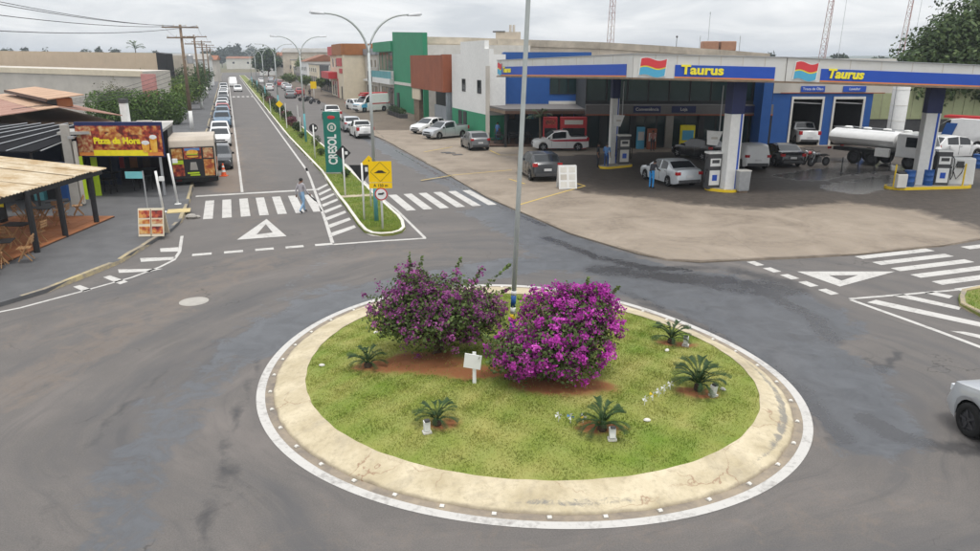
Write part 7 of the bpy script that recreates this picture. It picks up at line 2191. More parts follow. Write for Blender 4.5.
lattice(609, 260, .8, 1.5, 'lattice antenna tower above the canopy left of the middle sign'); lattice(822, 240, 1.9, 1.3, 'lattice antenna tower above the right canopy sign'); lattice(900, 260, 2.2, 1.2, 'lattice antenna tower beside the huge tree')
for i, (px, Y) in enumerate(((707, 180), (838, 200), (911, 190))):
    t = thing('antenna_mast', 'hair thin antenna mast ' + ('above the middle of the canopy', 'right of the second lattice tower', 'right of the third lattice tower')[i], 'mast', (xat(px, Y, 8), Y, 0), 0, 'thin masts'); MB().tube([(0, 0, 0), (.4 * i, 0, 17 + 7 * i)], .05, 4).build('shaft', M('metalgrey'), t); MB().tube([(.4 * i, 0, 17 + 7 * i), (.4 * i, 0, 17.5 + 7 * i)], .1, 5).build('tip', M('metalgrey'), t)
# ================================================================== SHOPS ALONG THE AVENUE (local x = away from the avenue, y = along it)
def facade_wall(t, x0, x1, y0, y1, z0, z1, m, name='wall'):
    q = MB(); q.box(((x0 + x1) / 2, (y0 + y1) / 2, (z0 + z1) / 2), (x1 - x0, y1 - y0, z1 - z0)); return q.build(name, M(m) if isinstance(m, str) else m, t)
# white and green shop with a stepped parapet
t = thing('white_shop', 'white two storey shop with stepped parapet and green lower wall', 'building', W(21, 60), STA)
q = MB(); q.prism([(0, 0), (1.5, 0), (4.2, 11.2), (0, 11.2)], 2.3, 7.35); q.build('wall', M('white'), t); q = MB(); q.prism([(-.02, -.02), (1.52, -.02), (4.22, 11.22), (-.02, 11.22)], 0, 2.3); lw = q.build('lower_wall', M('green'), t)
facade_wall(t, .002, .4, 1.2, 8.2, 7.35, 8.5, 'white', 'parapet'); facade_wall(t, .002, .4, 0, 1.2, 7.35, 7.8, 'white', 'parapet'); facade_wall(t, 0.002, .4, 8.2, 11.2, 7.35, 7.45, 'white', 'parapet')
for y_ in (2.6, 7.2): win(t, (0, y_, 4.6), 1.0, 1.1, axis='x', frame='darkgrey', pane='glass')
q = MB(); q.box((-.03, 8.4, 1.15), (.06, 1.1, 2.1)); q.build('door', M('dark'), lw); q = MB(); q.box((-.03, 6.9, 1.15), (.06, 1.1, 2.1)); q.build('door', M('dark'), lw)
q = MB(); q.box((-.02, .3, 3.3), (.04, 1.0, 6.2)); q.build('grey_strip', M('greywall'), t)
# rust clad shop
t = thing('rust_shop', 'shop with a big rust red box front over a dark open entrance', 'building', W(20.2, 72.2), STA)
for k in range(11):
    y0 = 13.3 * k / 11; facade_wall(t, 0, .5, y0 + .012, y0 + 13.3 / 11 - .012, 3.75, 7.35, 'rust', 'cladding_panel')
facade_wall(t, .02, 2.0, -.45, -.02, 3.75, 7.4, 'rust', 'side_cladding'); facade_wall(t, .5, 12, 0, 13.3, 3.7, 7.25, 'darkgrey', 'upper_wall'); facade_wall(t, 3, 12, 0, 13.3, 0, 3.7, 'dark', 'inner_wall')
for k in range(6): facade_wall(t, .35 + .26 * k, .58 + .26 * k, -.35, -.25 + .03 * (k % 2), 0, 6.0, 'steel', 'steel_sheet')
facade_wall(t, .3, .8, 10.8, 13.3, 0, 3.7, 'wood', 'brick_pier'); facade_wall(t, .12, .3, 9.6, 13.3, 2.5, 3.7, 'cream', 'poster')
for k in range(5): facade_wall(t, .6, .66, .6 + .9 * k, 1.45 + .9 * k, 0, 2.3, 'steel', 'gate_leaf')
# green building
t = thing('green_building', 'tall green and white building with glazed upper floor', 'building', W(22.5, 88.5), STA)
facade_wall(t, .6, 14, 0, 31, 0, 8.6, 'offwhite'); 
q = MB(); q.prism([(0, .0), (.6, .0), (.6, 17.2), (0, 17.2)], [0, 0, 0, 0], [10.0, 10.0, 10.6, 10.6]); q.build('green_panel', M('green'), t)
facade_wall(t, -.3, .6, 17.3, 31, 8.0, 9.4, 'green', 'green_frame'); facade_wall(t, -.6, .6, 17.3, 31, 3.4, 4.2, 'white', 'balcony_band')
for k in range(5): win(t, (.6, 18.8 + 2.6 * k, 6.6), 2.4, 2.6, axis='x', frame='green', pane='shopglass', name='upper_window')
for k in range(6): q = MB(); q.box((-.55, 17.8 + 2.5 * k, 4.7), (.05, 2.35, 1.0)); q.build('balcony_glass', M('teal'), t)
for k in range(4): win(t, (.6, 19 + 3 * k, 1.5), 2.4, 2.6, axis='x', frame='darkgrey', pane='glass', name='shop_window')
q = MB(); q.box((-.05, 8, 3.7), (.12, 17, .35)); q.build('ledge', M('offwhite'), t); q = MB(); q.box((-.05, 14.5, 1.2), (.1, 1.4, 2.4)); q.build('door', M('dark'), t)
# hedge planter before the green building
t = thing('planter_hedge', 'low green hedge behind dark railings before the green building', 'hedge', W(19.2, 88.5), STA)
q = MB(); q.box((.6, 3.2, .25), (.9, 7.5, .5)); q.build('planter', M('darkgrey'), t)
crown('foliage', [(.6, .4 + 1.0 * k, .75, .5, .65, .45) for k in range(7)], 1600, .10, (.05, .085, .03), t, seed=4)
for k in range(10): q = MB(); q.box((.05, -.4 + .82 * k, .75), (.05, .05, 1.5)); q.build('rail_post', M('dark'), t)
q = MB(); q.box((.05, 3.3, 1.5), (.05, 7.6, .06)); q.build('rail', M('dark'), t)
# grey block with a dark screen
t = thing('grey_building', 'grey two storey block with dark parapet and black balcony screen', 'building', W(23, 120.2), STA)
facade_wall(t, 0, 12, 0, 11.5, 0, 7.6, 'greywall'); facade_wall(t, -.3, 12.1, -.05, 11.6, 7.6, 8.6, 'steel', 'parapet'); facade_wall(t, -.6, 0, .4, 6.2, 3.4, 5.0, 'dark', 'balcony_screen'); facade_wall(t, -.5, 0, 6.3, 11.2, 3.3, 3.6, 'white', 'ledge')
for k in range(3): win(t, (0, 1.6 + 3.4 * k, 6.2), 1.6, 1.3, axis='x', frame='white', pane='glass')
for k in range(3): win(t, (0, 2 + 3.4 * k, 1.4), 2.2, 2.4, axis='x', frame='darkgrey', pane='glass', name='shop_window')
# cream building with red sign and orange top
t = thing('cream_building', 'cream corner building with orange brown crown, red signs and red awning', 'building', W(19.2, 131.8), STA)
facade_wall(t, 0, 12, 0, 8.2, 0, 7.6, 'cream'); facade_wall(t, .35, 12, 8.2, 19.5, 0, 7.6, 'cream', 'wall')
for k in range(9): facade_wall(t, -.25, .3, .0 + 1.36 * k, 1.32 + 1.36 * k, 7.6, 9.5, 'orangeclad', 'crown_panel')
facade_wall(t, -.1, .3, 12.3, 19.5, 7.6, 9.2, 'red', 'crown_panel'); facade_wall(t, .3, 12, -.15, .0, 7.6, 9.5, 'orangeclad', 'crown_side'); facade_wall(t, .3, 12, 0.02, 19.4, 7.55, 8.6, 'darkgrey', 'roof')
facade_wall(t, -.12, 0, 1.5, 7.6, 5.7, 7.1, 'red', 'red_sign'); facade_wall(t, -.12, 0, 1.5, 4.8, 4.5, 5.3, 'red', 'red_sign')
facade_wall(t, -1.6, .3, 8.4, 19.5, 3.4, 4.6, 'red', 'awning')
for k in range(2): win(t, (.35, 11 + 4.5 * k, 6.2), 1.8, 1.6, axis='x', frame='white', pane='shopglass')
for k in range(3): win(t, (.35, 10.4 + 3.2 * k, 1.5), 2.2, 2.6, axis='x', frame='white', pane='glass', name='shop_window')
facade_wall(t, -.05, 0, 7.3, 8.2, 0, 3.4, 'red', 'red_pier'); q = MB(); q.box((-.03, 3, 1.1), (.05, 1.0, 2.2)); q.build('door', M('dark'), t)
# dark shop with a round emblem
t = thing('dark_shop', 'dark grey shop with a round pale emblem past the red awning', 'building', W(20.5, 153), STA)
facade_wall(t, 0, 12, 0, 26, 0, 5.6, 'darkgrey'); 
MB().lathe([(1.6, -.06), (1.6, .06)], 24, axis='x').build('round_emblem', M('greywall'), t, loc=(-.08, 7, 4.0))
for k in range(6): win(t, (0, 3 + 4 * k, 1.5), 3.2, 2.4, axis='x', frame='darkgrey', pane='glass', name='shop_window')
facade_wall(t, 3, 12, 2, 20, 5.6, 8.4, 'offwhite', 'upper_storey')
# low buildings farther out, both sides
rr = random.Random(5)
far_m = ['offwhite', 'cream', 'greywall', 'white', 'beige', 'concrete']
MT['rooftile'] = mat('roof_tiles', (.24, .105, .06), .85, .25, .5); MT['rooffibre'] = mat('fibre_cement_roof', (.28, .27, .25), .9, .2, .3)
for i in range(16):
    side = i % 2
    s0 = 182 + (i // 2) * 26 + rr.uniform(-4, 4) + (30 if side == 0 else 0)
    n0 = (-9 - rr.uniform(0, 3)) if side == 0 else 20.5 + rr.uniform(0, 2)
    L_, D_, h_ = rr.uniform(14, 22), rr.uniform(9, 13), rr.uniform(3.6, 6.5)
    sg = -1 if side == 0 else 1
    t = thing('far_shop', '%s low building far down the %s side of the avenue, %s' % (('pale', 'cream', 'grey', 'white', 'beige', 'dull')[i % 6], ('left', 'right')[side], ('nearest', '2nd', '3rd', '4th', '5th', '6th', '7th', 'farthest')[i // 2]), 'building', W(n0, s0), STA, 'far low buildings')
    facade_wall(t, min(0, sg * D_), max(0, sg * D_), 0, L_, 0, h_, far_m[i % 6])
    if i % 3 == 0:
        q = MB(); q.extrude_y([(-.5 * sg, h_), (sg * (D_ + .5), h_), (sg * D_ / 2, h_ + 1.8)], -.4, L_ + .4); q.build('roof', M('rooftile'), t)
    else: facade_wall(t, min(-.1 * sg, sg * (D_ + .1)), max(-.1 * sg, sg * (D_ + .1)), -.1, L_ + .1, h_, h_ + .35, 'rooffibre', 'roof')
    for k in range(4): win(t, (0, L_ * (k + .5) / 4, 1.6), L_ / 4 * .7, 2.2, axis='x', out=-sg, frame='darkgrey', pane='glass')
    if h_ > 5:
        for k in range(4): win(t, (0, L_ * (k + .5) / 4, 4.3), L_ / 4 * .5, 1.0, axis='x', out=-sg, frame='white', pane='glass')
# houses in the quarter behind, seen over the roofs and along the horizon
for i, (px, Y, w_, h_, m, lab) in enumerate([(178, 190, 14, 8.2, 'white', 'white gabled shed behind the tan building'), (196, 230, 12, 8.0, 'greywall', 'grey house right of the white shed'), (30, 330, 24, 8.4, 'offwhite', 'pale house on the far left horizon'), (66, 360, 22, 8.6, 'beige', 'beige house on the left horizon'),
                                            (122, 340, 20, 8.4, 'offwhite', 'pale house above the tan building'), (248, 520, 30, 8.5, 'offwhite', 'pale buildings at the very end of the avenue'), (310, 260, 18, 10.5, 'beige', 'beige upper storey behind the dark shop'), (283, 330, 20, 9, 'white', 'white house behind the clipped trees'), (296, 300, 16, 9.5, 'greywall', 'grey house behind the clipped trees')]):
    t = thing('house', lab, 'house', (xat(px, Y, 4), Y, 0), rr.uniform(-.15, .3), 'houses on the skyline')
    facade_wall(t, -w_ / 2, w_ / 2, 0, 10, 0, h_ - 1.4, m); q = MB(); q.extrude_x([(-.5, h_ - 1.4), (10.5, h_ - 1.4), (5, h_)], -w_ / 2 - .4, w_ / 2 + .4); q.build('roof', M('rooftile') if i % 3 else M('rooffibre'), t)
    for k in range(3): win(t, (-w_ / 3 + w_ / 3 * k, 0, 4.2), 1.6, 1.3, frame='white', pane='glass')

# ================================================================== LEFT SIDE
# tan hall and the grey wall in front of it
t = thing('tan_hall', 'wide tan sheet clad hall with a black slanted end panel', 'building', (0, 0, 0))
xa, xb = xat(-90, 116, 8), xat(158, 108, 8)
za, zb2 = hgt((0, 116), 49.5), hgt((0, 108), 53)
nP = 34
for k in range(nP):
    u0, u1 = k / nP, (k + 1) / nP
    A = Vector((xa + (xb - xa) * u0, 116 - 8 * u0, 0)); B = Vector((xa + (xb - xa) * u1, 116 - 8 * u1, 0)); d = (B - A).normalized()
    q = MB(); B2 = B - d * .012; q.prism([(A.x, A.y), (B2.x, B2.y), (B2.x - .02, B2.y + .12), (A.x - .02, A.y + .12)], 0, za + (zb2 - za) * u0); q.build('sheet', M('tan'), t)
q = MB(); q.prism([(xa, 116.2), (xb - .2, 108.2), (xb - 3, 128), (xa, 136)], 0, min(za, zb2) - .3); q.build('hall_body', M('beige'), t)
q = MB(); e0 = Vector((xb, 108)); q.prism([(xb - .3, 107.9), (xb + 1.1, 107.6), (xb + 1.6, 109), (xb, 109.5)], [3.0, 3.0, 3.0, 3.0], [zb2 + .1, zb2 - .1, zb2 - .1, zb2 + .1]); q.build('black_end_panel', M('dark'), t)
t = thing('grey_wall_building', 'long pale grey wall with a white coping below the tan hall', 'building', (0, 0, 0))
xa, xb = xat(-90, 102, 5), xat(141, 82, 5)
za, zb2 = hgt((0, 96), 67.6), hgt((0, 82), 71.5)
q = MB(); q.prism([(xa, 102), (xb, 82), (xb - 1, 92), (xa, 112)], -.02, [za + .25, zb2, zb2, za + .25]); q.build('wall', M('greywall'), t)
A, B = Vector((xa, 101.9)), Vector((xb + .1, 81.8))
q = MB(); q.prism([(A.x, A.y), (B.x, B.y), (B.x, B.y + .5), (A.x, A.y + .5)], [za - .30, zb2 - .55, zb2 - .55, za - .30], [za + .32, zb2 + .05, zb2 + .05, za + .32]); q.build('coping', M('cream'), t)
q = MB(); q.box((xat(147, 81, 4.5), 81.5, 2.4), (1.5, .4, 6.0)); q.build('pink_pier', mat('pink_wall', (.50, .24, .22), .85), t)
# house with a low pinkish roof and a ridge monitor
ax_ = R(-50)
t = thing('house', 'house with a faded pinkish sheet roof and a long ridge monitor, left side', 'house', (-31.5, 52, 0), ax_)
MT['pinkroof'] = mat('faded_roof_sheet', (.31, .165, .125), .85, .12, .6, col2=(.36, .215, .165)); MT['tanroof'] = mat('tan_roof_sheet', (.46, .30, .20), .85, .1, .7)
facade_wall(t, -15, 6.4, -7, 3, -.02, 3.0, 'tan', 'wall')
def roof_pl(t, x0, x1, ya, za, yb, zb_, m, n, name):
    for k in range(n):
        a_, b_ = x0 + (x1 - x0) * k / n, x0 + (x1 - x0) * (k + 1) / n - .015
        dz = .006 * (k % 2)
        q = MB(); q.add([(a_, ya, za + dz), (b_, ya, za + dz), (b_, yb, zb_ + dz), (a_, yb, zb_ + dz), (a_, ya, za - .05), (b_, ya, za - .05), (b_, yb, zb_ - .05), (a_, yb, zb_ - .05)], [(0, 1, 2, 3), (7, 6, 5, 4), (0, 4, 5, 1), (1, 5, 6, 2), (2, 6, 7, 3), (3, 7, 4, 0)])
        q.build(name, M(m), t)
roof_pl(t, -16, 7, -11, 2.85, -1.4, 3.95, 'pinkroof', 22, 'roof_sheet'); roof_pl(t, -16, 7, -1.38, 3.96, -.2, 4.1, 'tanroof', 22, 'ridge_sheet'); roof_pl(t, -16, 7, -.18, 4.1, 3.4, 3.4, 'pinkroof', 22, 'roof_sheet')
q = MB(); q.box((-3.5, .5, 4.25), (17, .8, .6)); q.build('monitor_body', M('dark'), t); roof_pl(t, -12.4, 5.6, -.6, 4.52, 1.6, 4.75, 'tanroof', 14, 'monitor_sheet')
q = MB(); q.box((-3.4, -.62, 4.44), (18, .08, .2)); q.build('monitor_fascia', M('deck'), t); q = MB(); q.box((5.05, .5, 4.25), (.15, .9, .55)); q.build('monitor_gable', M('terracotta'), t)
for k in range(4): MB().tube([(-13 + 4 * k, -6, 3.3), (-12.8 + 4 * k, -6, 3.9)], .05, 6).build('vent_pipe', M('white'), t) if k == 2 else None
# white chimney and roofs behind the sign
t = thing('chimney', 'white chimney block with a dark cap above the bar roof', 'chimney', (xat(123.5, 52, 4), 52, 0)); q = MB(); q.box((0, 0, 2.0), (.45, .45, 4.0)); q.build('stack', M('white'), t); q = MB(); q.box((0, 0, 4.15), (.5, .5, .3)); q.build('cap', M('darkgrey'), t)
t = thing('shed', 'low shed with pale sheet roof between the bar and the hedge', 'shed', W(-8.2, 50.5), STA); facade_wall(t, -6, 3.8, 0, 7, .1, 2.4, 'offwhite', 'wall')
MT['rooflight'] = mat('pale_roof', (.46, .44, .41), .8, .12, .8); roof_pl(t, -6.4, 4.2, -.3, 2.45, 7.4, 2.7, 'rooflight', 9, 'roof_sheet')
q = MB(); q.box((2.9, 1.2, 2.85), (.9, .4, .7)); q.build('air_conditioner', M('greywall'), t)
# pizza bar: banner on a roofed front
YP = 36.6
bar = thing('pizza_bar', 'dark roofed bar front carrying the food banner on the left pavement', 'building', W(-8.1, 40.7), STA)
bx0, bx1 = xat(78, YP, 3), xat(164, YP, 3)
q = MB(); q.box((2.3, 3.9, 3.35), (4.8, 7.2, .14), rx=-.03); q.build('roof', mat('bar_roof', (.33, .32, .30), .85, .2, 1), bar)
q = MB(); q.box((2.3, 7.3, 1.65), (4.7, .2, 3.1)); q.build('back_wall', mat('bar_wall', (.05, .03, .035), .8), bar)
q = MB(); q.box((.0, 3.8, 1.65), (.2, 6.6, 3.1)); q.build('side_wall', M('dark'), bar)
q = MB(); q.box((4.55, 5.4, 1.65), (.2, 3.5, 3.1)); q.build('side_wall', M('dark'), bar)
q = MB(); q.box((.75, .35, 1.2), (.14, .14, 2.2)); q.build('lime_post', M('lime'), bar); q = MB(); q.box((1.15, 1.3, 1.2), (.28, .12, 2.2)); q.build('lime_panel', M('lime'), bar)
q = MB(); q.box((4.4, .3, 1.7), (.12, .12, 3.2)); q.build('post', M('metalgrey'), bar)
for k, m in enumerate(('wood', 'red', 'terracotta', 'deck')): q = MB(); q.box((.9 + .7 * k, 7.1, 1.5), (.4, .16, 1.5)); q.build('wall_picture', M(m), bar)
def bar_stool(p, label):
    t = thing('table', label, 'table', p, 0, 'dark tables inside the bar'); q = MB(); q.box((0, 0, .74), (.8, .8, .05)); q.build('table_top', M('dark'), t)
    for sx in (-1, 1):
        for sy in (-1, 1): q = MB(); q.box((sx * .33, sy * .33, .36), (.05, .05, .72)); q.build('leg', M('dark'), t)
for k, (dx, dy) in enumerate(((1.5, 1.9), (3.2, 2.3), (1.4, 4.6), (3.2, 5.2))): bar_stool(W(-8.1 + dx, 40.7 + dy, .13), 'dark table inside the bar, %s' % ('front left', 'front right', 'back left', 'back right')[k])
zb_, zt_ = hgt((0, YP), 155.5), hgt((0, YP), 125.5)
bn = thing('food_banner', 'bright red and yellow pizza and beer banner over the bar entrance', 'sign', ((bx0 + bx1) / 2, YP - .12, 0))
Wb, Hb = bx1 - bx0, zt_ - zb_
q = MB(); q.box((0, .06, (zb_ + zt_) / 2 + .06), (Wb, .14, Hb + .25)); q.build('box_frame', M('deepblue'), bn)
q = MB(); q.box((0, -.02, (zb_ + zt_) / 2), (Wb * .985, .02, Hb)); pr = q.build('print', M('foodred'), bn)
q = MB(); q.box((-.1, -.034, zb_ + Hb * .10), (Wb * .78, .006, Hb * .19)); q.build('yellow_strip', M('lemon'), pr)
q = MB(); q.lathe([(.42, -.040), (.42, -.034)], 26, axis='y'); o = q.build('pizza_picture', M('foodwarm'), pr, loc=(-.25, 0, zb_ + Hb * .52)); o.scale = (1.35, 1, 1)
q = MB(); q.box((-Wb * .40, -.036, zb_ + Hb * .55), (Wb * .17, .008, Hb * .86)); q.build('pizza_photo', M('foodpizza'), pr)
q = MB(); q.box((Wb * .2, -.034, zb_ + Hb * .84), (Wb * .14, .006, Hb * .26)); q.build('warm_patch', M('foodwarm'), pr); q = MB(); q.box((-Wb * .12, -.034, zb_ + Hb * .88), (Wb * .2, .006, Hb * .18)); q.build('warm_patch', M('foodwarm'), pr)
for (x_, z0_, w_, h_) in ((Wb * .395, .18, .36, .70), (Wb * .30, .18, .40, .42)):
    q = MB(); q.extrude_y([(x_ - w_ / 2 * .8, zb_ + z0_), (x_ + w_ / 2 * .8, zb_ + z0_), (x_ + w_ / 2, zb_ + z0_ + h_), (x_ - w_ / 2, zb_ + z0_ + h_)], -.055, -.04); gl_ = q.build('beer_glass', M('amber'), pr)
    q = MB(); q.ball((x_, -.05, zb_ + z0_ + h_ + .05), (w_ / 2 * 1.05, .01, .12), 10); q.build('foam', M('white'), gl_)
text('Pizza da Hora', .42, pr, (-.12, -.047, zb_ + Hb * .50), FACE, M('lemon'), name='banner_lettering', bold=.05, width=Wb * .54)
for x_ in (-Wb * .40, Wb * .40): q = MB(); q.box((x_, -.036, zb_ + Hb * .07), (Wb * .17, .008, Hb * .12)); q.build('corner_patch', M('orange'), pr)
# concrete post
p = g(77.5, 206, .13); t = thing('concrete_post', 'square grey concrete post left of the food banner', 'post', p, .2); q = MB(); q.box((0, 0, 1.95), (.42, .34, 3.9), top=(.8, .8)); q.build('shaft', M('concrete'), t, bevel=.02)
q = MB(); q.box((.25, -.1, 3.3), (.25, .2, .12)); q.build('bracket', M('metalgrey'), t); q = MB(); q.box((.3, .05, 1.6), (.12, .2, 3.0)); q.build('conduit', M('greywall'), t)
# black shade roof with tension cables
t = thing('shade_roof', 'black shade roof with stretched cables behind the patio', 'awning', (0, 0, 0))
q = MB(); q.add([(-34, 32.6, 3.0), (-20.6, 32.6, 3.0), (-20.9, 40.5, 3.55), (-34, 40.5, 3.55), (-34, 32.6, 2.92), (-20.6, 32.6, 2.92), (-20.9, 40.5, 3.47), (-34, 40.5, 3.47)], [(0, 1, 2, 3), (7, 6, 5, 4), (0, 4, 5, 1), (1, 5, 6, 2), (2, 6, 7, 3), (3, 7, 4, 0)]); q.build('shade_cloth', M('matteblack'), t)
for k in range(7): MB().tube([(-29.5 + 1.55 * k, 32.6, 3.03), (-25.5 + .75 * k, 40.4, 3.60)], .03, 5).build('cable', M('metalgrey'), t)
for x_, y_ in ((-20.8, 32.8), (-27, 32.8), (-33.8, 32.8), (-21.2, 40.3), (-33.8, 40.3)): MB().tube([(x_, y_, .1), (x_, y_, 2.95)], .06, 8).build('post', M('dark'), t)
q = MB(); q.box((-27.5, 40.8, 1.6), (13, .2, 3.1)); q.build('back_wall', mat('bar_dark_blue', (.02, .03, .06), .8), t)
for k, m in enumerate(('blue', 'teal', 'dark', 'steel')): q = MB(); q.box((-21.5 - 1.2 * k, 36, 1.1), (.5, .3, 1.9)); q.build('hanging_cloth', M(m), t)
# terracotta patio with a weathered sheet roof
pt = thing('patio', 'tiled terracotta patio under a low weathered sheet roof', 'patio', (0, 0, 0))
FX0, FX1, FY0, FY1 = -25.0, -16.95, 18.5, 31.9
q = MB(); q.box(((FX0 + FX1) / 2, (FY0 + FY1) / 2, .15), (FX1 - FX0, FY1 - FY0, .06)); q.build('floor_bed', M('deck'), pt)
tn = 0
for i in range(9):
    for j in range(26):
        x_, y_ = FX1 - .25 - .5 * i, FY1 - .26 - .5 * j
        if tn == 0:
            q = MB(); q.box((0, 0, 0), (.485, .485, .02)); TILE = q.mesh('tile', M('terracotta'))
        link('tile', TILE, pt, (x_, y_, .192 + .0015 * ((i * 7 + j * 3) % 3))); tn += 1
for (px, py) in ((-3, 275), (38.5, 251), (67, 236), (98, 222.5)):
    p = g(px, py, .18); MB().tube([(p.x - .05, p.y, .1), (p.x - .05, p.y, 2.42)], .11, 8).build('post', M('dark'), pt)
MT['oldsheet'] = mat('weathered_roof_sheet', (.34, .235, .12), .85, .2, 1.6, col2=(.56, .49, .37), thr=(.38, .62), big=.7)
RX0, RX1 = -23.5, -16.75
nS = 11
for k in range(nS):
    y0, y1 = 18.6 + (31.35 - 18.6) * k / nS, 18.6 + (31.35 - 18.6) * (k + 1) / nS + .04
    dz = .012 * (k % 2) + .02 * random.random(); xe = RX1 + random.uniform(-.08, .08)
    V, F = [], []
    nw = 12
    for q_ in range(nw + 1):
        yy = y0 + (y1 - y0) * q_ / nw; zz = .018 * math.cos(q_ * math.pi)
        V += [(xe, yy, 2.42 + dz + zz), (RX0, yy, 3.18 + dz + zz), (xe, yy, 2.40 + dz + zz), (RX0, yy, 3.16 + dz + zz)]
    for q_ in range(nw):
        a = q_ * 4; F += [(a, a + 4, a + 5, a + 1), (a + 2, a + 3, a + 7, a + 6), (a, a + 2, a + 6, a + 4), (a + 1, a + 5, a + 7, a + 3)]
    q = MB(); q.add(V, F); q.build('roof_sheet', M('oldsheet'), pt)
q = MB(); q.box((-16.98, 24.9, 2.27), (.1, 13, .2)); q.build('beam', M('dark'), pt); q = MB(); q.box((-20.2, 31.2, 2.66), (6.4, .1, .2), ry=.112); q.build('beam', M('dark'), pt)
# folding wooden tables and chairs
def wood_table(p, rz, label):
    t = thing('table', label, 'table', p, rz, 'patio tables'); q = MB(); q.box((0, 0, .74), (.9, .7, .03)); q.build('table_top', M('dark'), t)
    for s in (-1, 1):
        for d in (-1, 1): q = MB(); q.box((d * 0, s * .28, .36), (.05, .03, .92), ry=d * .62); q.build('leg', M('chairwood'), t)
def wood_chair(p, rz, label):
    t = thing('folding_chair', label, 'chair', p, rz, 'folding wooden chairs')
    for k in range(5): q = MB(); q.box((-.16 + .085 * k, 0, .45), (.07, .42, .02)); q.build('seat_slat', M('chairwood'), t)
    for k in range(3): q = MB(); q.box((-.27 - .02 * k, 0, .66 + .10 * k), (.02, .42, .07)); q.build('back_slat', M('chairwood'), t)
    for s in (-1, 1):
        q = MB(); q.box((-.05, s * .21, .45), (.035, .025, 1.02), ry=-.52); q.build('leg', M('chairwood'), t); q = MB(); q.box((-.03, s * .19, .24), (.035, .025, .62), ry=.62); q.build('leg', M('chairwood'), t)
for k, (px, py) in enumerate([(20, 243), (44, 225), (2, 262), (60, 217)]):
    p = g(px, py, .2); nm = ('second', 'third', 'nearest', 'farthest')[k]
    wood_table(p, R(10 * k), 'dark topped folding table on the patio, %s from the street corner' % nm)
    for j, (a, d) in enumerate(((0, .75), (180, .75), (90, .7))):
        rz = R(a + 10 * k); wood_chair(p + Vector((-math.cos(rz) * d, -math.sin(rz) * d, 0)), rz, 'folding wooden chair %s the %s patio table' % (('left of', 'right of', 'in front of')[j], nm))
p = g(-6, 222, .2); t = thing('advert_stand', 'black and yellow advertising stand under the patio roof', 'sign', p); q = MB(); q.box((0, 0, .75), (1.2, .12, 1.2)); q.build('board', M('dark'), t); q = MB(); q.box((.1, -.07, .85), (1.0, .02, .35)); q.build('yellow_panel', M('lemon'), t); q = MB(); q.box((0, 0, .08), (1.0, .4, .14)); q.build('foot', M('dark'), t)
# food trailer
t = thing('food_trailer', 'small food trailer covered with burger pictures parked at the left kerb', 'trailer', W(-2.28, 43.9), STA)
prof = [(-.02, .55), (4.3, .55), (4.35, 2.3), (4.1, 2.72), (.35, 2.80), (.08, 2.62), (-.02, 2.30)]
q = MB(); q.extrude_x(prof, -1.2, 1.2); body = q.build('body', mat('trailer_beige', (.46, .40, .33), .6, .15, 1.2), t, bevel=.05)
q = MB(); q.box((0, -.035, 1.40), (2.3, .05, 1.72)); rear = q.build('rear_panel', M('dark'), t)
for (x_, z_, w_, h_, m) in ((-.80, 1.90, .56, .58, 'foodwarm'), (0, 1.92, .92, .62, 'foodred'), (.82, 1.92, .52, .56, 'foodpizza'), (-.80, 1.10, .58, .86, 'foodred'), (.82, 1.10, .54, .92, 'foodwarm')):
    q = MB(); q.box((x_, -.068, z_), (w_, .012, h_)); q.build('food_picture', M(m), rear)
q = MB(); q.box((-.80, -.078, 1.44), (.56, .008, .22)); q.build('lime_heading', M('lime'), rear)
def burger(x_, z_, s_):
    for dz, h_, m in ((.16, .17, 'amber'), (.03, .05, 'lime'), (-.03, .06, 'deck'), (-.11, .09, 'amber')):
        q = MB(); q.ball((x_, -.08, z_ + dz * s_), (.36 * s_, .012, h_ * s_), 12); q.build('burger_layer', M(m), rear)
burger(0, 1.84, .85)
q = MB(); q.box((0, -.078, 2.14), (.8, .008, .14)); q.build('blue_heading', M('flowerblue'), rear)
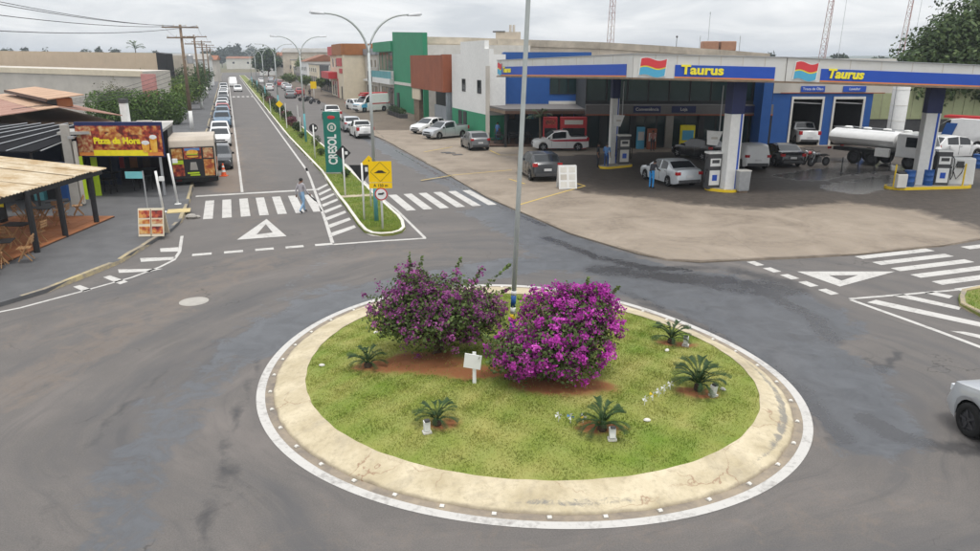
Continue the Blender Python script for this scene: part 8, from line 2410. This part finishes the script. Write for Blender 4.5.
q = MB(); q.ball((0, -.078, 1.22), (.20, .012, .28), 12); q.build('mascotless_badge', M('greywall'), rear) if False else None
q = MB(); q.box((-.05, -.07, .82), (.62, .01, .09)); q.build('lime_script', M('lime'), rear); q = MB(); q.box((.03, -.07, .70), (.52, .01, .07)); q.build('lime_script', M('lime'), rear)
q = MB(); q.box((0, -.07, 1.2), (.42, .01, .44), top=(.7, 1)); q.build('grey_badge', M('concrete'), rear)
q = MB(); q.box((0, .1, .42), (2.3, .3, .22)); q.build('bumper', M('black'), t)
q = MB(); q.box((0, 2.1, .48), (1.9, 4.2, .2)); q.build('chassis', M('black'), t)
q = MB(); q.box((1.23, 2.4, 1.9), (.05, 2.2, .9)); q.build('serving_hatch', M('dark'), t); q = MB(); q.box((1.22, 1.0, 1.2), (.03, .8, .7)); q.build('side_picture', M('foodred'), t)
for s in (-1, 1):
    q = MB(); q.box((s * .85, -.02, .42), (.3, .06, .12)); q.build('taillight', M('taillight'), t)
    o = link('wheel', TYRE, t, (s * 1.08, 2.2, .31), (0, 0, R(-90) if s > 0 else R(90)), (.31, .2, .31)); link('rim', RIM_A, o)
t = thing('rubble', 'pale broken stone at the kerb by the crosswalk', 'stone', g(191.5, 218.5)); q = MB(); q.ball((0, 0, .1), (.28, .2, .13), 7); q.build('chunk', M('concrete'), t); q = MB(); q.ball((.25, .1, .06), (.14, .12, .08), 6); q.build('chunk', M('concrete'), t)
# ================================================================== HAZE
hm = bpy.data.materials.new('haze_air'); hm.use_nodes = True
hn = hm.node_tree.nodes; hn.clear()
ho = hn.new('ShaderNodeOutputMaterial'); hv = hn.new('ShaderNodeVolumePrincipled')
hv.inputs['Color'].default_value = (0.80, 0.87, 0.95, 1); hv.inputs['Density'].default_value = 0.00042; hv.inputs['Anisotropy'].default_value = 0.2
hm.node_tree.links.new(hv.outputs[0], ho.inputs['Volume'])
mb = MB(); mb.box((0, 1300, 18.0), (5200, 5200, 38.4))
tag(mb.build('haze', hm), kind='stuff')
